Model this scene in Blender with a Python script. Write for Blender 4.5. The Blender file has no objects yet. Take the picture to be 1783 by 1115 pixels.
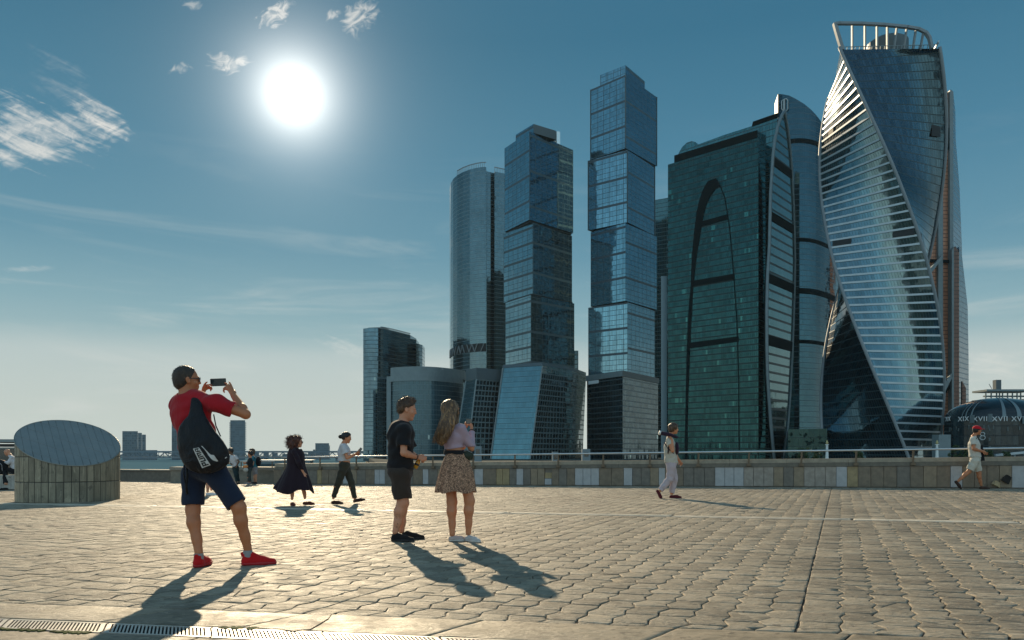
import bpy, bmesh, math, random
import numpy as np
from mathutils import Vector, Matrix

random.seed(7)
rng = np.random.default_rng(11)
S = bpy.context.scene
COL = S.collection

# ------------------------------------------------------------------ camera
F, CX, CY, H, M = 1350.0, 891.5, 790.0, 1.05, 0.0075
cam_d = bpy.data.cameras.new('camera')
cam = bpy.data.objects.new('camera', cam_d)
COL.objects.link(cam)
cam.location = (0, 0, H)
cam.rotation_euler = (math.radians(90), 0, 0)
cam_d.sensor_width = 36
cam_d.lens = 36 * F / 1783.0
cam_d.shift_y = (CY - 557.5) / 1783.0
cam_d.clip_start = 0.1
cam_d.clip_end = 20000
S.camera = cam

# ------------------------------------------------------------------ light
SUNV = Vector((512 - CX, F, CY - 165)).normalized()
SUN_AZ = math.atan2(SUNV.x, SUNV.y)
SUN_EL = math.asin(SUNV.z)
ld = bpy.data.lights.new('sun', 'SUN')
ld.energy = 4.3
ld.angle = math.radians(0.55)
ld.color = (1.0, 0.80, 0.53)
lo = bpy.data.objects.new('sun', ld)
lo.rotation_euler = SUNV.to_track_quat('Z', 'Y').to_euler()
COL.objects.link(lo)

S.view_settings.view_transform = 'Standard'
S.view_settings.look = 'None'
S.view_settings.exposure = 0.15
S.view_settings.gamma = 1.0


class NT:
    """short-hand for building node trees"""
    def __init__(self, tree):
        self.t = tree
        self.n = tree.nodes
        self.l = tree.links

    def new(self, typ, **kw):
        nd = self.n.new(typ)
        for k, v in kw.items():
            setattr(nd, k, v)
        return nd

    def put(self, sock, v):
        if v is None:
            return
        if isinstance(v, bpy.types.NodeSocket):
            self.l.new(v, sock)
        else:
            if hasattr(sock.default_value, '__len__') and not hasattr(v, '__len__'):
                v = [v] * len(sock.default_value)
            if hasattr(v, '__len__') and len(sock.default_value) == 4 and len(v) == 3:
                v = tuple(v) + (1,)
            sock.default_value = v

    def m(self, op, a, b=None, c=None, clamp=False):
        nd = self.new('ShaderNodeMath', operation=op, use_clamp=clamp)
        self.put(nd.inputs[0], a)
        self.put(nd.inputs[1], b)
        self.put(nd.inputs[2], c)
        return nd.outputs[0]

    def vm(self, op, a, b=None, s=None):
        nd = self.new('ShaderNodeVectorMath', operation=op)
        self.put(nd.inputs[0], a)
        self.put(nd.inputs[1], b)
        if s is not None:
            self.put(nd.inputs[3], s)
        return nd.outputs['Value'] if op in ('DOT_PRODUCT', 'LENGTH') else nd.outputs[0]

    def mix(self, f, a, b, blend='MIX'):
        nd = self.new('ShaderNodeMix', data_type='RGBA', blend_type=blend)
        self.put(nd.inputs[0], f)
        self.put(nd.inputs[6], a)
        self.put(nd.inputs[7], b)
        return nd.outputs[2]

    def mixf(self, f, a, b):
        nd = self.new('ShaderNodeMix', data_type='FLOAT')
        self.put(nd.inputs[0], f)
        self.put(nd.inputs[2], a)
        self.put(nd.inputs[3], b)
        return nd.outputs[0]

    def sep(self, v):
        nd = self.new('ShaderNodeSeparateXYZ')
        self.put(nd.inputs[0], v)
        return nd.outputs

    def comb(self, x, y, z=0.0):
        nd = self.new('ShaderNodeCombineXYZ')
        self.put(nd.inputs[0], x)
        self.put(nd.inputs[1], y)
        self.put(nd.inputs[2], z)
        return nd.outputs[0]

    def noise(self, v, scale, detail=3.0, rough=0.55, dist=0.0, out=0):
        nd = self.new('ShaderNodeTexNoise')
        self.put(nd.inputs['Vector'], v)
        nd.inputs['Scale'].default_value = scale
        nd.inputs['Detail'].default_value = detail
        nd.inputs['Roughness'].default_value = rough
        nd.inputs['Distortion'].default_value = dist
        return nd.outputs[out]

    def ramp(self, v, lo, hi, a=0.0, b=1.0, smooth=True):
        nd = self.new('ShaderNodeMapRange', interpolation_type='SMOOTHSTEP' if smooth else 'LINEAR')
        self.put(nd.inputs[0], v)
        self.put(nd.inputs[1], lo)
        self.put(nd.inputs[2], hi)
        self.put(nd.inputs[3], a)
        self.put(nd.inputs[4], b)
        return nd.outputs[0]

    def bump(self, h, strength, dist, normal=None):
        nd = self.new('ShaderNodeBump')
        self.put(nd.inputs['Height'], h)
        nd.inputs['Strength'].default_value = strength
        nd.inputs['Distance'].default_value = dist
        if normal is not None:
            self.put(nd.inputs['Normal'], normal)
        return nd.outputs[0]


# ------------------------------------------------------------------ world
world = bpy.data.worlds.new('World')
S.world = world
world.use_nodes = True
w = NT(world.node_tree)
w.n.clear()
wo = w.new('ShaderNodeOutputWorld')
bg = w.new('ShaderNodeBackground')
sky = w.new('ShaderNodeTexSky', sky_type='NISHITA')
sky.sun_disc = False
sky.sun_elevation = SUN_EL
sky.sun_rotation = SUN_AZ
sky.altitude = 150
sky.air_density = 1.0
sky.dust_density = 0.45
sky.ozone_density = 1.6
tc = w.new('ShaderNodeTexCoord')
D = w.vm('NORMALIZE', tc.outputs['Generated'])
dx, dy, dz = w.sep(D)
az = w.m('ARCTAN2', dx, dy)
el = w.m('ARCSINE', dz)


def azel(px, py):
    v = Vector((px - CX, F, CY - py)).normalized()
    return math.atan2(v.x, v.y), math.asin(v.z)


cosang = w.vm('DOT_PRODUCT', D, tuple(SUNV))
ang = w.m('ARCCOSINE', w.m('MINIMUM', cosang, 0.999999))
# film-like grade of the clear sky: cooler, greener, deeper towards the zenith
SKYTINT = (0.62, 0.93, 0.86)
skyc = w.mix(1.0, sky.outputs[0], SKYTINT, 'MULTIPLY')
hs = w.new('ShaderNodeHueSaturation')
hs.inputs['Saturation'].default_value = 1.15
w.put(hs.inputs['Color'], skyc)
skyc = hs.outputs[0]
lum = w.vm('DOT_PRODUCT', skyc, (0.3, 0.5, 0.2))
skyc = w.vm('SCALE', skyc, s=w.m('DIVIDE', 1.0, w.m('ADD', 1.0, w.m('POWER', w.m('DIVIDE', lum, 4.6), 1.5))))
# measured colour of this evening's sky by elevation, laid over the physical one
cr = w.new('ShaderNodeValToRGB')
w.put(cr.inputs[0], w.m('DIVIDE', el, 0.8))
stops = [(0, (.50, .57, .52)), (3, (.45, .53, .49)), (6.5, (.33, .46, .48)), (10, (.215, .37, .43)), (14, (.125, .275, .365)),
         (20, (.070, .205, .305)), (28, (.038, .145, .235)), (44, (.030, .115, .20))]
el_ = cr.color_ramp.elements
while len(el_) > 1:
    el_.remove(el_[-1])
for i, (dg_, c_) in enumerate(stops):
    e_ = el_[0] if i == 0 else el_.new(math.radians(dg_) / 0.8)
    if i == 0: e_.position = 0
    e_.color = (*c_, 1)
skyc = w.mix(0.92, skyc, w.vm('SCALE', cr.outputs[0], s=10.0))
# added fill: unseen sky behind the viewer brightened to lift shadows and tower glass
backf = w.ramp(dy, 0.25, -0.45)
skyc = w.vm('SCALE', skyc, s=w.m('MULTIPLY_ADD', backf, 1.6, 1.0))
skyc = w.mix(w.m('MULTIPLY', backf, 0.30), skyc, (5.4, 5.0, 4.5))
# horizon veil
aze = w.comb(w.m('MULTIPLY', az, 1.0), w.m('MULTIPLY', el, 4.5), 0.0)
n1 = w.noise(aze, 2.2, 4, 0.6, 0.6)
n2 = w.noise(w.comb(w.m('ADD', az, w.m('MULTIPLY', el, 1.2)), w.m('MULTIPLY', el, 7.0), 3.0), 3.0, 6, 0.62, 0.9)
veil = w.ramp(w.m('ADD', el, w.m('MULTIPLY', w.m('SUBTRACT', n1, 0.5), 0.16)), 0.26, 0.01)
streak = w.m('MULTIPLY', w.ramp(n2, 0.47, 0.75), w.m('MULTIPLY', w.ramp(el, 0.42, 0.12), w.ramp(el, -0.02, 0.06)))
veil = w.m('MULTIPLY', veil, 0.12)
edge = w.m('MULTIPLY', w.ramp(w.m('ADD', el, w.m('MULTIPLY', w.m('SUBTRACT', n2, 0.5), 0.06)), 0.15, 0.11), 0.42)
VEILC = (5.8, 6.1, 5.8)
skyc = w.mix(w.m('MINIMUM', w.m('ADD', w.m('ADD', veil, edge), w.m('MULTIPLY', streak, 0.34)), 0.9), skyc, VEILC)
CL = (8.3, 7.9, 7.2)


aed = w.comb(az, el, 0.0)


def rotated(rot, stretch, sc, seed, det=7, dist=0.5):
    c, s_ = math.cos(rot), math.sin(rot)
    un = w.m('ADD', w.m('MULTIPLY', az, c), w.m('MULTIPLY', el, s_))
    vn = w.m('SUBTRACT', w.m('MULTIPLY', el, c), w.m('MULTIPLY', az, s_))
    return w.noise(w.comb(un, w.m('MULTIPLY', vn, stretch), seed), sc, det, 0.62, dist)


NZ2 = rotated(math.radians(22), 1.8, 52, 3.3, 8, 1.2)
NZ1 = w.m('MULTIPLY_ADD', w.m('SUBTRACT', NZ2, 0.5), 0.45, rotated(math.radians(-17), 6.5, 13, 1.0, 9, 0.6))
WOB = w.m('SUBTRACT', w.noise(aed, 9.0, 2), 0.5)


def cloud(px0, py0, px1, py1, half, nn, lo_, hi_, amt, wobk=1.6):
    """a wisp of cirrus lying along a line between two directions of the sky"""
    global skyc
    a0, e0 = azel(px0, py0)
    a1, e1 = azel(px1, py1)
    L = math.hypot(a1 - a0, e1 - e0)
    t = math.atan2(e1 - e0, a1 - a0)
    c, s = math.cos(t), math.sin(t)
    h = half / F
    # linear maps of (az, el): u along, v across
    u = w.vm('DOT_PRODUCT', aed, (c, s, 0)); u = w.m('MULTIPLY_ADD', u, 2 / L, -((a0 + a1) / 2 * c + (e0 + e1) / 2 * s) * 2 / L)
    v = w.vm('DOT_PRODUCT', aed, (-s, c, 0)); v = w.m('MULTIPLY_ADD', v, 1 / h, -(-(a0 + a1) / 2 * s + (e0 + e1) / 2 * c) / h)
    v = w.m('MULTIPLY_ADD', WOB, wobk, v)
    r = w.m('SQRT', w.m('MULTIPLY_ADD', u, u, w.m('MULTIPLY', v, v)))
    mask = w.ramp(r, 1.0, 0.15)
    val = w.ramp(w.m('MULTIPLY_ADD', mask, 0.42, w.m('SUBTRACT', nn, 0.42)), lo_, hi_)
    skyc = w.mix(w.m('MULTIPLY', w.m('MULTIPLY', val, amt), w.ramp(mask, 0, 0.2)), skyc, CL)


cloud(-160, 285, 315, 172, 70, NZ1, 0.26, 0.66, 0.66)
cloud(120, 150, 262, 235, 42, NZ1, 0.32, 0.80, 0.45)
cloud(-60, 40, 290, 240, 62, NZ1, 0.34, 0.95, 0.34)
cloud(430, 62, 535, -12, 26, NZ2, 0.30, 0.62, 0.62)
cloud(575, 62, 685, 10, 38, NZ2, 0.30, 0.66, 0.55)
cloud(545, 30, 605, 18, 14, NZ2, 0.32, 0.60, 0.45)
cloud(335, 120, 455, 100, 26, NZ2, 0.28, 0.62, 0.55)
cloud(270, 125, 350, 120, 16, NZ2, 0.36, 0.66, 0.35)
cloud(300, 5, 375, 18, 16, NZ2, 0.34, 0.66, 0.35)
cloud(-20, 468, 130, 466, 9, NZ1, 0.25, 0.66, 0.25, 0.6)
cloud(500, 555, 690, 650, 34, NZ1, 0.32, 0.8, 0.35)
cloud(1640, 645, 1830, 618, 30, NZ1, 0.25, 0.7, 0.32)
# the sun itself and the bright air round it
disc = w.ramp(ang, 0.020, 0.006)
au1 = w.m('EXPONENT', w.m('MULTIPLY', ang, -1 / 0.0245))
au2 = w.m('EXPONENT', w.m('MULTIPLY', ang, -1 / 0.072))
glow = w.m('ADD', w.m('MULTIPLY', au1, 26.0), w.m('MULTIPLY', au2, 2.1))
glow = w.m('ADD', glow, w.m('MULTIPLY', disc, 20.0))
skyc = w.vm('ADD', skyc, w.vm('SCALE', (1.0, 0.97, 0.90), s=glow))
below = w.ramp(dz, -0.001, -0.02)
skyc = w.mix(below, skyc, (1.6, 1.6, 1.5))
world.cycles.sampling_method = 'MANUAL'
world.cycles.sample_map_resolution = 512
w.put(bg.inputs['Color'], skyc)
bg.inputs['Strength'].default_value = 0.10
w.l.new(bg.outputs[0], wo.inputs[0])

# ------------------------------------------------------------------ projection helpers


def P(px, py, d):
    return Vector(((px - CX) * d / F, d, H + (CY - py) * d / F))


def gz(x):
    return M * x


def G(px, py):
    d = H * F / ((py - CY) + M * (px - CX))
    return Vector(((px - CX) * d / F, d, M * (px - CX) * d / F))


def depth_for(py, z):
    return (z - H) * F / (CY - py)


def PZ(px, py, z):
    d = depth_for(py, z)
    return Vector(((px - CX) * d / F, d, z))


def on_plane(px, py, a, b, off=0.0):
    """point where the sight line px,py meets the vertical plane through a and b (offset towards the viewer)"""
    a = Vector((a[0], a[1], 0)); b = Vector((b[0], b[1], 0))
    t = (b - a).normalized()
    n = Vector((t.y, -t.x, 0))
    if n.y > 0:
        n = -n
    r = Vector(((px - CX) / F, 1, (CY - py) / F))
    o = Vector((0, 0, H))
    d = (a + n * off - o).dot(n) / r.dot(n)
    return o + r * d


# ------------------------------------------------------------------ objects
def tag(o, label=None, cat=None, group=None, kind=None):
    if label: o['label'] = label
    if cat: o['category'] = cat
    if group: o['group'] = group
    if kind: o['kind'] = kind
    return o


def thing(name, label, cat, loc=(0, 0, 0), group=None):
    o = bpy.data.objects.new(name, None)
    COL.objects.link(o)
    o.location = loc
    o.empty_display_size = 0.2
    return tag(o, label, cat, group)


def wloc(o):
    v = Vector((0, 0, 0))
    while o is not None:
        v += Vector(o.location)
        o = o.parent
    return v


def mesh(name, V, Fc, mats, parent=None, uv=None, mi=None, smooth=False, kind=None, normals=False):
    V = np.asarray(V, dtype=np.float32)
    if parent is not None:
        V = V - np.array(wloc(parent), dtype=np.float32)
    me = bpy.data.meshes.new(name)
    me.from_pydata(V.tolist(), [], [list(map(int, f)) for f in Fc])
    if not isinstance(mats, (list, tuple)):
        mats = [mats]
    for m_ in mats:
        me.materials.append(m_)
    if mi is not None:
        me.polygons.foreach_set('material_index', np.asarray(mi, dtype=np.int32))
    if uv is not None:
        lay = me.uv_layers.new(name='UVMap')
        lay.data.foreach_set('uv', np.asarray(uv, dtype=np.float32).ravel())
    if smooth:
        me.polygons.foreach_set('use_smooth', np.ones(len(me.polygons), dtype=bool))
    if normals:
        bm = bmesh.new(); bm.from_mesh(me)
        bmesh.ops.recalc_face_normals(bm, faces=bm.faces)
        bm.to_mesh(me); bm.free()
    me.update()
    o = bpy.data.objects.new(name, me)
    COL.objects.link(o)
    if parent is not None:
        o.parent = parent
    if kind:
        o['kind'] = kind
    return o


class MB:
    """collects faces with uv and material index"""
    def __init__(self):
        self.V = []; self.F = []; self.UV = []; self.MI = []

    def face(self, pts, uv=None, mi=0):
        b = len(self.V)
        self.V += [tuple(p) for p in pts]
        self.F.append(list(range(b, b + len(pts))))
        if uv is None:
            uv = [(p[0] + p[1], p[2]) for p in pts]
        self.UV += [tuple(q) for q in uv]
        self.MI.append(mi)

    def box(self, c, sx, sy, sz, rz=0.0, mi=0, R=None):
        """centre c, full sizes"""
        c = Vector(c)
        m_ = R if R is not None else Matrix.Rotation(rz, 3, 'Z')
        pts = [c + m_ @ Vector((x * sx / 2, y * sy / 2, z * sz / 2)) for x in (-1, 1) for y in (-1, 1) for z in (-1, 1)]
        for q in ((0, 1, 3, 2), (4, 6, 7, 5), (0, 4, 5, 1), (2, 3, 7, 6), (0, 2, 6, 4), (1, 5, 7, 3)):
            self.face([pts[i] for i in q], [(pts[i].x + pts[i].y, pts[i].z) for i in q], mi)

    def bar(self, a, b, w_, t, up=(0, 0, 1), mi=0):
        """rectangular bar from a to b; w_ = width across, t = along the up hint"""
        a = Vector(a); b = Vector(b)
        d = (b - a)
        L = d.length
        d.normalize()
        u = Vector(up)
        s = d.cross(u)
        if s.length < 1e-4:
            s = d.cross(Vector((0, 1, 0)))
        s.normalize()
        u = s.cross(d).normalized()
        R = Matrix((s, d, u)).transposed()
        self.box((a + b) / 2, w_, L, t, R=R, mi=mi)

    def tube(self, pts, r, n=8, mi=0, cap=True):
        pts = [Vector(p) for p in pts]
        rs = r if hasattr(r, '__len__') else [r] * len(pts)
        rings = []
        prev = None
        for i, p in enumerate(pts):
            d = (pts[min(i + 1, len(pts) - 1)] - pts[max(i - 1, 0)]).normalized()
            ref = Vector((0, 0, 1)) if abs(d.z) < 0.9 else Vector((0, 1, 0))
            if prev is not None:
                ref = prev
            s = d.cross(ref)
            if s.length < 1e-5:
                s = d.orthogonal()
            s.normalize()
            u = s.cross(d).normalized()
            prev = u
            rings.append([p + (s * math.cos(2 * math.pi * k / n) + u * math.sin(2 * math.pi * k / n)) * rs[i] for k in range(n)])
        b = len(self.V)
        for rg in rings:
            self.V += [tuple(q) for q in rg]
        for i in range(len(pts) - 1):
            for k in range(n):
                a0 = b + i * n + k; a1 = b + i * n + (k + 1) % n
                self.F.append([a0, a1, a1 + n, a0 + n])
                self.UV += [(k / n, i), ((k + 1) / n, i), ((k + 1) / n, i + 1), (k / n, i + 1)]
                self.MI.append(mi)
        if cap:
            self.F.append([b + k for k in range(n)][::-1]); self.UV += [(0, 0)] * n; self.MI.append(mi)
            e = b + (len(pts) - 1) * n
            self.F.append([e + k for k in range(n)]); self.UV += [(0, 0)] * n; self.MI.append(mi)

    def prism(self, bot, top, mi=0, rmi=None, closed=True, roof=True, u0=0.0):
        """walls between two polygons of xyz points with metre uv; optional roof"""
        n = len(bot)
        u = u0
        rng_ = range(n if closed else n - 1)
        for i in rng_:
            j = (i + 1) % n
            a, b = Vector(bot[i]), Vector(bot[j]); c, d = Vector(top[j]), Vector(top[i])
            L = math.hypot(b.x - a.x, b.y - a.y)
            L2 = math.hypot(c.x - d.x, c.y - d.y)
            L = max(L, L2)
            self.face([a, b, c, d], [(u, a.z), (u + L, b.z), (u + L, c.z), (u, d.z)], mi)
            u += L
        if roof:
            self.face([Vector(p) for p in top], None, rmi if rmi is not None else mi)

    def build(self, name, mats, parent=None, smooth=False, kind=None, normals=False, weld=False):
        o = mesh(name, self.V, self.F, mats, parent, self.UV, self.MI, smooth, kind, normals)
        if weld:
            bm = bmesh.new(); bm.from_mesh(o.data)
            bmesh.ops.remove_doubles(bm, verts=bm.verts, dist=1e-4)
            bm.to_mesh(o.data); bm.free()
        return o


# ------------------------------------------------------------------ materials
def mat(name):
    m_ = bpy.data.materials.new(name)
    m_.use_nodes = True
    t = NT(m_.node_tree)
    p = m_.node_tree.nodes['Principled BSDF']
    return m_, t, p


def plain(name, col, rough=0.6, metal=0.0, bump=0.0, bscale=60.0, var=0.12, vscale=6.0, spec=0.5, sheen=0.0, coat=0.0):
    m_, t, p = mat(name)
    tcn = t.new('ShaderNodeTexCoord')
    n = t.noise(tcn.outputs['Object'], vscale, 5, 0.6)
    c = t.mix(t.ramp(n, 0.3, 0.7), tuple(x * (1 - var) for x in col), tuple(min(1, x * (1 + var)) for x in col))
    t.put(p.inputs['Base Color'], c)
    p.inputs['Roughness'].default_value = rough
    p.inputs['Metallic'].default_value = metal
    p.inputs['Specular IOR Level'].default_value = spec
    if sheen:
        p.inputs['Sheen Weight'].default_value = sheen
        p.inputs['Sheen Roughness'].default_value = 0.4
    if coat:
        p.inputs['Coat Weight'].default_value = coat
    if bump:
        b = t.noise(tcn.outputs['Object'], bscale, 4, 0.6)
        t.put(p.inputs['Normal'], t.bump(b, 0.6, bump))
    return m_


def facade(name, fh, mw, glass, frame, lh=0.12, lv=0.06, sp=0.0, spcol=None, var=0.35, rough=0.06, metal=0.9,
           bright=0.0, brightcol=(0.45, 0.6, 0.6), tilt=0.02, major=0, majcol=None, band=None, wav=0.004, clear=0.0, skipv=0.0):
    """curtain wall: floors of height fh, mullions every mw metres, panes that vary a little in tone and lie"""
    m_, t, p = mat(name)
    uvn = t.new('ShaderNodeUVMap'); uvn.uv_map = 'UVMap'
    u, v, _ = t.sep(uvn.outputs[0])
    su = t.m('DIVIDE', u, mw); sv = t.m('DIVIDE', v, fh)
    fu = t.m('FRACT', su); fv = t.m('FRACT', sv)
    cu = t.m('FLOOR', su); cv = t.m('FLOOR', sv)
    wn = t.new('ShaderNodeTexWhiteNoise', noise_dimensions='2D')
    t.put(wn.inputs['Vector'], t.comb(cu, cv))
    wn2 = t.new('ShaderNodeTexWhiteNoise', noise_dimensions='2D')
    t.put(wn2.inputs['Vector'], t.comb(t.m('FLOOR', t.m('DIVIDE', cu, 4.0)), t.m('ADD', cv, 31.7)))
    geo = t.new('ShaderNodeNewGeometry')
    big = t.noise(geo.outputs['Position'], 0.035, 3, 0.6)
    k = t.m('ADD', 1 - var / 2, t.m('MULTIPLY', wn.outputs['Value'], var))
    k = t.m('MULTIPLY', k, t.m('ADD', 0.72, t.m('MULTIPLY', big, 0.56)))
    g = t.vm('SCALE', tuple(glass), s=k)
    if bright > 0:
        bm_ = t.m('GREATER_THAN', t.m('ADD', t.m('MULTIPLY', wn.outputs['Value'], 0.45), t.m('MULTIPLY', wn2.outputs['Value'], 0.55)), 1 - bright)
        g = t.mix(t.m('MULTIPLY', bm_, 0.7), g, brightcol)
    lineh = t.m('LESS_THAN', fv, lh)
    linev = t.m('LESS_THAN', fu, lv)
    fr = t.m('MAXIMUM', lineh, linev)
    col = g
    nonglass = fr
    if sp > 0:
        spm = t.m('MULTIPLY', t.m('GREATER_THAN', fv, 1 - sp), 1.0)
        col = t.mix(spm, col, spcol or tuple(x * 0.6 for x in glass))
    col = t.mix(fr, col, frame)
    if major:
        mj = t.m('LESS_THAN', t.m('FRACT', t.m('DIVIDE', sv, major)), 0.30 / major * 1.6)
        mjv = t.m('LESS_THAN', t.m('FRACT', t.m('DIVIDE', su, 4.0)), 0.07)
        mm = t.m('MAXIMUM', mj, mjv)
        col = t.mix(mm, col, majcol or frame)
        nonglass = t.m('MAXIMUM', nonglass, mm)
    t.put(p.inputs['Base Color'], col)
    t.put(p.inputs['Metallic'], t.mixf(nonglass, metal, 0.1))
    t.put(p.inputs['Roughness'], t.mixf(nonglass, rough, 0.45))
    # every pane is hung a touch out of true, and the glass itself is not flat
    off = t.vm('SCALE', t.vm('SUBTRACT', wn.outputs['Color'], (0.5, 0.5, 0.5)), s=tilt)
    wob = t.vm('SCALE', t.vm('SUBTRACT', t.noise(geo.outputs['Position'], 0.25, 2, 0.5, 0, 1), (0.5, 0.5, 0.5)), s=wav * 8)
    nrm = t.vm('NORMALIZE', t.vm('ADD', t.vm('ADD', geo.outputs['Normal'], off), wob))
    t.put(p.inputs['Normal'], nrm)
    return m_


# ------------------------------------------------------------------ ground materials
def stone_mat(name, cola, colb, rough=(0.42, 0.7), bumpd=0.008, spec=0.5, island=True):
    m_, t, p = mat(name)
    geo = t.new('ShaderNodeNewGeometry')
    pos = geo.outputs['Position']
    n_big = t.noise(pos, 0.45, 4, 0.6, 0.3)
    n_mid = t.noise(pos, 4.0, 6, 0.65, 0.4)
    n_fin = t.noise(pos, 38.0, 5, 0.7)
    n_str = t.noise(t.vm('MULTIPLY', pos, (5.0, 19.0, 1.0)), 1.6, 5, 0.6, 1.2)
    c = t.mix(t.ramp(n_mid, 0.25, 0.75), cola, colb)
    c = t.mix(t.m('MULTIPLY', t.ramp(n_big, 0.42, 0.68), 0.5), c, tuple(x * 0.62 for x in cola))
    n_pat = t.noise(t.vm('MULTIPLY', pos, (1.0, 2.2, 1.0)), 2.3, 8, 0.72, 0.6)
    c = t.mix(t.m('MULTIPLY', t.ramp(n_pat, 0.50, 0.62), 0.45), c, tuple(x * 0.45 for x in cola))
    c = t.mix(t.m('MULTIPLY', t.ramp(n_fin, 0.35, 0.75), 0.25), c, tuple(x * 0.6 for x in cola))
    if island:
        rv = geo.outputs['Random Per Island']
        c = t.mix(0.9, c, t.comb(*[t.m('ADD', 0.66, t.m('MULTIPLY', rv, k)) for k in (0.56, 0.55, 0.54)]), 'MULTIPLY')
    n_fl = t.noise(t.vm('MULTIPLY', pos, (8.0, 16.0, 1.0)), 1.3, 6, 0.7, 0.8)
    c = t.mix(t.m('MULTIPLY', t.ramp(n_fl, 0.52, 0.64), 0.5), c, tuple(x * 0.42 for x in cola))
    c = t.mix(t.m('MULTIPLY', t.ramp(n_fl, 0.46, 0.36), 0.4), c, tuple(min(1, x * 1.3) for x in colb))
    spots = t.ramp(t.noise(pos, 9.0, 2, 0.5), 0.665, 0.70)
    c = t.mix(t.m('MULTIPLY', spots, 0.5), c, (0.05, 0.045, 0.04))
    t.put(p.inputs['Base Color'], c)
    t.put(p.inputs['Roughness'], t.ramp(n_mid, 0.3, 0.75, rough[0], rough[1]))
    p.inputs['Specular IOR Level'].default_value = spec
    hgt = t.m('ADD', t.m('MULTIPLY', n_mid, 1.0), t.m('ADD', t.m('MULTIPLY', n_fin, 0.22), t.m('MULTIPLY', n_str, 0.7)))
    hgt = t.m('ADD', hgt, t.m('MULTIPLY', n_fl, 1.0))
    t.put(p.inputs['Normal'], t.bump(hgt, 1.0, bumpd))
    return m_



M_paver = stone_mat('paver stone', (0.32, 0.27, 0.195), (0.47, 0.40, 0.30), bumpd=0.024, rough=(0.5, 0.75), spec=0.27)
M_slab = stone_mat('smooth slab', (0.29, 0.235, 0.16), (0.38, 0.31, 0.22), bumpd=0.008, spec=0.25)
M_joint = stone_mat('joint grit', (0.022, 0.018, 0.014), (0.045, 0.036, 0.028), bumpd=0.01, island=False, spec=0.2)
M_concrete = stone_mat('plain concrete', (0.30, 0.26, 0.2), (0.40, 0.35, 0.27), bumpd=0.006, island=False)
M_asph = stone_mat('asphalt patch', (0.075, 0.066, 0.055), (0.12, 0.105, 0.085), bumpd=0.012, island=False, spec=0.3)


def clip_poly(poly, n, c):
    """keep the side where n.p >= c"""
    out = []
    k = len(poly)
    for i in range(k):
        a, b = poly[i], poly[(i + 1) % k]
        da = a[0] * n[0] + a[1] * n[1] - c
        db = b[0] * n[0] + b[1] * n[1] - c
        if da >= 0:
            out.append(a)
        if (da >= 0) != (db >= 0):
            s = da / (da - db)
            out.append((a[0] + (b[0] - a[0]) * s, a[1] + (b[1] - a[1]) * s))
    return out


def area(poly):
    return 0.5 * sum(poly[i][0] * poly[(i + 1) % len(poly)][1] - poly[(i + 1) % len(poly)][0] * poly[i][1] for i in range(len(poly)))


PV = []; PF = []


def add_stone(poly, V, Fc, gap=0.0035, bev=0.012, h=0.012, rnd=random, detail=True, tilt=0.007):
    """one paving stone: polygon shrunk by the joint, rounded shoulder, slightly tilted top"""
    ar = area(poly)
    if abs(ar) < 0.006:
        return
    if ar < 0:
        poly = poly[::-1]
    cx_ = sum(p[0] for p in poly) / len(poly); cy_ = sum(p[1] for p in poly) / len(poly)
    rr = math.sqrt(abs(ar)) / 2
    pts = []
    n = len(poly)
    for i in range(n):
        a, b = poly[i], poly[(i + 1) % n]
        L = math.hypot(b[0] - a[0], b[1] - a[1])
        seg = max(1, int(L / 0.09)) if detail else 1
        for s in range(seg):
            f = s / seg
            j = 0.006 if 0 < s else 0.003
            pts.append((a[0] + (b[0] - a[0]) * f + rnd.uniform(-j, j), a[1] + (b[1] - a[1]) * f + rnd.uniform(-j, j)))
    tx, ty = rnd.uniform(-tilt, tilt), rnd.uniform(-tilt, tilt)
    dz_ = rnd.uniform(-0.0025, 0.0025)

    def ring(ins, z):
        out = []
        for (x, y) in pts:
            dx_, dy_ = x - cx_, y - cy_
            k = max(0.15, 1 - ins / rr)
            x2, y2 = cx_ + dx_ * k, cy_ + dy_ * k
            out.append((x2, y2, gz(x2) + z + (dx_ * tx + dy_ * ty) * (z > -0.01) + (dz_ if z > -0.01 else 0)))
        return out
    rings = [ring(gap, -0.022), ring(gap + 0.0015, h - 0.0165), ring(gap + bev * 0.5, h - 0.0128), ring(gap + bev * 1.8, h - 0.0112)]
    if not detail:
        rings = [ring(gap, -0.022), ring(gap + .001, h - 0.0135), ring(gap + .014, h - 0.0114)]
    b = len(V)
    k = len(pts)
    for r_ in rings:
        V.extend(r_)
    V.append((cx_, cy_, gz(cx_) + h - 0.0108 + dz_ + rnd.uniform(-0.001, 0.001)))
    for i in range(len(rings) - 1):
        for q in range(k):
            q2 = (q + 1) % k
            Fc.append((b + i * k + q, b + i * k + q2, b + (i + 1) * k + q2, b + (i + 1) * k + q))
    c_ = b + len(rings) * k
    for q in range(k):
        Fc.append((b + (len(rings) - 1) * k + q, b + (len(rings) - 1) * k + (q + 1) % k, c_))


TH1, TH2 = math.radians(18.9), math.radians(23)
Uv = (math.cos(TH1), -math.sin(TH1)); Vv = (math.sin(TH2), math.cos(TH2))
O_ = (4.85, 12.05)


def lat(a, b):
    return (O_[0] + a * Uv[0] + b * Vv[0], O_[1] + a * Uv[1] + b * Vv[1])


# foreground line where the patterned paving stops
FA_, FB_ = (2.0, 4.435), (-3.15, 5.49)
fl = Vector((FA_[0] - FB_[0], FA_[1] - FB_[1])).normalized()
fn = (-fl.y, fl.x)
fc = fn[0] * FA_[0] + fn[1] * FA_[1]
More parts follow.
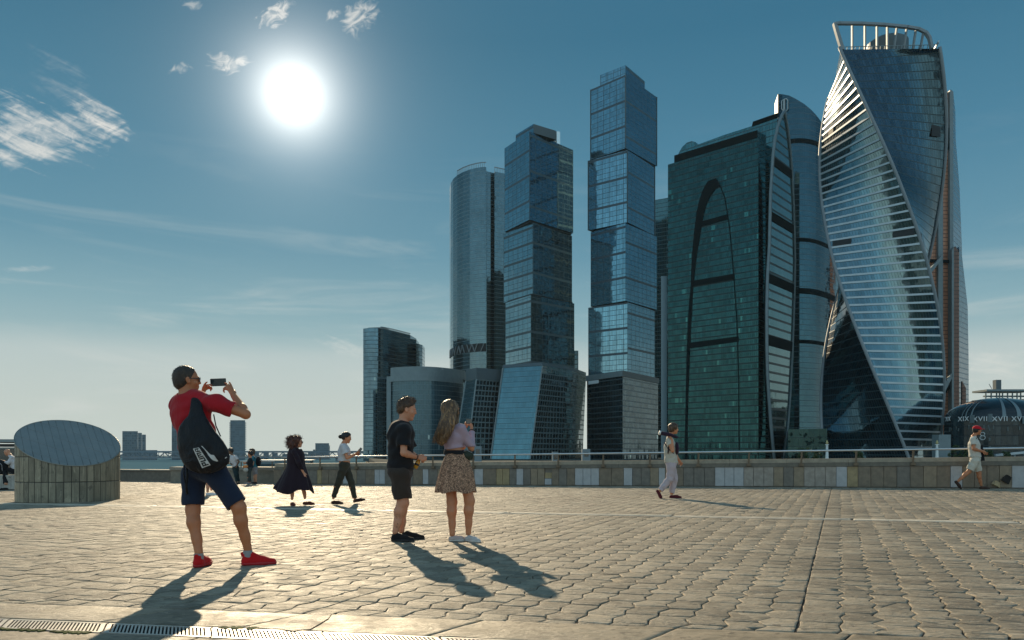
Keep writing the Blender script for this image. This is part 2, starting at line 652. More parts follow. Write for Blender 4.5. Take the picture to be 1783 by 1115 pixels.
# wall base line
WA = G(650, 844.0); WB = G(1783, 851.0)
wd = Vector((WB.x - WA.x, WB.y - WA.y)).normalized()
wn_ = (wd.y, -wd.x)                 # towards the viewer
wc = wn_[0] * WA.x + wn_[1] * WA.y
rs = random.Random(5)
CW, RH = 0.2178, 0.262


def zig(c, b, row_phase):
    """lateral shift of a column boundary"""
    f = (b / RH + row_phase) % 1.0
    tri = 1 - abs(2 * f - 1)
    return 0.085 * tri


bw = {}


def wob(c, k):
    if (c, k) not in bw:
        bw[(c, k)] = rs.uniform(-0.018, 0.018)
    return bw[(c, k)]


def in_view(x, y, marg=3.5):
    return 2.6 < y < 36 and abs(x) < y * 0.68 + marg


def bnd(c, ph, b):
    """lateral place of column boundary c at b: a gentle zigzag with its own phase"""
    k = (b / RH + ph) * 2
    k0 = math.floor(k); f = k - k0

    def val(q):
        return (0.044 if q % 2 else 0.0) + wob(c, q)
    return c * CW + val(k0) * (1 - f) + val(k0 + 1) * f


def bverts(c, ph, b0_, b1_):
    """points along boundary c between two positions, ends included"""
    out = [(bnd(c, ph, b0_), b0_)]
    k = math.floor((b0_ / RH + ph) * 2) + 1
    while (k / 2 - ph) * RH < b1_ - 0.012:
        bb_ = (k / 2 - ph) * RH
        if bb_ > b0_ + 0.012:
            out.append((bnd(c, ph, bb_), bb_))
        k += 1
    out.append((bnd(c, ph, b1_), b1_))
    return out


phs = {c: rs.random() for c in range(-140, 120)}
for (b0, b1, bi) in ((-12.5, -0.16, 0), (0.16, 20.0, 1)):
    for c in range(-126, 98):
        pan = math.floor(c / 14)
        a_j0, a_j1 = pan * 14 * CW, (pan + 1) * 14 * CW
        bb = b0 - rs.uniform(0, .3)
        while bb < b1:
            ln = rs.uniform(0.21, 0.31)
            x, y = lat(c * CW + CW / 2, bb + ln / 2)
            if not in_view(x, y):
                bb += ln
                continue
            far = y > 9.5
            e0, e1 = rs.uniform(-0.022, 0.022), rs.uniform(-0.022, 0.022)
            lft = bverts(c, phs[c], bb, bb + ln); rgt = bverts(c + 1, phs[c + 1], bb, bb + ln)
            if c % 14 == 0:
                lft = [(a_j0 + .001, q[1]) for q in (lft[0], lft[-1])]
            if c % 14 == 13:
                rgt = [(a_j1 - .001, q[1]) for q in (rgt[0], rgt[-1])]
            poly = lft[::-1] + rgt
            poly = clip_poly(poly, (0, 1), b0)
            poly = clip_poly(poly, (0, -1), -b1)
            bb += ln
            if len(poly) < 3:
                continue
            poly = [lat(*p) for p in poly]
            poly = clip_poly(poly, fn, fc + 0.006)
            if len(poly) < 3:
                continue
            inside = all(p[0] * wn_[0] + p[1] * wn_[1] > wc for p in poly)
            if not inside and y < 26 and x > -3:
                poly = clip_poly(poly, wn_, wc + 0.02)
            if len(poly) < 3:
                continue
            if rs.random() < 0.08 and not far:
                th_ = rs.uniform(0, math.pi); nn_ = (math.cos(th_), math.sin(th_))
                mx_ = sum(p[0] for p in poly) / len(poly); my_ = sum(p[1] for p in poly) / len(poly)
                cc_ = nn_[0] * mx_ + nn_[1] * my_ + rs.uniform(-.03, .03)
                for pl_ in (clip_poly(poly, nn_, cc_), clip_poly(poly, (-nn_[0], -nn_[1]), -cc_)):
                    if len(pl_) > 2:
                        add_stone(pl_, PV, PF, rnd=rs, gap=0.002, bev=0.006)
            else:
                add_stone(poly, PV, PF, rnd=rs, detail=not far, gap=rs.uniform(.002, .0052) if not far else rs.uniform(.002, .0045), bev=.009, tilt=.009)
o = mesh('paving_stones', PV, PF, M_paver, None, None, None, True, 'structure')

# smooth strip across the plaza and the foreground slabs
M_strip = stone_mat('pale strip', (0.60, 0.53, 0.41), (0.72, 0.64, 0.51), bumpd=0.004, spec=0.4)
SV = []; SF = []
a = -30.0
while a < 25:
    L_ = rs.uniform(2.2, 3.05)
    for (q0, q1) in ((-0.158, -0.018), (0.018, 0.158)):
        x, y = lat(a, 0)
        if in_view(x, y, 3):
            add_stone([lat(a, q0), lat(a + L_, q0), lat(a + L_, q1), lat(a, q1)], SV, SF, rnd=rs, gap=0.004, bev=0.01, tilt=0.002, h=0.014)
    a += L_


mesh('pale_paving_strip', SV, SF, M_strip, None, None, None, True, 'structure')
SV = []; SF = []


def fpt(s, t):
    """s along the foreground line from its right end leftwards is negative; t towards the viewer"""
    return (FA_[0] + fl.x * s - fn[0] * t, FA_[1] + fl.y * s - fn[1] * t)


s = -7.0
while s < 4:
    L_ = rs.uniform(0.7, 1.25)
    sk = 0.22
    add_stone([fpt(s - sk * 0, 0.0), fpt(s + L_, 0.0), fpt(s + L_ - sk, 0.47), fpt(s - sk, 0.47)], SV, SF, rnd=rs, gap=0.005, bev=0.012, tilt=0.004, h=0.014)
    s += L_
s = -7.0
while s < 4:
    L_ = rs.uniform(0.9, 1.5)
    add_stone([fpt(s, 0.735), fpt(s + L_, 0.735), fpt(s + L_ - 0.2, 1.7), fpt(s - 0.2, 1.7)], SV, SF, rnd=rs, gap=0.005, bev=0.012, tilt=0.004, h=0.014)
    s += L_
mesh('paving_slabs', SV, SF, M_slab, None, None, None, True, 'structure')

# grit bed below the stones, big enough to lie under everything on this bank
gb = MB()
nx = 24
for i in range(nx):
    x0, x1 = -60 + 120 * i / nx, -60 + 120 * (i + 1) / nx
    for (y0, y1) in ((-60, 0), (0, 12), (12, 40)):
        gb.face([(x0, y0, gz(x0) - 0.0095), (x1, y0, gz(x1) - 0.0095), (x1, y1, gz(x1) - 0.0095), (x0, y1, gz(x0) - 0.0095)])
gb.build('plaza_bed', M_joint, kind='structure')
# plain concrete of the plaza outside the patterned field
gb = MB()
gb.face([(x, y, gz(x) - 0.002) for x, y in ((-60, -60), (60, -60), (60, 2.2), (-60, 2.2))])
gb.build('plaza_concrete', M_concrete, kind='structure')

# land and river out to the horizon
M_land = plain('far land', (0.05, 0.07, 0.06), 0.95, spec=0.03, vscale=0.02, var=0.4)
M_land_near = plain('bank', (0.07, 0.085, 0.08), 0.95, spec=0.03, vscale=0.05, var=0.3)
m_, t, p = mat('river water')
tcn = t.new('ShaderNodeNewGeometry')
p.inputs['Base Color'].default_value = (0.10, 0.19, 0.23, 1)
p.inputs['Specular IOR Level'].default_value = 0.0
p.inputs['Roughness'].default_value = 0.8
p.inputs['IOR'].default_value = 1.33
t.put(p.inputs['Normal'], t.bump(t.noise(tcn.outputs['Position'], 0.5, 4, 0.6), 0.6, 0.4))
M_water = m_
gb = MB()
gb.face([(-3000, -1500, -9.5), (3000, -1500, -9.5), (3000, 4000, -9.5), (-3000, 4000, -9.5)])
gb.build('land', M_land, kind='structure')
gb = MB()
gb.face([(-1500, 45, -8.0), (900, 45, -8.0), (900, 330, -8.0), (-60, 330, -8.0), (-480, 2500, -8), (-1500, 2500, -8)])
gb.build('river', M_water, kind='structure')
gb = MB()
gb.prism([(-58, 332, -9.4), (900, 332, -9.4), (900, 2500, -9.4), (-478, 2500, -9.4)], [(-58, 332, -3.0), (900, 332, -3.0), (900, 2500, -3), (-478, 2500, -3.0)])
gb.build('far_bank', M_land_near, kind='structure')
gb = MB()
gb.prism([(-200, 40.1, -9.4), (-200, -200, -9.4), (200, -200, -9.4), (200, 40.1, -9.4)], [(-200, 40.1, -1.6), (-200, -200, -1.6), (200, -200, -1.6), (200, 40.1, -1.6)])
gb.build('near_bank', M_concrete, kind='structure')

# ------------------------------------------------------------------ parapet wall
def gran(name, c, v=0.16, rough=0.6):
    return plain(name, c, rough, bump=0.002, bscale=180, var=v, vscale=7)


wall_cols = [gran('granite brown', (0.21, 0.16, 0.11)), gran('granite tan', (0.27, 0.205, 0.135)), gran('granite grey', (0.18, 0.155, 0.125)),
             gran('granite rose grey', (0.33, 0.28, 0.23)), gran('granite pale', (0.43, 0.42, 0.41), 0.08), gran('granite ochre', (0.34, 0.25, 0.13)),
             plain('cavity dark', (0.02, 0.018, 0.015), 0.9)]
M_coping = gran('coping stone', (0.30, 0.25, 0.18))
M_ledge = gran('ledge stone', (0.14, 0.115, 0.08))


def wt(px):
    """distance along the wall line for a pixel column"""
    q = on_plane(px, 845, WA, WB)
    return (Vector((q.x, q.y)) - Vector((WA.x, WA.y))).dot(wd)


T0, T1 = wt(820), wt(1783)
TL, TR = wt(477), wt(1783) + 5.0


def wh(tt):
    f = (tt - T0) / (T1 - T0)
    return (0.779 + 0.079 * f, 0.66 + 0.086 * f, 0.548 + 0.078 * f, 1.01 + 0.083 * f)


def wp(tt, z, off=0.0):
    x = WA.x + wd.x * tt + wn_[0] * off
    y = WA.y + wd.y * tt + wn_[1] * off
    return Vector((x, y, gz(x) + z))


wall = thing('parapet_wall', 'low parapet wall of brown, tan and pale granite panels running along the river edge of the plaza', 'wall', wp((TL + TR) / 2, 0))
# panels from the photograph's own joints
spec = [(552, 560, 5), (597, 606, 4), (652, 661, 4), (661, 670, 4), (736, 746, 4), (826, 841, 4), (864, 875, 5), (875, 887, 5), (899, 911, 4),
        (924, 936, 1), (936, 948, 1), (948, 961, 6), (961, 973, 0), (1001, 1015, 4), (1015, 1029, 4), (1029, 1043, 4), (1086, 1101, 4), (1132, 1147, 1),
        (1147, 1158, 4), (1158, 1190, 0), (1245, 1262, 4), (1262, 1278, 4), (1278, 1295, 4), (1295, 1312, 3), (1312, 1330, 3), (1330, 1347, 3), (1347, 1364, 1),
        (1364, 1382, 2), (1382, 1400, 1), (1400, 1419, 3), (1419, 1437, 3), (1437, 1456, 3), (1456, 1475, 4), (1475, 1494, 5), (1655, 1676, 4), (1762, 1784, 4)]
edges = []
tt = TL
items = [(wt(a_), wt(b_), k) for a_, b_, k in spec]
items.append((TR, TR, 0))
segs = []
for (a_, b_, k) in items:
    gap_ = a_ - tt
    if gap_ > 0.02:
        nn = max(1, round(gap_ / 0.33))
        for i in range(nn):
            segs.append((tt + gap_ * i / nn, tt + gap_ * (i + 1) / nn, rs.choice([0, 0, 0, 2, 0, 0, 0, 1]) if wt(1190) < tt else rs.choice([0, 2, 2, 0, 0, 2, 1])))
    if b_ > a_:
        segs.append((a_, b_, k))
    tt = b_
mb = MB()
for (a_, b_, k) in segs:
    z1 = (wh(a_)[2] + wh(b_)[2]) / 2
    thick = 0.05
    if k == 6:      # a missing panel: a dark hole with a pale block lying in it
        q = wp((a_ + b_) / 2, z1 / 2, -0.10)
        mb.box(q, b_ - a_, 0.02, z1, rz=-TH1, mi=6)
        mb.box(wp((a_ + b_) / 2, 0.13, -0.03), (b_ - a_) * 0.9, 0.08, 0.19, rz=-TH1, mi=4)
        mb.box(wp((a_ + b_) / 2, 0.33, -0.05), (b_ - a_) * 0.95, 0.04, 0.18, rz=-TH1, mi=5)
        continue
    q = wp((a_ + b_) / 2, z1 / 2 + 0.01, -0.025 + rs.uniform(-0.004, 0.004))
    mb.box(q, (b_ - a_) - 0.012, thick, z1 - 0.03, rz=math.atan2(wd.y, wd.x), mi=k)
mb.build('panels', wall_cols, wall)
mb = MB()
N = 14
for i in range(N):
    a_, b_ = TL + (TR - TL) * i / N, TL + (TR - TL) * (i + 1) / N
    ha, hb = wh(a_), wh(b_)
    # core
    mb.prism([wp(a_, -0.1, -0.06), wp(b_, -0.1, -0.06), wp(b_, -0.1, -0.42), wp(a_, -0.1, -0.42)],
             [wp(a_, ha[2], -0.06), wp(b_, hb[2], -0.06), wp(b_, hb[2], -0.42), wp(a_, ha[2], -0.42)], mi=0)
mb.build('core', wall_cols[2], wall)
mb = MB(); mc = MB()
tt = TL
while tt < TR - 0.1:
    b_ = min(TR, tt + rs.uniform(1.25, 1.7))
    ha, hb = wh(tt), wh(b_)
    a2, b2 = tt + 0.003, b_ - 0.003
    mb.prism([wp(a2, ha[2] + 0.002, 0.02), wp(b2, hb[2] + 0.002, 0.02), wp(b2, hb[2] + 0.002, -0.4), wp(a2, ha[2] + 0.002, -0.4)],
             [wp(a2, ha[1] - 0.004, -0.02), wp(b2, hb[1] - 0.004, -0.02), wp(b2, hb[1] - 0.004, -0.4), wp(a2, ha[1] - 0.004, -0.4)])
    mc.prism([wp(a2, ha[1], -0.03), wp(b2, hb[1], -0.03), wp(b2, hb[1], -0.46), wp(a2, ha[1], -0.46)],
             [wp(a2, ha[0], -0.05), wp(b2, hb[0], -0.05), wp(b2, hb[0], -0.46), wp(a2, ha[0], -0.46)])
    tt = b_
mb.build('ledge', M_ledge, wall)
mc.build('coping', M_coping, wall)

M_steel = plain('rail steel', (0.62, 0.62, 0.60), 0.28, 0.9, var=0.05)
M_post = plain('rail post', (0.16, 0.12, 0.08), 0.5, 0.5)
rail = thing('handrail', 'long steel handrail on angled brackets above the granite parapet wall', 'railing', wp((TL + TR) / 2, 0.9))
mb = MB()
pts = [wp(TL + (TR - TL) * i / 30, wh(TL + (TR - TL) * i / 30)[3], 0.06) for i in range(31)]
mb.tube(pts, 0.03, 10)
mb.build('rail_tube', M_steel, rail, smooth=True)
tt = TL + 0.5
while tt < TR:
    h_ = wh(tt)
    mb = MB()
    mb.bar(wp(tt, h_[1] - 0.03, 0.045), wp(tt + 0.01, h_[3] - 0.02, 0.06), 0.05, 0.018, up=(wn_[0], wn_[1], 0))
    mb.box(wp(tt, h_[1] - 0.055, 0.035), 0.13, 0.07, 0.07, rz=math.atan2(wd.y, wd.x))
    mb.build('rail_post', M_post, rail)
    tt += 1.47

# left stretches of the wall
def lowwall(name, label, p0, p1, h, hc, mats, seg, th=0.4, jit=0.01):
    o_ = thing(name, label, 'wall', tuple((p0 + p1) / 2))
    d_ = (p1 - p0); L_ = d_.length; d_.normalize()
    nrm_ = Vector((d_.y, -d_.x, 0)); ang_ = math.atan2(d_.y, d_.x)
    mb_ = MB(); n_ = max(1, round(L_ / seg))
    for i in range(n_):
        c_ = p0 + d_ * (L_ * (i + 0.5) / n_)
        mb_.box(Vector((c_.x, c_.y, gz(c_.x) + h / 2 - 0.02)) - nrm_ * th / 2, L_ / n_ - 0.012, th, h, rz=ang_)
    mb_.build('panels', mats[0], o_)
    mb_ = MB(); n_ = max(1, round(L_ / 1.6))
    for i in range(n_):
        c_ = p0 + d_ * (L_ * (i + 0.5) / n_)
        mb_.box(Vector((c_.x, c_.y, gz(c_.x) + h + hc / 2 - 0.018)) - nrm_ * (th / 2 - 0.03), L_ / n_ - 0.008, th + 0.06, hc, rz=ang_)
    mb_.build('coping', mats[1], o_)
    return o_


w2a, w2b = G(297, 840.0), G(478, 841.6)
w3a, w3b = G(150, 836.8), G(297, 838.8)
M_w2 = gran('granite warm grey', (0.20, 0.18, 0.14)); M_w3 = gran('granite drab', (0.15, 0.125, 0.095)); M_w4 = gran('granite top', (0.24, 0.215, 0.17))
lowwall('parapet_wall', 'plain grey parapet wall behind the two distant people by the river', w2a, w2b, 0.50, 0.13, (M_w2, M_w4), 1.2)
lowwall('parapet_wall', 'long drab parapet wall right of the slanted concrete drum', w3a, w3b, 0.46, 0.05, (M_w3, M_w4), 3.0)
r2 = thing('handrail', 'short steel handrail behind the two distant people, left of the long one', 'railing', tuple((w2a + w2b) / 2))
ra, rb = on_plane(384, 803.8, w2a, w2b, -0.1), on_plane(478, 803.2, w2a, w2b, -0.1)
mb = MB(); mb.tube([ra, rb], 0.022, 8); mb.build('rail_tube', M_steel, r2, smooth=True)
for px in (390, 420, 447, 474):
    q = on_plane(px, 804, w2a, w2b, -0.1)
    mb = MB(); mb.bar((q.x, q.y, q.z - 0.01), (q.x, q.y, gz(q.x) + 0.55), 0.04, 0.02); mb.build('rail_post', M_post, r2)
# broad slab where the handrail begins
q0, q1 = on_plane(470, 797.5, w2a, w2b, 1.2), on_plane(545, 796.5, w2a, w2b, 1.2)

# broken pale bits lying against the wall, far right
M_pale = wall_cols[4]
for (px, py, sx, sz, rz_, ry, lab, mt) in ((1735, 840, 0.26, 0.13, 0.3, 0.4, 'tan broken stone chip at the wall foot, right of the walker in the red cap', gran('broken tan', (0.45, 0.33, 0.18))),
                                           (1753, 834, 0.22, 0.2, -0.2, 0.6, 'dark hollow chip of broken facing leaning on the wall foot, far right', wall_cols[6])):
    q = on_plane(px, py, WA, WB, 0.06)
    bm = bmesh.new()
    bmesh.ops.create_cube(bm, size=1)
    for v in bm.verts:
        v.co = Vector((v.co.x * sx * (1.0 if v.co.z < 0 else 0.6), v.co.y * 0.07, v.co.z * sz))
    me = bpy.data.meshes.new('stone_chip'); bm.to_mesh(me); bm.free(); me.materials.append(mt)
    o_ = bpy.data.objects.new('stone_chip', me); COL.objects.link(o_)
    o_.location = (q.x, q.y, gz(q.x) + 0.13 if sz < 0.2 else gz(q.x) + 0.26)
    o_.rotation_euler = (0, ry, rz_)
    tag(o_, lab, 'stone')

# ------------------------------------------------------------------ drain grates
M_grate = plain('galvanised grate', (0.50, 0.47, 0.42), 0.42, 0.65, bump=0.001)
M_moss = plain('moss', (0.07, 0.085, 0.015), 0.9, bump=0.01, bscale=120, var=0.4)
glab = ['length of galvanised drain grate at the bottom left corner', 'drain grate length second from the left corner, moss along its near edge',
        "drain grate length crossed by the red shirted man's long shadow", 'drain grate length just right of the long shadow',
        'drain grate length nearest the dark asphalt patch', 'rightmost drain grate length, leaving the frame below the asphalt patch', 'drain grate length outside the frame on the right', 'x', 'x']
smd = math.atan2(fl.y, fl.x)
gi = 0
for k in range(-1, 7):
    s0 = -5.75 + k * 0.72 - 0.2
    cpt = fpt(s0 + 0.35, 0.61)
    cz = gz(cpt[0])
    if k < 0:
        lab = 'length of galvanised drain grate beyond the left edge of the picture'
    else:
        lab = glab[min(gi, 6)]; gi += 1
    g_ = thing('drain_grate', lab, 'drain grate', (cpt[0], cpt[1], cz), 'drain grates in the foreground channel')
    mb = MB()
    for t_, k_ in ((0.503, 0.0), (0.717, 0.13)):
        a_ = fpt(s0 + k_, t_); b_ = fpt(s0 + 0.705 + k_, t_)
        mb.bar((a_[0], a_[1], gz(a_[0]) + 0.001), (b_[0], b_[1], gz(b_[0]) + 0.001), 0.02, 0.012)
    for s_ in (s0 + 0.011, s0 + 0.694):
        a_ = fpt(s_, 0.515); b_ = fpt(s_ + .13, 0.705)
        mb.bar((a_[0], a_[1], gz(a_[0]) + 0.001), (b_[0], b_[1], gz(b_[0]) + 0.001), 0.02, 0.011)
    mb.build('frame', M_grate, g_)
    mb = MB()
    n_ = 28
    for i in range(1, n_):
        sx = s0 + 0.705 * i / n_
        a_ = fpt(sx, 0.515); b_ = fpt(sx + 0.13, 0.705)
        mb.bar((a_[0], a_[1], gz(a_[0]) + 0.004), (b_[0], b_[1], gz(b_[0]) + 0.004), 0.010, 0.003)
    mb.build('slats', M_grate, g_)
mb = MB()
a_, b_, c_, d_ = fpt(-7.5, .5), fpt(1.5, .5), fpt(1.5, .72), fpt(-7.5, .72)
mb.face([(q_[0], q_[1], gz(q_[0]) - .0065) for q_ in (d_, c_, b_, a_)])
mb.build('drain_shade_strip', wall_cols[6], kind='structure')  # flat black strip; the drain's inner shade is put into its colour
mb = MB()
for (s0, s1, t_) in ((-5.2, -4.75, 0.745), (-4.7, -4.45, 0.75), (-3.75, -3.5, 0.48)):
    for i in range(60):
        s_ = rs.uniform(s0, s1); t2 = t_ + rs.gauss(0, 0.012)
        c_ = fpt(s_, t2)
        r_ = rs.uniform(0.006, 0.016)
        mb.box((c_[0], c_[1], gz(c_[0]) + 0.004), r_ * 2, r_ * 1.6, 0.012, rz=rs.uniform(0, 3))
o_ = mb.build('moss', M_moss, kind='stuff')
tag(o_, 'moss growing in cracks beside the drain grates', 'moss')

# asphalt patch in the slab row
mb = MB()
pp = [G(492, 1100), G(500, 1088), G(520, 1077), G(548, 1070), G(578, 1071), G(572, 1080), G(556, 1090), G(540, 1099), G(512, 1102)]
mb.face([(q.x, q.y, q.z + 0.012) for q in pp][::-1])
mb.build('asphalt_patch', M_asph, kind='structure')

# ------------------------------------------------------------------ slanted drum
dc = Vector((-10.717, 18.75, 0)); dc.z = gz(dc.x)
DR = 1.108
drum = thing('concrete_drum', 'squat concrete drum with a slanted tiled top at the left edge of the plaza', 'monument', tuple(dc))
M_drum = stone_mat('board concrete', (0.27, 0.235, 0.16), (0.38, 0.335, 0.24), bumpd=0.004)
M_drumtop, t, p = mat('drum tiles')
tcn = t.new('ShaderNodeTexCoord')
ox, oy, oz = t.sep(tcn.outputs['Object'])
wn = t.noise(tcn.outputs['Object'], 2.0, 4, 0.6)
t.put(p.inputs['Base Color'], t.mix(wn, (0.17, 0.185, 0.18), (0.30, 0.30, 0.28)))
p.inputs['Roughness'].default_value = 0.5
p.inputs['Specular IOR Level'].default_value = 0.5
t.put(p.inputs['Normal'], t.bump(t.noise(tcn.outputs['Object'], 30, 4), 0.4, 0.002))


def ztop(x, y):
    return 1.40 - 0.36 * (x / DR) + 0.43 * (y / DR)


V = []; Fc = []
NP = 44
for k in range(NP):
    a0 = 2 * math.pi * k / NP; a1 = 2 * math.pi * (k + 1) / NP
    for (zlo, zhi) in ((0.0, 0.47), (0.475, 1.05), (1.055, 2.5)):
        # panel with small chamfers
        prof = []
        for (f, rr_) in ((0.0, -0.012), (0.03, -0.012), (0.07, 0.0), (0.5, 0.0), (0.93, 0.0), (0.97, -0.012), (1.0, -0.012)):
            a_ = a0 + (a1 - a0) * f
            prof.append(((DR + rr_) * math.cos(a_), (DR + rr_) * math.sin(a_), rr_))
        b = len(V)
        okk = False
        for (x, y, rr_) in prof:
            zt = ztop(x, y)
            z0 = min(zlo, zt); z1 = min(zhi, zt)
            rows = [(z0, -0.012), (z0 + 0.012, 0.0), (z1 - 0.012, 0.0), (z1, -0.012)]
            if z1 - z0 < 0.03:
                rows = [(z0, 0), (z0, 0), (z1, 0), (z1, 0)]
            for (z, ri) in rows:
                k_ = (math.hypot(x, y) + ri) / math.hypot(x, y)
                V.append((dc.x + x * k_, dc.y + y * k_, dc.z + z))
        for i in range(len(prof) - 1):
            for r in range(3):
                Fc.append((b + i * 4 + r, b + (i + 1) * 4 + r, b + (i + 1) * 4 + r + 1, b + i * 4 + r + 1))
mesh('side_panels', V, Fc, M_drum, drum, smooth=False)
# tiled top: real tiles with dark joints
V = []; Fc = []
fx, fy = 0.36 / DR, -0.43 / DR      # downhill in plan
dn = Vector((fx, fy)).normalized(); ac = Vector((-dn.y, dn.x))
rt = random.Random(3)
for i in range(-5, 5):
    for j in range(-12, 12):
        w0, w1 = i * 0.56, (i + 1) * 0.56
        v0, v1 = j * 0.2, (j + 1) * 0.2
        # rows cross the picture, so tiles are long along x
        poly = [(w0 + 0.1 * (j % 2) * 0, v0), (w1, v0), (w1, v1), (w0, v1)]
        # rotate to plan axes: long joints run across, short joints run downhill
        poly = [(q[1] + q[0] * 0.62, -q[0] * 0.82) for q in poly]
        pc = poly
        for k in range(40):
            a_ = 2 * math.pi * k / 40
            pc = clip_poly(pc, (-math.cos(a_), -math.sin(a_)), -(DR - 0.004))
            if len(pc) < 3:
                break
        if len(pc) < 3 or abs(area(pc)) < 0.002:
            continue
        if area(pc) < 0:
            pc = pc[::-1]
        cx_ = sum(q[0] for q in pc) / len(pc); cy_ = sum(q[1] for q in pc) / len(pc)
        b = len(V); n_ = len(pc); dzt = rt.uniform(0, 0.003)
        for (x, y) in pc:
            L_ = math.hypot(x - cx_, y - cy_); k_ = max(0.2, 1 - 0.009 / max(L_, 0.01))
            x2, y2 = cx_ + (x - cx_) * k_, cy_ + (y - cy_) * k_
            V.append((dc.x + x2, dc.y + y2, dc.z + ztop(x2, y2) + 0.012 + dzt))
        for (x, y) in pc:
            L_ = math.hypot(x - cx_, y - cy_); k_ = max(0.2, 1 - 0.006 / max(L_, 0.01))
            x2, y2 = cx_ + (x - cx_) * k_, cy_ + (y - cy_) * k_
            V.append((dc.x + x2, dc.y + y2, dc.z + ztop(x2, y2)))
        Fc.append(tuple(range(b, b + n_)))
        for q in range(n_):
            q2 = (q + 1) % n_
            Fc.append((b + n_ + q, b + n_ + q2, b + q2, b + q))
mesh('top_tiles', V, Fc, M_drumtop, drum)
V = [(dc.x + (DR - 0.006) * math.cos(2 * math.pi * k / 60), dc.y + (DR - 0.006) * math.sin(2 * math.pi * k / 60)) for k in range(60)]
V = [(x, y, dc.z + ztop(x - dc.x, y - dc.y) + 0.002) for x, y in V]
Vb = [(x, y, dc.z) for x, y, z in V]
mesh('core', V + Vb, [tuple(range(60))] + [(k, (k + 1) % 60, 60 + (k + 1) % 60, 60 + k) for k in range(60)], plain('drum joint', (0.06, 0.055, 0.045), 0.9), drum)
# thin metal edge round the top
mb = MB()
ring = [(dc.x + (DR + 0.004) * math.cos(2 * math.pi * k / 72), dc.y + (DR + 0.004) * math.sin(2 * math.pi * k / 72)) for k in range(73)]
mb.tube([(x, y, dc.z + ztop(x - dc.x, y - dc.y) + 0.006) for x, y in ring], 0.012, 6, cap=False)
mb.build('rim', plain('drum rim', (0.30, 0.29, 0.25), 0.35, 0.6), drum, smooth=True)

# pale bench at the very left
bq = G(-20, 853.5); bd = bq.y
M_bench = stone_mat('bench stone', (0.40, 0.38, 0.33), (0.5, 0.47, 0.41), bumpd=0.002, island=False)
bench = thing('stone_bench', 'pale block bench at the left edge, behind the concrete drum', 'bench', (bq.x, bq.y, gz(bq.x)))
bm = bmesh.new(); bmesh.ops.create_cube(bm, size=1)
for v in bm.verts:
    v.co = Vector((v.co.x * 2.6, v.co.y * 0.6, v.co.z * 0.46))
bmesh.ops.bevel(bm, geom=bm.edges[:], offset=0.012, segments=2, affect='EDGES')
me = bpy.data.meshes.new('seat_block'); bm.to_mesh(me); bm.free(); me.materials.append(M_bench)
o_ = bpy.data.objects.new('seat_block', me); COL.objects.link(o_); o_.parent = bench; o_.location = (0.1, 0.3, 0.25)
mb = MB(); mb.box((bq.x + 0.1, bq.y + 0.3, gz(bq.x) + 0.01), 2.4, 0.5, 0.03); mb.build('plinth', wall_cols[6], bench)

# ------------------------------------------------------------------ the air
m_ = bpy.data.materials.new('haze'); m_.use_nodes = True
nt = m_.node_tree; nt.nodes.clear()
ho = nt.nodes.new('ShaderNodeOutputMaterial'); pv = nt.nodes.new('ShaderNodeVolumePrincipled')
pv.inputs['Color'].default_value = (0.62, 0.82, 0.90, 1); pv.inputs['Density'].default_value = 0.000028; pv.inputs['Anisotropy'].default_value = 0.1
nt.links.new(pv.outputs[0], ho.inputs['Volume'])
mb = MB(); mb.box((0, 1250, 155), 6200, 5700, 331)
hz = mb.build('haze', m_, kind='stuff')
tag(hz, 'thin bluish summer haze over the river and the far bank', 'haze')


# ================================================================== the towers across the river
ZB = -6.0
G_frame = (0.16, 0.19, 0.20)
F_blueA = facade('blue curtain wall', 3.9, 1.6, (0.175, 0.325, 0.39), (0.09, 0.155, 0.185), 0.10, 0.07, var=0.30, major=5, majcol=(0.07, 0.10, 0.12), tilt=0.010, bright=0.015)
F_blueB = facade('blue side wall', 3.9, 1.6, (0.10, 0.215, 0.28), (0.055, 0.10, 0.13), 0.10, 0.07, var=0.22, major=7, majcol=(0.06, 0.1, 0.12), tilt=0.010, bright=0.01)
F_cyl = facade('banded grey blue wall', 3.8, 1.5, (0.11, 0.17, 0.19), (0.22, 0.29, 0.31), 0.09, 0.05, var=0.2, tilt=0.008)
F_slate = facade('slate blue wall', 3.8, 1.5, (0.10, 0.17, 0.21), (0.07, 0.12, 0.14), 0.14, 0.06, var=0.35, tilt=0.02, bright=0.03, brightcol=(0.25, 0.36, 0.38))
F_round = facade('low round wall', 3.9, 1.5, (0.055, 0.115, 0.14), (0.13, 0.19, 0.21), 0.10, 0.10, var=0.25, tilt=0.01, bright=0.04, metal=0.45, rough=0.2)
F_green = facade('green curtain wall', 3.8, 1.35, (0.018, 0.066, 0.068), (0.008, 0.03, 0.03), 0.20, 0.12, var=0.6, tilt=0.02, bright=0.10, brightcol=(0.06, 0.19, 0.17), rough=0.1)
F_green2 = facade('green return wall', 3.8, 1.35, (0.10, 0.24, 0.27), (0.06, 0.13, 0.14), 0.15, 0.10, var=0.3, tilt=0.02)
F_lens = facade('lens wall', 5.4, 1.9, (0.085, 0.19, 0.205), (0.015, 0.04, 0.045), 0.26, 0.04, var=0.15, tilt=0.008)
F_sail = facade('sail wall', 3.9, 1.4, (0.045, 0.10, 0.125), (0.07, 0.11, 0.13), 0.10, 0.06, var=0.2, tilt=0.006, wav=0.006)
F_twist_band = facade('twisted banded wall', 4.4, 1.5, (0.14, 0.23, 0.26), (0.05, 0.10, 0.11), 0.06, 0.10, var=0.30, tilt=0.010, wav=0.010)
F_twist_dark = facade('twisted dark wall', 4.4, 1.5, (0.04, 0.085, 0.115), (0.02, 0.05, 0.06), 0.12, 0.12, var=0.45, tilt=0.014, wav=0.010, bright=0.02)
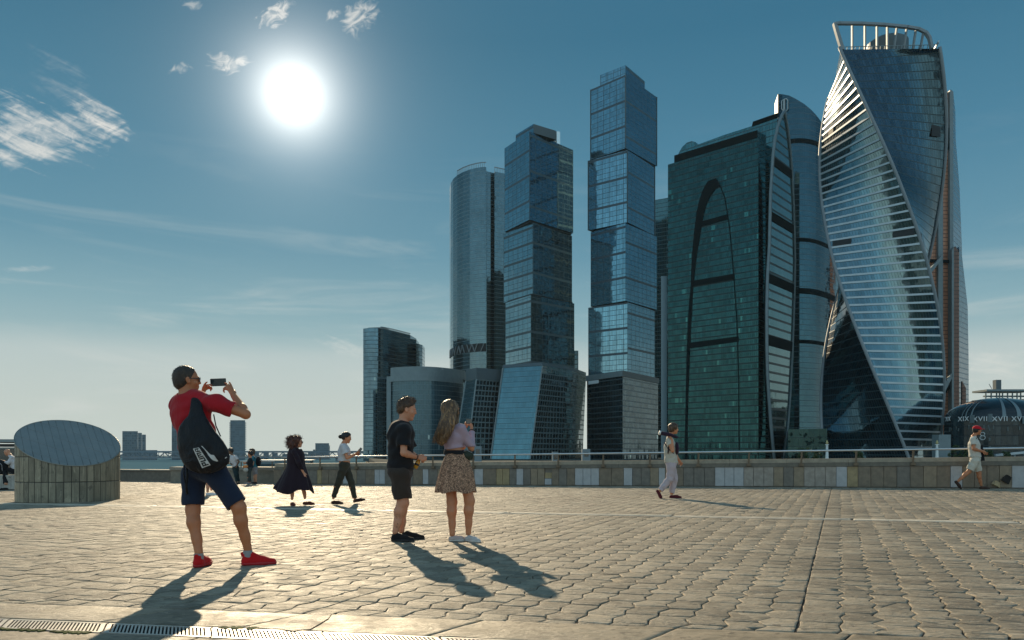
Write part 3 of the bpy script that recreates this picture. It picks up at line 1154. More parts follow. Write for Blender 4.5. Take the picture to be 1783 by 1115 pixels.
F_copper = facade('copper wall', 3.2, 1.6, (0.62, 0.27, 0.15), (0.20, 0.08, 0.05), 0.22, 0.14, var=0.3, metal=0.15, rough=0.4, tilt=0.02)
F_dark = facade('dark service wall', 4.0, 2.0, (0.04, 0.07, 0.085), (0.07, 0.10, 0.11), 0.16, 0.10, var=0.5, tilt=0.03, bright=0.04)
F_podium = facade('podium grid wall', 4.0, 3.0, (0.06, 0.10, 0.115), (0.15, 0.20, 0.21), 0.24, 0.22, var=0.6, tilt=0.04, bright=0.05)
F_slant = facade('slanted glass', 3.9, 1.5, (0.105, 0.205, 0.235), (0.06, 0.11, 0.13), 0.07, 0.08, var=0.25, tilt=0.012)
F_far = facade('far tower wall', 3.6, 3.0, (0.09, 0.13, 0.16), (0.12, 0.16, 0.18), 0.3, 0.2, var=0.5, metal=0.4, rough=0.3, tilt=0.02)
M_roof = plain('flat roof', (0.12, 0.13, 0.13), 0.8)
M_capd = plain('dark cornice', (0.10, 0.13, 0.14), 0.5, 0.2)
M_rib = plain('pale rib', (0.26, 0.29, 0.30), 0.55, 0.1, var=0.06, vscale=0.2)
M_band = plain('pale floor band', (0.50, 0.56, 0.58), 0.4, 0.25, var=0.06, vscale=0.2)
M_gband = plain('grey cladding band', (0.20, 0.25, 0.26), 0.5, 0.2, var=0.08, vscale=0.3)
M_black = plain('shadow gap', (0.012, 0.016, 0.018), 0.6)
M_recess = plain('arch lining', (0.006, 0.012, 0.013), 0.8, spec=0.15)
M_darkglass = plain('dark glass', (0.01, 0.03, 0.035), 0.08, 0.0, spec=0.8)


def boxfoot(Z, L, C, R):
    """three top corners given as sight lines at height Z; the hidden fourth completes the parallelogram"""
    l, c, r = PZ(*L, Z), PZ(*C, Z), PZ(*R, Z)
    b = l + r - c
    return [l, c, r, b]


def atz(foot, z, grow=0.0):
    cx_ = sum(p.x for p in foot) / len(foot); cy_ = sum(p.y for p in foot) / len(foot)
    return [Vector((cx_ + (p.x - cx_) * (1 + grow), cy_ + (p.y - cy_) * (1 + grow), z)) for p in foot]


def block(name, foot, z0, z1, mats, parent, grow=0.0, gap=False):
    """a glazed block: left wall, right wall, hidden walls; optional dark soffit gap above"""
    mb = MB()
    b, t_ = atz(foot, z0, grow), atz(foot, z1, grow)
    n = len(foot)
    for i in range(n):
        j = (i + 1) % n
        L_ = (b[j] - b[i]).length
        mb.face([b[i], b[j], t_[j], t_[i]], [(0, z0), (L_, z0), (L_, z1), (0, z1)], min(i, 1))
    mb.face(t_, None, 2)
    mb.face(b[::-1], None, 3)
    return mb.build(name, mats, parent, normals=True)


def center(foot, z=ZB):
    return (sum(p.x for p in foot) / len(foot), sum(p.y for p in foot) / len(foot), z)


def edge_strips(parent, foot, z0, z1, mat_, r=0.5, idx=(0, 1, 2), name='corner_trim'):
    for i in idx:
        mb = MB()
        p_ = foot[i]
        mb.box((p_.x, p_.y, (z0 + z1) / 2), r, r, z1 - z0, rz=0.7)
        mb.build(name, mat_, parent)


# ---- tallest stacked tower
FA = boxfoot(294, (1028.5, 156.5), (1089, 130.6), (1143.5, 169.4))
FB = boxfoot(236.5, (1024.3, 279.7), (1092.3, 261), (1140, 291.3))
T = thing('skyscraper', 'tallest tower of four offset blue glass blocks stacked under a stepped top', 'skyscraper', center(FA))
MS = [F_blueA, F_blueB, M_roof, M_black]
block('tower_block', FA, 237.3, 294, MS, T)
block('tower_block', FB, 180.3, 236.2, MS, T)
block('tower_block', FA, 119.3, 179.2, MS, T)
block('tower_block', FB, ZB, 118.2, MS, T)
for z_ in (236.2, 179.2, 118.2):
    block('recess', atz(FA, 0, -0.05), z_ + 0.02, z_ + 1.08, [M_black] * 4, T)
CR = boxfoot(303, (1045, 131), (1089, 113.5), (1122.6, 142))
block('crown', CR, 294.02, 303, [F_blueA, F_blueB, M_roof, M_black], T)
edge_strips(T, atz(FA, 0), 237.3, 294, M_capd, 0.7)
edge_strips(T, atz(FB, 0), 180.3, 236.2, M_capd, 0.7)

# ---- second stacked tower
F2 = boxfoot(249.5, (878.5, 258.8), (922, 229), (998, 261.7))
F3 = boxfoot(180, (877, 408), (928, 388), (996, 411))
F4 = boxfoot(123, (880, 527), (924.3, 513), (1000, 528))
T = thing('skyscraper', 'second stacked blue tower, left of the tallest, its upper glass block oversailing', 'skyscraper', center(F2))
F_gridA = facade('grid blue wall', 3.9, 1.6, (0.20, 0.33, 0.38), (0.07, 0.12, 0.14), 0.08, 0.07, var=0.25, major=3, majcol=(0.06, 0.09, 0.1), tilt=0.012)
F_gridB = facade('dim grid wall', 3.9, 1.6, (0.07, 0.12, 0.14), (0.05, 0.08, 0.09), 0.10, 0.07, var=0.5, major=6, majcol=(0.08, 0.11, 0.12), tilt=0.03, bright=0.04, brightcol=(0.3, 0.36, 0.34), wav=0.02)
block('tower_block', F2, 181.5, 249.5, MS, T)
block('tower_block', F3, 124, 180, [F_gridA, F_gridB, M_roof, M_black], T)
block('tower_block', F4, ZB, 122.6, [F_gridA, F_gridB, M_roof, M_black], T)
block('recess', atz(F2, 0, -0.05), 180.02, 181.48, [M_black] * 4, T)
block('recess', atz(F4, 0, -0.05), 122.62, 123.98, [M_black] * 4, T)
C2 = boxfoot(256.5, (898, 235), (929, 216), (968, 228))
block('crown', C2, 249.52, 256.5, [F_blueA, M_capd, M_roof, M_black], T)
q = P(957, 228, 626)
mb = MB(); mb.box((q.x, 626, 255.5), 6, 6, 12, rz=0.6); mb.build('roof_plant', M_capd, T)
M_mirror = plain('polished fin', (0.75, 0.74, 0.70), 0.22, 0.9, var=0.02)
q = P(971, 240, 624)
mb = MB(); mb.box((q.x, 624, 254.6), 3.0, 3.0, 10.2, rz=0.35); mb.build('roof_fin', M_mirror, T)
# stair tower on the right side of its lower blocks
S1 = [P(999.5, 528, 655), P(1007, 531, 655), P(1007, 531, 690), P(999.5, 528, 690)]
block('side_stair', S1, ZB, 88, [F_podium] * 2 + [M_roof, M_black], T)

# ---- round shouldered tower behind it
cyl_pts = [(783, 327), (785, 319), (789, 312), (796, 305.5), (806, 300), (818, 295.5), (830, 292.5), (840, 291), (846.5, 291)]
Zc = 266.0
fr = [PZ(x, y, Zc) for x, y in cyl_pts]
fr2 = [PZ(847.5, 298.5, Zc) , PZ(860, 301.5, Zc), PZ(861, 299, Zc), PZ(880, 303, Zc), PZ(905, 309, Zc)]
back = [Vector((fr2[-1].x, fr2[-1].y + 25, Zc)), Vector((fr[0].x + 4, fr[0].y + 30, Zc)), Vector((fr[0].x, fr[0].y + 12, Zc))]
T = thing('skyscraper', 'round fronted grey blue tower with a curved sloping roofline, behind the second stacked tower', 'skyscraper', center(fr))


def dens(pts_, n=26, deg=3):
    xs_ = [p[0] for p in pts_]; cf_ = np.polyfit(xs_, [p[1] for p in pts_], deg)
    return [(x_, float(np.polyval(cf_, x_))) for x_ in np.linspace(xs_[0], xs_[-1], n)]


def wallstrip(name, top, z0, mat_, parent, back=None, roof=M_roof, zt=None, smooth=False):
    mb = MB()
    u = 0
    pts_ = top
    for i in range(len(pts_) - 1):
        a_, b_ = pts_[i], pts_[i + 1]
        L_ = math.hypot(b_.x - a_.x, b_.y - a_.y)
        mb.face([(a_.x, a_.y, z0), (b_.x, b_.y, z0), tuple(b_), tuple(a_)], [(u, z0), (u + L_, z0), (u + L_, b_.z), (u, a_.z)], 0)
        u += L_
    if back:
        pts2 = [pts_[-1]] + back + [pts_[0]]
        for i in range(len(pts2) - 1):
            a_, b_ = pts2[i], pts2[i + 1]
            L_ = math.hypot(b_.x - a_.x, b_.y - a_.y)
            mb.face([(a_.x, a_.y, z0), (b_.x, b_.y, z0), tuple(b_), tuple(a_)], [(u, z0), (u + L_, z0), (u + L_, b_.z), (u, a_.z)], 0)
            u += L_
        mb.face(pts_ + back, None, 1)
    return mb.build(name, [mat_, roof], parent, normals=True)


wallstrip('tower_body', fr + fr2, ZB, F_cyl, T, back)
# open louvred parapet
for seg_ in (fr[3:], fr2[2:4]):
    mb = MB()
    for i in range(len(seg_) - 1):
        a_, b_ = seg_[i], seg_[i + 1]
        mb.bar(a_ + Vector((0, 0, 4.2)), b_ + Vector((0, 0, 4.2)), 0.6, 0.7)
        n_ = max(2, int((b_ - a_).length / 1.6))
        for k in range(n_):
            q = a_.lerp(b_, k / n_)
            mb.bar(q, q + Vector((0, 0, 4)), 0.35, 0.5, up=(0, 1, 0))
    mb.build('roof_louvres', M_rib, T)
# dark recessed storey with white cross braces
zb0, zb1 = 95.5, 103.0
mb = MB()
ring = [P(x, 600, 0).xy for x, y in cyl_pts]
frb = [Vector((p.x, p.y, 0)) for p in fr]
for i in range(len(frb) - 1):
    a_, b_ = frb[i], frb[i + 1]
    n_ = Vector((b_.y - a_.y, -(b_.x - a_.x), 0)).normalized() * 0.35
    if n_.y > 0: n_ = -n_
    mb.face([a_ + n_ + Vector((0, 0, zb0)), b_ + n_ + Vector((0, 0, zb0)), b_ + n_ + Vector((0, 0, zb1)), a_ + n_ + Vector((0, 0, zb1))])
mb.build('recessed_storey', M_black, T)
mb = MB()
acc = [0.0]
for i in range(len(frb) - 1):
    acc.append(acc[-1] + (frb[i + 1] - frb[i]).length)


def along(s_):
    for i in range(len(frb) - 1):
        if acc[i + 1] >= s_ or i == len(frb) - 2:
            return frb[i].lerp(frb[i + 1], (s_ - acc[i]) / (acc[i + 1] - acc[i]))


s_ = 4.0; k = 0
while s_ + 3.2 < acc[-1]:
    a_ = along(s_) + Vector((-0.3, -0.9, zb0 if k % 2 == 0 else zb1)); b_ = along(s_ + 3.2) + Vector((-0.3, -0.9, zb1 if k % 2 == 0 else zb0))
    if k % 5 != 4:
        mb.bar(a_, b_, 0.7, 0.7)
    s_ += 3.2; k += 1
mb.build('cross_braces', M_rib, T)

# ---- leftmost tower
Zl = 118.0
top = [(632.5, 573), (638, 571.5), (646, 570.6), (655, 571.5), (664, 573), (678, 575), (692, 578), (704, 581), (714.5, 584)]
fr = [PZ(x, y, Zl) for x, y in dens(top, 20)]
back = [Vector((fr[-1].x + 3, fr[-1].y + 25, Zl)), Vector((fr[0].x + 1, fr[0].y + 25, Zl))]
T = thing('skyscraper', 'isolated dark slate tower left of all the others, with a gently curved stepped top', 'skyscraper', center(fr))
wallstrip('tower_body', fr, ZB, F_slate, T, back)
for (xa, ya, xb, yb, lb) in ((714.6, 590, 725, 592, 0), (725, 598, 735.5, 601, 0)):
    z_ = (790 - ya) / (790 - 584) * (Zl - H) + H
    a_ = P(xa, ya, fr[-1].y); b_ = P(xb, yb, fr[-1].y * (790 - ya) / (790 - yb))
    b_.z = a_.z
    wallstrip('stepped_wing', [a_, b_], ZB, F_slate, T, [Vector((b_.x, b_.y + 22, a_.z)), Vector((a_.x, a_.y + 22, a_.z))])
mb = MB()
for i in range(7, len(fr) - 1):
    a_, b_ = fr[i], fr[i + 1]
    mb.bar(a_ + Vector((0, 0, 1.6)), b_ + Vector((0, 0, 1.6)), 0.5, 0.5)
    for k in range(3):
        q = a_.lerp(b_, k / 3); mb.bar(q, q + Vector((0, 0, 1.6)), 0.4, 0.5, up=(0, 1, 0))
mb.build('roof_louvres', M_rib, T)
mb = MB(); mb.box((fr[7].x - 4, fr[7].y + 12, Zl + 1.0), 16, 12, 2.0, rz=-0.2); mb.build('roof_plant', M_capd, T)

# ---- low round fronted building
Zr = 62.0
T = thing('office_building', 'low round fronted office building framed by a pale band, behind the couple', 'office building', P(740, 800, 640))
prof = dens([(681, 656), (700, 654.5), (720, 653.8), (745, 654), (770, 655.8), (790, 658), (806, 660.5)])
fr = [PZ(x, y, Zr) for x, y in prof]
back = [Vector((fr[-1].x, fr[-1].y + 40, Zr)), Vector((fr[0].x, fr[0].y + 30, Zr))]
wallstrip('glass_front', [Vector((p.x, p.y, Zr - 3)) for p in fr], ZB, F_round, T)
fo = [Vector((p.x, p.y - 0.8, Zr)) for p in fr]
fo[0].x -= 3.4
wallstrip('front_band', fo, Zr - 4.2, M_gband, T)
pil = [Vector((fr[0].x - 3.4, fr[0].y - 0.9, Zr)), Vector((fr[0].x, fr[0].y - 0.9, Zr))]
mb = MB(); mb.box(((pil[0].x + pil[1].x) / 2, pil[0].y + 4, (Zr - 4.2 + ZB) / 2), 3.4, 9, Zr - 4.2 - ZB); mb.build('side_pier', M_gband, T)
wallstrip('shell', [Vector((p.x, p.y + 1, Zr - 0.1)) for p in fr], ZB, F_dark, T, [Vector((p.x, p.y, Zr - 0.1)) for p in back])
pro2 = dens([(680, 645.5), (690, 643.5), (712, 641.5), (735, 641), (760, 643), (785, 646), (809, 650)])
f2 = [PZ(x, y, Zr + 7.5) for x, y in pro2]
for i, p_ in enumerate(f2):
    p_.y = fr[i].y + 5; p_.x = P(pro2[i][0], 0, p_.y).x
wallstrip('upper_roof', f2, Zr - 0.08, M_gband, T, [Vector((f2[-1].x, f2[-1].y + 30, Zr + 7.5)), Vector((f2[0].x, f2[0].y + 30, Zr + 7.5))])
mb = MB()
for k in range(28):
    q = f2[11].lerp(f2[18], k / 28) + Vector((0, -0.5, -1.2)); mb.box(q, 0.5, 0.3, 1.7)
mb.build('roof_louvres', M_rib, T)
# its taller side wing
wl = [PZ(657, 657, Zr + 1), PZ(675, 658.5, Zr + 1)]
wallstrip('side_wing', wl, ZB, facade('wing wall', 3.9, 1.8, (0.13, 0.20, 0.23), (0.16, 0.22, 0.24), 0.1, 0.1, var=0.2), T, [Vector((wl[1].x, wl[1].y + 30, Zr + 1)), Vector((wl[0].x, wl[0].y + 30, Zr + 1))])

# ---- two podiums with leaning glass fronts


def leaner(name, label, topL, topR, botL, botR, endT, endB, Zt, cap, d_shift=0.0, midT=None, midB=None, light=True):
    """leaning glass front (topL-topR / botL-botR) and a darker side wall running to endT/endB"""
    tl, tr = PZ(*topL, Zt), PZ(*topR, Zt)
    bl, br = P(botL[0], 0, tl.y - 6), P(botR[0], 0, tr.y - 6)
    bl.z = br.z = ZB
    # where the slanted edges would reach the bank below the visible base
    T_ = thing(name, label, 'office building', (tr.x, tr.y, ZB))
    mb_ = MB()
    L_ = (tr - tl).length
    L2_ = (br - bl).length
    mb_.face([bl, br, tr, tl], [(0, ZB), (L2_, ZB), (L2_, Zt), (0, Zt)])
    mb_.build('leaning_glass', F_slant, T_, normals=False)
    et, eb = PZ(*endT, Zt), None
    mids_t = [tr] + [PZ(x, y, Zt) for x, y in (midT or [])] + [et]
    mids_b = []
    for i, q in enumerate(mids_t):
        if i == 0:
            mids_b.append(br)
        else:
            px_ = (midB or [])[i - 1] if i - 1 < len(midB or []) else endB
            v_ = P(px_, 0, q.y - 2); v_.z = ZB; mids_b.append(v_)
    mb_ = MB(); u_ = 0
    for i in range(len(mids_t) - 1):
        L_ = (mids_t[i + 1] - mids_t[i]).length
        mb_.face([mids_b[i], mids_b[i + 1], mids_t[i + 1], mids_t[i]], [(u_, ZB), (u_ + L_, ZB), (u_ + L_, Zt), (u_, Zt)])
        u_ += L_
    mb_.build('side_wall', F_podium, T_)
    # back, roof, cap
    bk = [Vector((mids_t[-1].x, mids_t[-1].y + 25, Zt)), Vector((tl.x + 3, tl.y + 40, Zt))]
    mb_ = MB()
    mb_.face([tl] + mids_t + bk, None, 1)
    loop = [mids_t[-1]] + bk + [tl]
    lb = [mids_b[-1], Vector((bk[0].x, bk[0].y, ZB)), Vector((bk[1].x, bk[1].y, ZB)), bl]
    for i in range(3):
        mb_.face([lb[i], lb[i + 1], loop[i + 1], loop[i]], None, 0)
    mb_.build('rear_walls', [F_dark, M_roof], T_)
    mb_ = MB()
    n0 = Vector((0, -0.5, 0))
    rim = [tl] + mids_t
    up_ = Vector((0.0, 1.0, cap))
    for i in range(len(rim) - 1):
        mb_.face([rim[i] + n0, rim[i + 1] + n0, rim[i + 1] + up_, rim[i] + up_])
    mb_.face([q + up_ for q in rim] + [Vector((q.x, q.y, Zt + cap)) for q in bk])
    mb_.build('cornice', M_capd, T_)
    mb_ = MB()
    for (a_, b_) in ((bl, tl), (br, tr)):
        mb_.bar(a_ + Vector((0, -0.4, 0)), b_ + Vector((0, -0.4, 0)), 1.0, 0.5, up=(0, 1, 0))
    mb_.build('edge_frame', M_gband, T_)
    return T_


leaner('office_building', 'narrower leaning glass podium just right of the girl, under the round fronted tower', (811, 663.6), (829.5, 660), (789, 0), (812, 0),
       (873, 663), 868, 57, 8.5)
leaner('office_building', 'broad leaning blue glass podium below the second stacked tower', (875.5, 641), (944.4, 637), (853, 0), (922, 0),
       (1020.5, 654), 1014, 66, 2.5, midT=[(985, 643.5), (1005, 648.5)], midB=[978, 1001])

# ---- podium of the tallest tower and its neighbours
Zp = 58.0
T = thing('office_building', 'dark low block with a pale roof edge at the foot of the tallest tower', 'office building', P(1080, 800, 560))
f_ = boxfoot(Zp, (1022, 664), (1084, 655.5), (1146, 668))
block('body', f_, ZB, Zp, [F_dark, F_podium, M_roof, M_black], T)
block('roof_slab', atz(f_, 0, 0.03), Zp + 0.02, Zp + 4.2, [M_gband, M_capd, M_roof, M_black], T)
mb = MB(); a_ = P(1025, 667, f_[0].y - 8); b_ = P(1047, 664, f_[0].y - 14)
mb.bar(a_, b_, 1.0, 2.6, up=(0, 0, 1)); mb.build('canopy_edge', M_band, T)
# low white vans / huts? plain quay kiosks between the buildings and the river
T = thing('skyscraper', 'faint grey tower mostly hidden between the tallest tower and the green slab', 'skyscraper', P(1150, 800, 720))
f_ = [P(1138, 349, 720), P(1166, 354, 712), P(1166, 350, 760), P(1138, 349, 760)]
zt = f_[0].z
block('tower_body', f_, ZB, zt, [facade('faint wall', 3.8, 1.8, (0.07, 0.14, 0.15), (0.08, 0.14, 0.15), 0.15, 0.1, var=0.2)] * 2 + [M_roof, M_black], T)
T = thing('skyscraper', 'narrow pale grey concrete shaft beside the green slab tower', 'skyscraper', P(1156, 800, 530))
f_ = [P(1151, 481, 530), P(1161.5, 481, 530), P(1161.5, 481, 541), P(1151, 481, 541)]
block('shaft', f_, ZB, f_[0].z, [plain('pale shaft', (0.20, 0.27, 0.30), 0.4, 0.3)] * 2 + [M_roof, M_black], T)

# ---- broad green slab with an arch drawn on it
Zg = 196.0
gl, gr = PZ(1163, 287, Zg), PZ(1320.5, 240, Zg)
g2 = PZ(1334, 253, Zg)
T = thing('skyscraper', 'broad dark green glass slab with a tall arch shape cut in its front', 'skyscraper', (gl.lerp(gr, 0.5)).to_tuple()[:2] + (ZB,))
bkv = Vector((0.62, 0.78, 0)) * 36
foot = [gl, gr, g2, g2 + bkv * 0.8, gl + bkv]
mb = MB()
fl_ = [Vector((p.x, p.y, ZB)) for p in foot]
for i in range(5):
    j = (i + 1) % 5
    L_ = (foot[j] - foot[i]).length
    mb.face([fl_[i], fl_[j], foot[j], foot[i]], [(0, ZB), (L_, ZB), (L_, Zg), (0, Zg)], 0 if i == 0 else 1)
mb.face(foot, None, 2)
mb.build('tower_body', [F_green, F_green2, M_roof], T)


def slabpt(px, py, off=0.5):
    return on_plane(px, py, gl, gr, off)


def plate(name, px_poly, mat_, parent, a_, b_, off=0.5, thick=0.45):
    fr_ = [on_plane(x, y, a_, b_, off) for x, y in px_poly]
    t2 = Vector((b_.x - a_.x, b_.y - a_.y, 0)).normalized(); n_ = Vector((t2.y, -t2.x, 0))
    if n_.y > 0: n_ = -n_
    bk_ = [q - n_ * thick for q in fr_]
    mb_ = MB()
    mb_.face(fr_)
    for i in range(len(fr_)):
        j = (i + 1) % len(fr_)
        mb_.face([fr_[i], fr_[j], bk_[j], bk_[i]])
    return mb_.build(name, mat_, parent)


outer = [(1192, 800), (1192.5, 754), (1195.4, 617), (1198.6, 541), (1202.6, 495), (1205, 440), (1209, 398), (1213, 368), (1219, 342), (1227, 322), (1235, 312), (1243, 308.5), (1250, 312), (1254, 324)]
inner = [(1246, 328), (1238, 338), (1230, 353), (1224, 374), (1217.5, 414), (1212, 448), (1208, 482), (1205, 520), (1201, 602), (1197, 700), (1196, 800)]
# triangulate the crescent as a strip so that the concave outline stays clean
ou = [on_plane(x, y, gl, gr, 0.5) for x, y in outer]; inn = [on_plane(x, y, gl, gr, 0.5) for x, y in inner][::-1]


def resample(pts_, n):
    ac_ = [0]
    for i in range(len(pts_) - 1): ac_.append(ac_[-1] + (pts_[i + 1] - pts_[i]).length)
    out = []
    for k in range(n):
        s_ = ac_[-1] * k / (n - 1)
        for i in range(len(pts_) - 1):
            if ac_[i + 1] >= s_ - 1e-6:
                out.append(pts_[i].lerp(pts_[i + 1], (s_ - ac_[i]) / max(1e-6, ac_[i + 1] - ac_[i]))); break
    return out


ou_, in_ = resample(ou, 30), resample(inn, 30)
mb = MB()
for i in range(29):
    mb.face([ou_[i], ou_[i + 1], in_[i + 1], in_[i]])
    mb.face([in_[i], in_[i + 1], in_[i + 1] + Vector((0.3, 0.45, 0)), in_[i] + Vector((0.3, 0.45, 0))])
mb.build('arch_band', M_recess, T)
for poly in ([(1221, 386), (1267, 373), (1267.5, 382), (1219.5, 395)], [(1206, 489), (1278, 477), (1278.5, 486.5), (1205, 499)],
             [(1201, 597), (1285, 586), (1285.5, 595), (1200, 607)]):
    plate('plant_floor', poly, M_recess, T, gl, gr)
# thin edge of the arch on the right, and corner trims
arcR = [(1254, 324), (1262, 345), (1270, 395), (1276, 460), (1283, 560), (1286, 660), (1287, 790)]
mb = MB(); mb.tube([on_plane(x, y, gl, gr, 0.15) for x, y in arcR], 0.32, 5); mb.build('arch_edge', M_recess, T)
# set-back roof storeys
s1 = [on_plane(1174, 276, gl, gr, -7), on_plane(1319, 232.5, gl, gr, -7)]
z1 = 204.0
mb = MB()
A_ = [Vector((s1[0].x, s1[0].y, z1)), Vector((s1[1].x, s1[1].y, z1))]
A_ += [A_[1] + bkv * 0.6, A_[0] + bkv * 0.6]
block('upper_storey', A_, Zg + 0.02, z1, [M_recess, F_green2, M_roof, M_black], T)
s2 = [on_plane(1205, 250, gl, gr, -13), on_plane(1352, 204, gl, gr, -13)]
n_ = 10
prof = [(1179, 275), (1182, 266), (1188, 256), (1196, 248.5), (1204, 246), (1211, 247.5), (1215, 252)]
bm_pts = [on_plane(x, y, gl, gr, -13) for x, y in prof] + [on_plane(1260, 235.5, gl, gr, -13), on_plane(1310, 219.5, gl, gr, -13), on_plane(1353, 204.5, gl, gr, -13)]
mb = MB()
base_ = [Vector((q.x, q.y, Zg + 0.03)) for q in bm_pts]
for i in range(len(bm_pts) - 1):
    mb.face([base_[i], base_[i + 1], bm_pts[i + 1], bm_pts[i]], [(q.x, q.z) for q in (base_[i], base_[i + 1], bm_pts[i + 1], bm_pts[i])])
    mb.face([bm_pts[i], bm_pts[i + 1], bm_pts[i + 1] + bkv * 0.35, bm_pts[i] + bkv * 0.35])
q_ = bm_pts[-1]
mb.face([Vector((q_.x, q_.y, ZB)), Vector((q_.x, q_.y, ZB)) + bkv * 0.3, q_ + bkv * 0.3, q_])
mb.face([Vector((base_[-1].x, base_[-1].y, ZB)), Vector((g2.x - 8, g2.y + 6, ZB)), Vector((g2.x - 8, g2.y + 6, Zg)), Vector((base_[-1].x, base_[-1].y, Zg + 8))])
mb.build('penthouse', facade('penthouse wall', 4, 1.6, (0.06, 0.15, 0.16), (0.04, 0.09, 0.1), 0.15, 0.1), T)
mb = MB()
a_, b_ = bm_pts[-2], bm_pts[-1]
for k in range(22):
    q = a_.lerp(b_, k / 21); mb.bar(q + Vector((0, -0.3, -0.4)), q + Vector((0.6, -0.3, 2.6)), 0.7, 0.5, up=(0, 1, 0))
mb.build('roof_louvres', M_recess, T)
# dark recess between slab and lens
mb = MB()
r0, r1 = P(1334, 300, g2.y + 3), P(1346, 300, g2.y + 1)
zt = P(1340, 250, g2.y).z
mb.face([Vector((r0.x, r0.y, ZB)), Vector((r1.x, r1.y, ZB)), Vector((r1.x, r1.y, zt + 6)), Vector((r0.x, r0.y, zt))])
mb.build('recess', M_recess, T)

# ---- lens shaped front on the slab's end
T2 = thing('skyscraper', 'tall lens shaped glass front with pale curved edges closing the green slab on the right', 'skyscraper', (P(1358, 800, 478).x, 478, ZB))
leftc = [(1365, 193), (1360, 201), (1356, 211), (1352.8, 221), (1348, 243), (1344.7, 269), (1340.5, 334), (1338.2, 430), (1335, 480), (1333.7, 540), (1333.9, 602), (1335, 650), (1337.5, 693), (1341, 740), (1346, 790), (1349, 815)]
rightc = [(1365.5, 193), (1368, 203), (1370.5, 212), (1372.5, 221), (1375.5, 243), (1378, 269), (1381.2, 334), (1383.5, 430), (1382.5, 480), (1381, 540), (1378.7, 602), (1376.5, 650), (1374.5, 690), (1371, 735), (1364.5, 790), (1361, 815)]
la, lb_ = Vector((P(1334, 0, 455).x, 455, 0)), Vector((P(1384, 0, 490).x, 490, 0))
Lp = [on_plane(x, y, la, lb_) for x, y in leftc]; Rp = []
for i, (x, y) in enumerate(rightc):
    q = on_plane(x, y, la, lb_); Rp.append(Vector((q.x, q.y, Lp[i].z)))
dirv = (lb_ - la).normalized()
mb = MB()
for i in range(len(Lp) - 1):
    a_, b_, c_, d_ = Lp[i + 1], Rp[i + 1], Rp[i], Lp[i]
    uvs = [((q - la).dot(dirv), q.z) for q in (a_, b_, c_, d_)]
    mb.face([a_, b_, c_, d_], uvs)
mb.build('lens_glass', F_lens, T2)
nb = Vector((dirv.y, -dirv.x, 0)); nb = nb if nb.y < 0 else -nb
mb = MB(); mb.tube([q + nb * 0.5 for q in Lp], 1.0, 6); mb.build('curved_edge', M_gband, T2, smooth=True)
mb = MB(); mb.tube([q + nb * 0.4 for q in Rp], 0.7, 6); mb.build('curved_edge', M_gband, T2, smooth=True)
for (ya, yb, hh) in ((271, 309, 5), (372, 400, 5.5), (483, 503, 5.5), (591, 606, 6)):
    a_ = on_plane(1340, ya, la, lb_, 0.35); b_ = on_plane(1380, yb, la, lb_, 0.35); z_ = (a_.z + b_.z) / 2
    li = min(range(len(Lp)), key=lambda i: abs(Lp[i].z - z_))
    a_ = Vector((Lp[li].x, Lp[li].y, z_)); b_ = Vector((Rp[li].x, Rp[li].y, z_))
    mb = MB(); mb.bar(a_ + nb * 0.2, b_ + nb * 0.2, 0.5, hh); mb.build('plant_floor', M_recess, T2)
# solid flank behind the lens
mb = MB()
for i in range(len(Lp) - 1):
    mb.face([Lp[i], Lp[i + 1], Vector((Lp[i + 1].x * 1.06 - 1.5, Lp[i + 1].y * 1.06, Lp[i + 1].z)), Vector((Lp[i].x * 1.06 - 1.5, Lp[i].y * 1.06, Lp[i].z))])
    mb.face([Rp[i], Rp[i + 1], Vector((Rp[i + 1].x * 1.03, Rp[i + 1].y * 1.03, Rp[i + 1].z)), Vector((Rp[i].x * 1.03, Rp[i].y * 1.03, Rp[i].z))])
mb.build('flank', M_recess, T2)

# ---- sail topped tower
T = thing('skyscraper', 'dark blue tower with a sail curved top, between the lens shape and the twisted tower', 'skyscraper', (P(1410, 800, 575).x, 575, ZB))
sail = [(1354.5, 164, 566), (1362, 164.2, 562), (1374, 166.5, 559), (1383, 171, 557.5), (1392, 176, 557), (1401, 181.8, 557.5), (1411, 190, 559), (1420.5, 199.8, 562), (1428.5, 210, 566), (1436, 222.5, 571), (1445, 238, 578), (1455, 258, 588), (1465, 282, 602)]
st = [P(*s_) for s_ in sail]
back = [Vector((st[-1].x + 6, st[-1].y + 18, st[-1].z)), Vector((st[0].x + 8, st[0].y + 22, st[0].z))]
mb = MB(); u = 0
for i in range(len(st) - 1):
    a_, b_ = st[i], st[i + 1]; L_ = math.hypot(b_.x - a_.x, b_.y - a_.y)
    mb.face([(a_.x, a_.y, ZB), (b_.x, b_.y, ZB), b_, a_], [(u, ZB), (u + L_, ZB), (u + L_, b_.z), (u, a_.z)])
    mb.face([a_, b_, b_ + Vector((3, 16, 0)), a_ + Vector((3, 16, 0))], None, 1)
    u += L_
mb.face([(st[0].x, st[0].y, ZB), st[0], st[0] + Vector((3, 16, 0)), (st[0].x + 3, st[0].y + 16, ZB)], None, 1)
mb.face([(st[-1].x, st[-1].y, ZB), (st[-1].x, st[-1].y + 30, ZB), (st[-1].x, st[-1].y + 30, st[-1].z), st[-1]], None, 1)
o_ = mb.build('sail_body', [F_sail, M_capd], T)
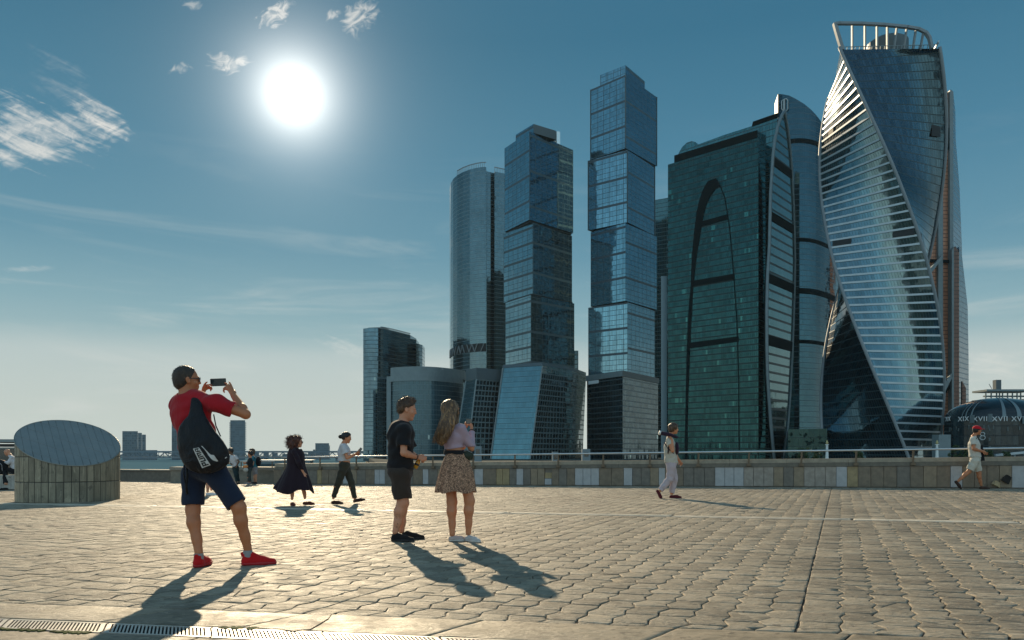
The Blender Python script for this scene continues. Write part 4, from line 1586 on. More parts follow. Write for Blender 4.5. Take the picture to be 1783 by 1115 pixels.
# darker plant storeys following the curve
for (y0_, hh) in ((250, 3.2), (421.5, 2.6), (512, 4.0), (598.5, 2.6)):
    z_ = P(1378, y0_, 558).z
    mb = MB()
    for i in range(len(st) - 1):
        a_, b_ = Vector((st[i].x, st[i].y, z_)), Vector((st[i + 1].x, st[i + 1].y, z_))
        n_ = Vector((b_.y - a_.y, -(b_.x - a_.x), 0)).normalized() * 0.4
        if n_.y > 0: n_ = -n_
        if st[i + 1].z > z_ + 4 and sail[i][0] > 1370:
            mb.face([a_ + n_, b_ + n_, b_ + n_ + Vector((0, 0, hh)), a_ + n_ + Vector((0, 0, hh))])
    mb.build('plant_floor', M_recess, T)
# emblem near the top: two tall outlined shapes side by side
M_emb = plain('pale emblem', (0.55, 0.6, 0.6), 0.4)
for poly in ([(1361, 176), (1364.6, 173), (1364.6, 193), (1361, 190)], [(1366.2, 172.5), (1369.5, 172.5), (1371.8, 175), (1371.8, 190.5), (1369.5, 193), (1366.2, 193)]):
    pts_ = [on_plane(x, y, st[1], st[2], 0.9) for x, y in poly]
    mb = MB(); mb.tube(pts_ + [pts_[0]], 0.32, 5); mb.build('emblem', M_emb, T)
# green glass pavilion in front of it
T = thing('office_building', 'low green glass pavilion between the lens shaped front and the twisted tower', 'office building', P(1410, 800, 430))
f_ = [P(1372, 748, 445), P(1440, 749, 430), P(1445, 747, 470), P(1372, 748, 480)]
for q in f_: q.z = f_[0].z
block('pavilion', f_, ZB, f_[0].z, [facade('pavilion wall', 5, 3, (0.02, 0.045, 0.045), (0.01, 0.03, 0.03), 0.05, 0.04, var=0.3, wav=0.02)] * 2 + [F_green2, M_black], T)

# ---- the twisted tower
TC = P(1533.5, 800, 452)
TR_ = 32.2
NZ = 110
Z0, Z1 = ZB, P(1540, 86, 440).z
ZTOP = P(1455, 40, 420).z


def tw(z):
    """bearing of the first rib (0 = towards the viewer, positive to the right), radians"""
    py = CY - (z - H) * F / 440.0
    return math.radians(115 - 0.2150 * (797 - py))


def trad(z):
    f = max(0.0, min(1.0, (z - 140) / 90))
    return TR_ * (1 + 0.075 * f)


TFW = Vector((TC.x, TC.y)).normalized(); TRT = Vector((TFW.y, -TFW.x))


def corner(k, z, dr=0.0):
    a_ = tw(z) + k * math.pi / 2
    r_ = trad(z) + dr
    q = Vector((TC.x, TC.y)) + TRT * r_ * math.sin(a_) - TFW * r_ * math.cos(a_)
    return Vector((q.x, q.y, z))


def tri_top(k):
    """height of each rib's end: the roof is cut a little on the slant"""
    q = corner(k, Z1)
    scr = {}
    vis = sorted(range(4), key=lambda j: corner(j, Z1).y)[:2]
    py = 86
    if k % 4 in vis:
        xs = sorted(vis, key=lambda j: corner(j, Z1).x / corner(j, Z1).y)
        py = 88 if k % 4 == xs[0] else 84
        return H + (CY - py) * q.y / F
    return min(tri_top(vis[0]), tri_top(vis[1])) - 1.0


ZT = [None] * 4
T = thing('skyscraper', 'twisted glass tower with white floor bands and pale spiral edges', 'skyscraper', (TC.x, TC.y, ZB))
ZT = [tri_top(k) for k in range(4)]


def cc_(k, z, dr=0.0):
    q = corner(k, z, dr); q.z = min(q.z, ZT[k % 4]); return q


ZM = max(ZT)
NS = 6
names = ('dark_glass_face', 'banded_glass_face')
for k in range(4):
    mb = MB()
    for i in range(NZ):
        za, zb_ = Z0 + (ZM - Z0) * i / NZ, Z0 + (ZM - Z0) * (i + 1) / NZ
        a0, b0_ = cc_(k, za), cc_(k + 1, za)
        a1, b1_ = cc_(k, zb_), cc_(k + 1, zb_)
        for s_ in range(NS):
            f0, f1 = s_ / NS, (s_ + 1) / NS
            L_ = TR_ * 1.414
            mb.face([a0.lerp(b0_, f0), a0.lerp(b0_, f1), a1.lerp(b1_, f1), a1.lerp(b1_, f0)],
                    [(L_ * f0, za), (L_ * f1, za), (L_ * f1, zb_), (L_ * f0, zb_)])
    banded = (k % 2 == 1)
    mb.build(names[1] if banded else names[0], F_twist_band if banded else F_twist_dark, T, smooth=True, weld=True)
    mb = MB()
    zt_ = ZT[k] + 1.5
    pts_ = [corner(k, Z0 + (zt_ - Z0) * i / 70, 0.1) for i in range(71)]
    mb.tube(pts_, 0.95, 6); mb.build('spiral_edge', M_rib, T, smooth=True)
mb = MB(); mb.face([cc_(k, ZM) for k in range(4)]); mb.build('roof', M_roof, T)
# white floor bands on the two banded faces
FLH = 4.42
for k in (1, 3):
    z_ = 4.0
    while z_ < Z1 - 2:
        a_, b_ = corner(k, z_ + 0.5, -0.2), corner(k + 1, z_ + 0.5, -0.2)
        if k == 1 or True:
            n_ = ((a_ + b_) / 2 - Vector((TC.x, TC.y, z_ + 0.5))); n_.z = 0; n_.normalize()
            if n_.y < 0.25:
                mb = MB(); mb.bar(a_ + n_ * 0.25, b_ + n_ * 0.25, 0.7, 1.05); mb.build('floor_band', M_band, T)
        z_ += FLH
# dark plant openings on the banded face
def on_face(k, f0, f1, z, hh, name='plant_opening'):
    a_, b_ = corner(k, z), corner(k + 1, z)
    n_ = ((a_ + b_) / 2 - Vector((TC.x, TC.y, z))); n_.z = 0; n_.normalize()
    mb = MB(); mb.bar(a_.lerp(b_, f0) + n_ * 0.25, a_.lerp(b_, f1) + n_ * 0.25, 0.4, hh); mb.build(name, M_black, T)


def find_face(px, py):
    best = None
    for k in range(4):
        for i in range(400):
            z = Z0 + (Z1 - Z0) * i / 400
            a_, b_ = corner(k, z), corner(k + 1, z)
            # front facing only
            mid = (a_ + b_) / 2 - TC
            if mid.y > 10: continue
            for j in range(21):
                q = a_.lerp(b_, j / 20)
                x = CX + q.x / q.y * F; y = CY - (q.z - H) / q.y * F
                e = (x - px) ** 2 + (y - py) ** 2
                if best is None or e < best[0]:
                    best = (e, k, j / 20, z)
    return best


for (px, py, wf, nfl) in ((1448, 227, 0.11, 1), (1466, 426, 0.22, 1), (1572, 408, 0.24, 1), (1549, 660, 0.20, 1)):
    e, k, f_, z = find_face(px, py)
    n_ = round((z - 4.5) / FLH - 0.5)
    zc = 4.5 + (n_ + 0.5) * FLH
    on_face(k, max(0.02, f_ - wf / 2), min(0.98, f_ + wf / 2), zc, FLH - 1.1)
e, k, f_, z = find_face(1628, 226)
on_face(k, max(0.02, f_ - 0.06), min(0.97, f_ + 0.06), z, 8)
# crown: an open frame with fins above the front face
ca, cb = corner(0, Z1), corner(1, Z1)
kk = 0
# the front face lies between the rib at the left and the rib at the right
fk = min(range(4), key=lambda k_: ((corner(k_, Z1) + corner(k_ + 1, Z1)) / 2).y)
ca, cb = corner(fk, Z1), corner(fk + 1, Z1)
if ca.x / ca.y > cb.x / cb.y: ca, cb = cb, ca
ZL_, ZR_ = H + (CY - 88) * ca.y / F, H + (CY - 84) * cb.y / F
crown = [(1467, 88), (1462, 72), (1457, 55), (1453.5, 42), (1462, 41), (1500, 41.5), (1540, 43.5), (1580, 47.5), (1600, 51), (1612, 57), (1618, 66), (1620.5, 76), (1622, 84)]
cp = [on_plane(x, y, ca, cb, 0.0) for x, y in crown]
mb = MB()
for i in range(len(cp) - 1):
    mb.bar(cp[i], cp[i + 1] + (cp[i + 1] - cp[i]).normalized() * 0.4, 2.2, 1.3 if i > 2 else 1.9, up=(0, 0, 1) if 3 <= i <= 8 else (1, 0, 0))
mb.build('crown_frame', M_rib, T)
for px in (1484, 1506, 1527, 1545, 1562, 1579, 1595, 1608):
    yt = np.interp(px, [1453, 1540, 1580, 1600, 1612], [41, 43.5, 47.5, 51, 57])
    a_ = on_plane(px + (6 if px > 1550 else 0) * -1, 88, ca, cb, -1.5); b_ = on_plane(px, yt, ca, cb, -0.5)
    mb = MB(); mb.bar(a_, b_, 0.75, 1.6, up=(0, 1, 0)); mb.build('crown_fin', M_rib, T)
mb = MB()
cc = Vector((TC.x + 1, TC.y - 6, 0)); ZD_ = H + (CY - 72) * (TC.y - 6) / F
ringb = [(cc.x + 11 * math.cos(a_ * math.pi / 16), cc.y + 11 * math.sin(a_ * math.pi / 16)) for a_ in range(32)]
rt_ = [(cc.x + 9 * math.cos(a_ * math.pi / 16), cc.y + 9 * math.sin(a_ * math.pi / 16)) for a_ in range(32)]
mb.prism([(x, y, ZR_ - 6) for x, y in ringb], [(x, y, ZD_ - 1.5) for x, y in ringb], roof=False)
mb.prism([(x, y, ZD_ - 1.5) for x, y in ringb], [(x, y, ZD_) for x, y in rt_])
mb.build('roof_drum', M_capd, T)
mb = MB()
for k in range(24):
    q = ca.lerp(cb, k / 23); q.z = ZL_ + (ZR_ - ZL_) * k / 23; mb.bar(q + Vector((0, 0.5, 0)), q + Vector((0.4, 0.5, 2.2)), 0.25, 0.4, up=(0, 1, 0))
qa, qb = Vector((ca.x, ca.y + .5, ZL_ + 2.1)), Vector((cb.x, cb.y + .5, ZR_ + 2.1)); mb.bar(qa, qb, .3, .3)
o_ = mb.build('roof_railing', M_gband, T)

# ---- copper tower behind it
T = thing('skyscraper', 'copper coloured tower with grey piers, partly hidden behind the twisted tower', 'skyscraper', (P(1650, 800, 640).x, 645, ZB))
D0 = 640
def cquad(name, pts_, mat_, d0=D0, d1=D0, thick=8):
    """vertical wall piece between pixel outline points, depths interpolated left to right"""
    x0 = min(p[0] for p in pts_); x1 = max(p[0] for p in pts_)
    q_ = [P(x, y, d0 + (d1 - d0) * ((x - x0) / max(1e-6, x1 - x0))) for x, y in pts_]
    mb_ = MB()
    mb_.face(q_, [(q.x + q.y * 0.5, q.z) for q in q_])
    bk_ = [q + Vector((0, thick, 0)) for q in q_]
    for i in range(len(q_)):
        j = (i + 1) % len(q_)
        mb_.face([q_[i], q_[j], bk_[j], bk_[i]], [(0, q_[i].z), (thick, q_[j].z), (thick, bk_[j].z), (0, bk_[i].z)])
    return mb_.build(name, mat_, T)


YB = 803
cquad('copper_wall', [(1615, YB), (1615, 155), (1634, 155), (1634, YB)], F_copper, D0 + 1, D0 + 1)
cquad('pier', [(1634, YB), (1634, 148), (1637.5, 146), (1642, 152), (1642, YB)], M_gband, D0 - 2, D0 - 2)
cquad('copper_wall', [(1642, YB), (1642, 154), (1654, 164), (1654, YB)], F_copper, D0 + 1, D0 + 1)
cquad('plant_floor', [(1642.2, 260), (1642.2, 223), (1654, 223), (1654, 260)], M_recess, D0 - 1, D0 - 1, 1)
cquad('plant_floor', [(1615, 456), (1615, 451), (1654, 453), (1654, 458)], M_recess, D0 - 1, D0 - 1, 1)
cquad('emblem', [(1645.3, 247), (1645.3, 240), (1647, 239), (1648, 241), (1648, 248), (1646, 248)], M_emb, D0 - 2, D0 - 2, 0.5)
cquad('pier', [(1654, YB), (1654, 157), (1656, 156), (1660, 160), (1660, YB)], M_gband, D0 - 2, D0 - 2)
F_side = facade('copper tower side', 4.2, 1.6, (0.13, 0.18, 0.22), (0.25, 0.29, 0.31), 0.25, 0.08, var=0.3)
cquad('side_wall', [(1660, YB), (1660, 162), (1663.5, 195), (1664, 240), (1671, 330), (1672, 360), (1675, 430), (1675, YB)], F_side, D0, D0 + 26)
F_cop2 = facade('dim copper wall', 3.2, 1.6, (0.16, 0.09, 0.07), (0.06, 0.03, 0.02), 0.22, 0.14, var=0.3, metal=0.5, rough=0.3)
cquad('lower_copper_wall', [(1660.5, YB), (1660.5, 432), (1664, 429), (1670, 440), (1670, YB)], F_cop2, D0 - 4, D0 - 4, 3)
cquad('pier', [(1657.5, YB), (1657.5, 436), (1660.5, 430), (1661, 430), (1661, YB)], M_gband, D0 - 6, D0 - 6, 3)
cquad('lower_side_wall', [(1670, YB), (1670, 430), (1674, 436), (1679, 480), (1685, 535), (1686.5, 620), (1687, 740), (1688.5, YB)], F_side, D0 - 4, D0 + 20)
cquad('low_pier', [(1675.5, YB), (1675.5, 664), (1682, 676), (1682, YB)], F_cop2, D0 - 6, D0 - 6, 2)
cquad('brace', [(1640, 676), (1657, 650), (1659, 655), (1655, 664), (1642, 690)], M_gband, D0 - 6, D0 - 6, 3)
cquad('brace', [(1618, 470), (1642, 443), (1642, 449), (1620, 478)], M_gband, D0 - 6, D0 - 6, 3)
cquad('terrace_gap', [(1642, 672), (1655, 660), (1655, 676), (1642, 690)], M_recess, D0 - 3, D0 - 3, 1)
cquad('plant_window', [(1648.5, 723), (1648.5, 742), (1652, 742), (1652, 723)], M_recess, D0 - 1, D0 - 1, 1)

# ---- roof of a building behind the dome
T = thing('office_building', 'grey building with open roof structure and a chimney, behind the black dome', 'office building', (P(1760, 800, 560).x, 560, ZB))
f_ = [P(1719, 690, 560), P(1800, 683, 560)]
mb = MB(); a_, b_ = P(1717, 680, 558), P(1800, 677, 558); b_.z = a_.z
mb.box(((a_.x + b_.x) / 2, 566, a_.z), b_.x - a_.x, 18, 1.4); mb.build('roof_slab', M_gband, T)
mb = MB(); mb.box(((a_.x + b_.x) / 2, 570, (a_.z - 6 + ZB) / 2), b_.x - a_.x - 2, 14, a_.z - 6 - ZB); mb.build('body', F_dark, T)
mb = MB()
rr = random.Random(2)
x = a_.x + 1
while x < b_.x:
    mb.box((x, 560, a_.z - 3.6), 0.7, 0.7, 5.8); x += rr.uniform(2, 4)
mb.box(((a_.x + b_.x) / 2, 562, a_.z - 4), (b_.x - a_.x) * 0.96, 2, 1.0)
mb.build('roof_frame', M_gband, T)
q = P(1743.5, 671, 560)
mb = MB(); mb.box((q.x, 565, q.z), 3.8, 4, 8.4); mb.build('chimney', M_capd, T)
mb = MB(); q = P(1727, 675, 560); mb.bar((q.x, 560, q.z - 1), (q.x - 2, 560, q.z + 2.5), 0.3, 0.3); mb.build('crane_arm', M_capd, T)

# ---- black dome with roman numerals
Ddc = 420.0
dcx = P(1733.5, 700, Ddc).x
DRR = 91.5 * (Ddc) / F * 0.86
zr = P(1700, 727, Ddc - DRR).z
za_ = P(1730, 693.5, Ddc).z
T = thing('domed_hall', 'black glass domed hall with roman numerals round its rim, at the right edge', 'domed building', (dcx, Ddc, ZB))
mb = MB()
NR = 64
for i in range(10):
    f0, f1 = i / 10, (i + 1) / 10
    r0, z0_ = DRR * math.cos(f0 * math.pi / 2), zr + (za_ - zr) * math.sin(f0 * math.pi / 2)
    r1_, z1_ = DRR * math.cos(f1 * math.pi / 2), zr + (za_ - zr) * math.sin(f1 * math.pi / 2)
    for k in range(NR):
        a0, a1 = 2 * math.pi * k / NR, 2 * math.pi * (k + 1) / NR
        mb.face([(dcx + r0 * math.cos(a0), Ddc + r0 * math.sin(a0), z0_), (dcx + r0 * math.cos(a1), Ddc + r0 * math.sin(a1), z0_),
                 (dcx + r1_ * math.cos(a1), Ddc + r1_ * math.sin(a1), z1_), (dcx + r1_ * math.cos(a0), Ddc + r1_ * math.sin(a0), z1_)])
mb.build('dome_roof', plain('black dome glass', (0.015, 0.025, 0.03), 0.16, 0.3, spec=0.6), T, smooth=True, weld=True)
mb = MB()
rb_ = [(dcx + DRR * math.cos(2 * math.pi * k / NR), Ddc + DRR * math.sin(2 * math.pi * k / NR)) for k in range(NR)]
mb.prism([(x, y, ZB) for x, y in rb_], [(x, y, zr) for x, y in rb_], roof=False)
mb.build('drum_wall', facade('black drum wall', 5.0, 2.6, (0.02, 0.035, 0.04), (0.015, 0.02, 0.022), 0.1, 0.08, var=0.9, metal=0.3, rough=0.15, bright=0.03, brightcol=(0.10, 0.14, 0.14)), T)


def rimpt(px, z, off=0.3):
    """point on the drum wall seen in pixel column px"""
    t_ = (px - CX) / F
    # solve |(t*d - dcx, d - Ddc)| = R+off
    A2 = 1 + t_ * t_; B2 = -2 * (t_ * dcx + Ddc); C2_ = dcx * dcx + Ddc * Ddc - (DRR + off) ** 2
    disc_ = max(0.0, B2 * B2 - 4 * A2 * C2_)
    d_ = (-B2 - math.sqrt(disc_)) / (2 * A2)
    return Vector((t_ * d_, d_, z))


def dpx(px, py, off=0.3):
    q = rimpt(px, 0, off)
    q.z = H + (CY - py) * q.y / F
    return q


M_num = plain('white numeral', (0.75, 0.76, 0.74), 0.5)
for txt, px, sz in (('XX', 1650.5, 0.62), ('XIX', 1677.5, 0.95), ('XVIII', 1708.5, 1.0), ('XVII', 1741, 1.0), ('XVI', 1772, 1.0)):
    cu = bpy.data.curves.new('numeral', 'FONT')
    cu.body = txt; cu.size = 4.0; cu.align_x = 'CENTER'; cu.extrude = 0.12; cu.offset = 0.03; cu.space_character = 1.15
    tmp = bpy.data.objects.new('tmp', cu); COL.objects.link(tmp)
    dg = bpy.context.evaluated_depsgraph_get()
    me = bpy.data.meshes.new_from_object(tmp.evaluated_get(dg))
    bpy.data.objects.remove(tmp)
    me.name = 'numeral'
    me.materials.clear(); me.materials.append(M_num)
    q = dpx(px, 733.5, 0.6)
    nx_, ny_ = q.x - dcx, q.y - Ddc
    o_ = bpy.data.objects.new('numeral', me); COL.objects.link(o_)
    o_.parent = T
    o_.location = q - wloc(T)
    o_.rotation_euler = (math.radians(90), 0, math.atan2(ny_, nx_) + math.pi / 2)
    o_.scale = (0.86, 0.86, 1)
for (x0, x1, y0, y1) in ((1639.5, 1643, 726, 740), (1689.5, 1696, 723, 736.5), (1720.5, 1727, 721, 735.5), (1780.5, 1786, 726, 738)):
    mb = MB(); n_ = 4
    for i in range(n_):
        x_ = x0 + (x1 - x0) * (i + 0.5) / n_
        a_, b_ = dpx(x_, y1, 0.8), dpx(x_, y0, 0.8); b_.x, b_.y = a_.x, a_.y
        mb.bar(a_, b_, 0.38, 1.0, up=(0, 1, 0))
    mb.build('louvre_panel', M_gband, T)


def domept(azd, f, off=0.15):
    r_ = (DRR + off) * math.cos(f * math.pi / 2); z_ = zr + (za_ - zr + off) * math.sin(f * math.pi / 2)
    a_ = math.radians(azd)
    return Vector((dcx + r_ * math.cos(a_), Ddc + r_ * math.sin(a_), z_))


for azd, w_ in ((-113, 1.8), (-97, 2.2), (-45, 0.8), (-38, 0.8), (-56, 0.5), (-148, 0.8), (-155, 0.7), (-160, 0.5)):
    mb = MB()
    pts_ = [domept(azd, f_, 0.2) for f_ in np.linspace(0.02, 0.95, 12)]
    ws = np.linspace(w_, 0.25 * w_, 12)
    for i in range(11):
        d_ = (pts_[i + 1] - pts_[i]).normalized(); nr = Vector((pts_[i].x - dcx, pts_[i].y - Ddc, 20)).normalized(); s_ = d_.cross(nr).normalized()
        mb.face([pts_[i] - s_ * ws[i] / 2, pts_[i] + s_ * ws[i] / 2, pts_[i + 1] + s_ * ws[i + 1] / 2, pts_[i + 1] - s_ * ws[i + 1] / 2])
    mb.build('dome_rib', M_gband, T)
# ring shaped 8
for (cy_, r_, rx) in ((756.2, 3.0, 3.9), (762.5, 3.5, 4.7)):
    mb = MB()
    pts_ = [dpx(1711 + rx * math.cos(a_ * math.pi / 10), cy_ + r_ * math.sin(a_ * math.pi / 10), 0.6) for a_ in range(21)]
    mb.tube(pts_, 0.17, 5, cap=False); mb.build('figure_eight_ring', M_num, T)
rr = random.Random(9)
mb = MB()
for i in range(34):
    px = rr.uniform(1647, 1783); py = rr.choice([745, 747, 762, 764, 780, 782]) + rr.uniform(-2, 2)
    a_ = dpx(px, py + rr.uniform(2, 5), 0.3); b_ = dpx(px, py - rr.uniform(1, 4), 0.3); b_.x, b_.y = a_.x, a_.y
    mb.bar(a_, b_, rr.uniform(0.3, 1.1), 0.15, up=(0, 1, 0))
mb.build('pale_bays', plain('grey bays', (0.10, 0.13, 0.13), 0.4), T)  # scattered uprights a little paler than the drum wall
# pale block in front of it, by the foot of the twisted tower
T = thing('kiosk', 'small plain grey block between the twisted tower and the black dome', 'kiosk', P(1645, 800, 370))
mb = MB(); q = P(1645, 776, 370); mb.box((q.x, 373, (P(1645, 757, 370).z + ZB) / 2), 21 * 370 / F, 6, P(1645, 757, 370).z - ZB)
mb.build('block', M_gband, T)
# white ramp edge right
T = thing('footbridge', 'pale sloping footbridge edge in front of the black dome', 'bridge', P(1760, 800, 350))
a_, b_ = P(1733, 793, 350), P(1800, 786.5, 350)
mb = MB(); mb.bar(a_, b_, 1.2, 1.0); mb.build('deck', M_band, T)
mb = MB()
for k in range(5):
    q = a_.lerp(b_, k / 4); mb.bar(q, (q.x, q.y, ZB), 0.6, 0.6)
mb.build('posts', M_gband, T)

# ---- two white quay obelisks
M_white = plain('white paint', (0.80, 0.79, 0.74), 0.5)
M_gold = plain('gilt', (0.70, 0.50, 0.22), 0.3, 0.8)
for px, lab in ((1440, 'white quay column with gilt finial at the left foot of the twisted tower'), (1631.5, 'white quay column with gilt finial at the right foot of the twisted tower')):
    d_ = 300
    q = P(px, 800, d_)
    T = thing('quay_column', lab, 'column', (q.x, d_, -3), 'white quay columns by the twisted tower')
    zt = P(px, 775, d_).z
    mb = MB()
    mb.tube([(q.x, d_, -3), (q.x, d_, zt - 4), (q.x, d_, zt)], [0.7, 0.55, 0.42], 10); mb.tube([(q.x, d_, zt), (q.x, d_, zt + 0.3)], [0.75, 0.75], 10)
    mb.build('shaft', M_white, T)
    mb = MB(); mb.tube([(q.x, d_, zt + 0.3), (q.x, d_, zt + 0.8), (q.x, d_, zt + 1.3), (q.x, d_, zt + 1.9)], [0.3, 0.6, 0.35, 0.08], 8); mb.build('finial', M_gold, T)

# ---- distant left skyline
M_hz = facade('far flats', 3.4, 3.2, (0.10, 0.14, 0.17), (0.14, 0.18, 0.20), 0.35, 0.3, var=0.6, metal=0.2, rough=0.5, tilt=0.0)


def farbox(name, label, cat, x0, x1, y, d, mats=None, steps=None, depth=30):
    T_ = thing(name, label, cat, (P((x0 + x1) / 2, 800, d).x, d, -9.5))
    for (a_, b_, yy) in (steps or [(x0, x1, y)]):
        q0_, q1_ = P(a_, yy, d), P(b_, yy, d)
        kx_ = 1 + depth / d
        f_ = [q0_, q1_, Vector((q1_.x * kx_, q1_.y * kx_, q1_.z)), Vector((q0_.x * kx_, q0_.y * kx_, q0_.z))]
        block('body', f_, -9.5, q0_.z, (mats or [M_hz, M_hz]) + [M_roof, M_roof], T_)
    return T_


farbox('apartment_tower', 'distant grey slab tower with a set back right half, right of the concrete drum', 'tower block', 213, 254, 752, 1100, steps=[(213, 240, 751), (240.2, 247, 754), (247.2, 254, 757)])
farbox('far_building', 'distant low block with a stepped roof right of the grey slab tower', 'building', 213, 275, 782, 1060, steps=[(213, 245, 782), (245.2, 274, 784)])
farbox('apartment_tower', "distant narrow blue tower showing left of the man's backpack", 'tower block', 299, 330, 735, 1150)
T = farbox('apartment_tower', "distant blue tower with serrated edges right of the man's backpack", 'tower block', 401, 427, 732, 1150)
mb = MB()
for i in range(15):
    for x_ in (400.6, 427.4):
        q = P(x_, 737 + i * 3.8, 1150); mb.box((q.x, 1150, q.z), 1.4, 3, 1.6)
mb.build('balconies', M_gband, T)
farbox('far_building', 'distant stepped building between the two walking women', 'building', 545, 574, 771, 1200, steps=[(549, 573, 772), (545, 548.8, 783), (573.2, 574.5, 776)])
farbox('far_building', 'distant low block left of the stepped building', 'building', 530, 545, 791, 1250)
rr = random.Random(77)
x_ = 432
while x_ < 640:
    w_ = rr.uniform(8, 22)
    if not (540 < x_ < 578):
        farbox('far_building', 'one of the small hazy buildings on the horizon beyond the bridge', 'building', x_, x_ + w_, rr.uniform(785, 791), 1300 + rr.uniform(0, 200))
    x_ += w_ + rr.uniform(0, 9)
for o_ in list(COL.objects):
    if o_.get('label', '').startswith('one of the small hazy'): o_['group'] = 'small hazy buildings on the horizon'
# railway bridge
M_br = plain('far bridge steel', (0.20, 0.25, 0.28), 0.7, spec=0.1)
T = thing('railway_bridge', 'distant low railway bridge with truss arches across the river', 'bridge', (P(400, 800, 900).x, 900, -8))
xa, xb = P(195, 790, 900).x, P(640, 790, 900).x
mb = MB(); mb.box(((xa + xb) / 2, 900, P(0, 787, 900).z), xb - xa, 10, 2.0); mb.box(((xa + xb) / 2, 900, P(0, 797, 900).z), xb - xa, 10, 1.4); mb.build('deck', M_br, T)
n_ = 26
mb = MB()
for i in range(n_):
    xx0, xx1 = xa + (xb - xa) * i / n_, xa + (xb - xa) * (i + 1) / n_
    z0_, z1_ = P(0, 796, 900).z, P(0, 788, 900).z
    mb.bar((xx0, 896, z0_), ((xx0 + xx1) / 2, 896, z1_), 1, 0.8, up=(0, 1, 0)); mb.bar(((xx0 + xx1) / 2, 896, z1_), (xx1, 896, z0_), 1, 0.8, up=(0, 1, 0))
mb.build('truss', M_br, T)
mb = MB()
xc = P(262, 790, 900).x
pts_ = [(xc + 40 * t_, 896, P(0, 796 - 10 * (1 - t_ * t_), 900).z) for t_ in np.linspace(-1, 1, 15)]
mb.tube(pts_, 0.6, 5)
for q in pts_[2:-2]: mb.bar(q, (q[0], q[1], P(0, 796, 900).z), 0.5, 0.5)
mb.build('arch', M_br, T)
for px in (200, 330, 460, 590):
    mb = MB(); mb.box((P(px, 0, 900).x, 900, -6), 6, 8, 8); mb.build('pier', M_br, T)
# moored river boat and far trees low along the left water line
T = thing('river_boat', 'long low pale excursion boat moored beyond the wall, left of the walking women', 'boat', (P(480, 800, 420).x, 420, -8))
x0_, x1_ = P(440, 0, 420).x, P(560, 0, 420).x
mb = MB()
mb.prism([(x0_ + 3, 416, -8), (x1_ - 6, 416, -8), (x1_ - 2, 420, -8), (x1_ - 6, 424, -8), (x0_ + 3, 424, -8)], [(x0_, 415, -4.6), (x1_ - 4, 415, -4.6), (x1_ + 1, 420, -4.4), (x1_ - 4, 425, -4.6), (x0_, 425, -4.6)])
mb.build('hull', plain('dark hull', (0.05, 0.09, 0.10), 0.4), T)
mb = MB(); mb.box(((x0_ + x1_) / 2 - 2, 420, -3.6), (x1_ - x0_) * 0.82, 7, 1.9); mb.build('cabin', plain('cabin glass', (0.14, 0.2, 0.22), 0.2), T)
mb = MB(); mb.box(((x0_ + x1_) / 2 - 2, 420, -2.5), (x1_ - x0_) * 0.88, 8, 0.3); mb.build('cabin_roof', M_band, T)

# dark café building at the left edge
T = thing('low_building', 'low dark building with long eaves at the far left edge', 'building', (P(0, 800, 60).x, 60, -1.6))
xA, xB = P(-60, 0, 60).x, P(40, 0, 60).x
mb = MB(); mb.box(((xA + xB) / 2, 62, P(0, 768, 60).z), xB - xA, 6, 0.22); mb.build('roof', M_gband, T)
mb = MB(); mb.box(((xA + xB) / 2, 62, P(0, 775.5, 60).z), (xB - xA) * 0.99, 5.6, 0.18); mb.build('eaves', M_black, T)
mb = MB(); mb.box(((xA + xB) / 2, 62.4, P(0, 781, 60).z), (xB - xA) * 0.985, 5.7, 0.14); mb.build('upper_band', M_gband, T)
mb = MB(); zt = P(0, 783, 60).z; mb.box(((xA + xB) / 2, 62.6, (zt - 1.4) / 2), (xB - xA) * 0.97, 5, zt + 1.4); mb.build('dark_glazing', M_darkglass, T)

# ---- low quay buildings, kiosks and trees visible just above the wall
M_kw = plain('kiosk grey', (0.20, 0.25, 0.27), 0.6)
for (x0, x1, y, lab) in ((826, 838, 777, 'small white framed quay kiosk right of the girl'), (1014, 1028, 782, 'pale quay kiosk in front of the broad leaning glass podium'),
                         (962, 972, 787, 'low pale quay hut under the side wall of the broad leaning podium')):
    T = thing('kiosk', lab, 'kiosk', P((x0 + x1) / 2, 800, 380))
    a_, b_ = P(x0, y, 380), P(x1, y, 380)
    mb = MB(); mb.box(((a_.x + b_.x) / 2, 383, (a_.z + ZB) / 2), b_.x - a_.x, 6, a_.z - ZB); mb.build('walls', M_kw, T)
    mb = MB(); mb.box(((a_.x + b_.x) / 2, 379.9, a_.z - 2.6), (b_.x - a_.x) * 0.55, 0.3, 2.2); mb.build('window', M_darkglass, T)


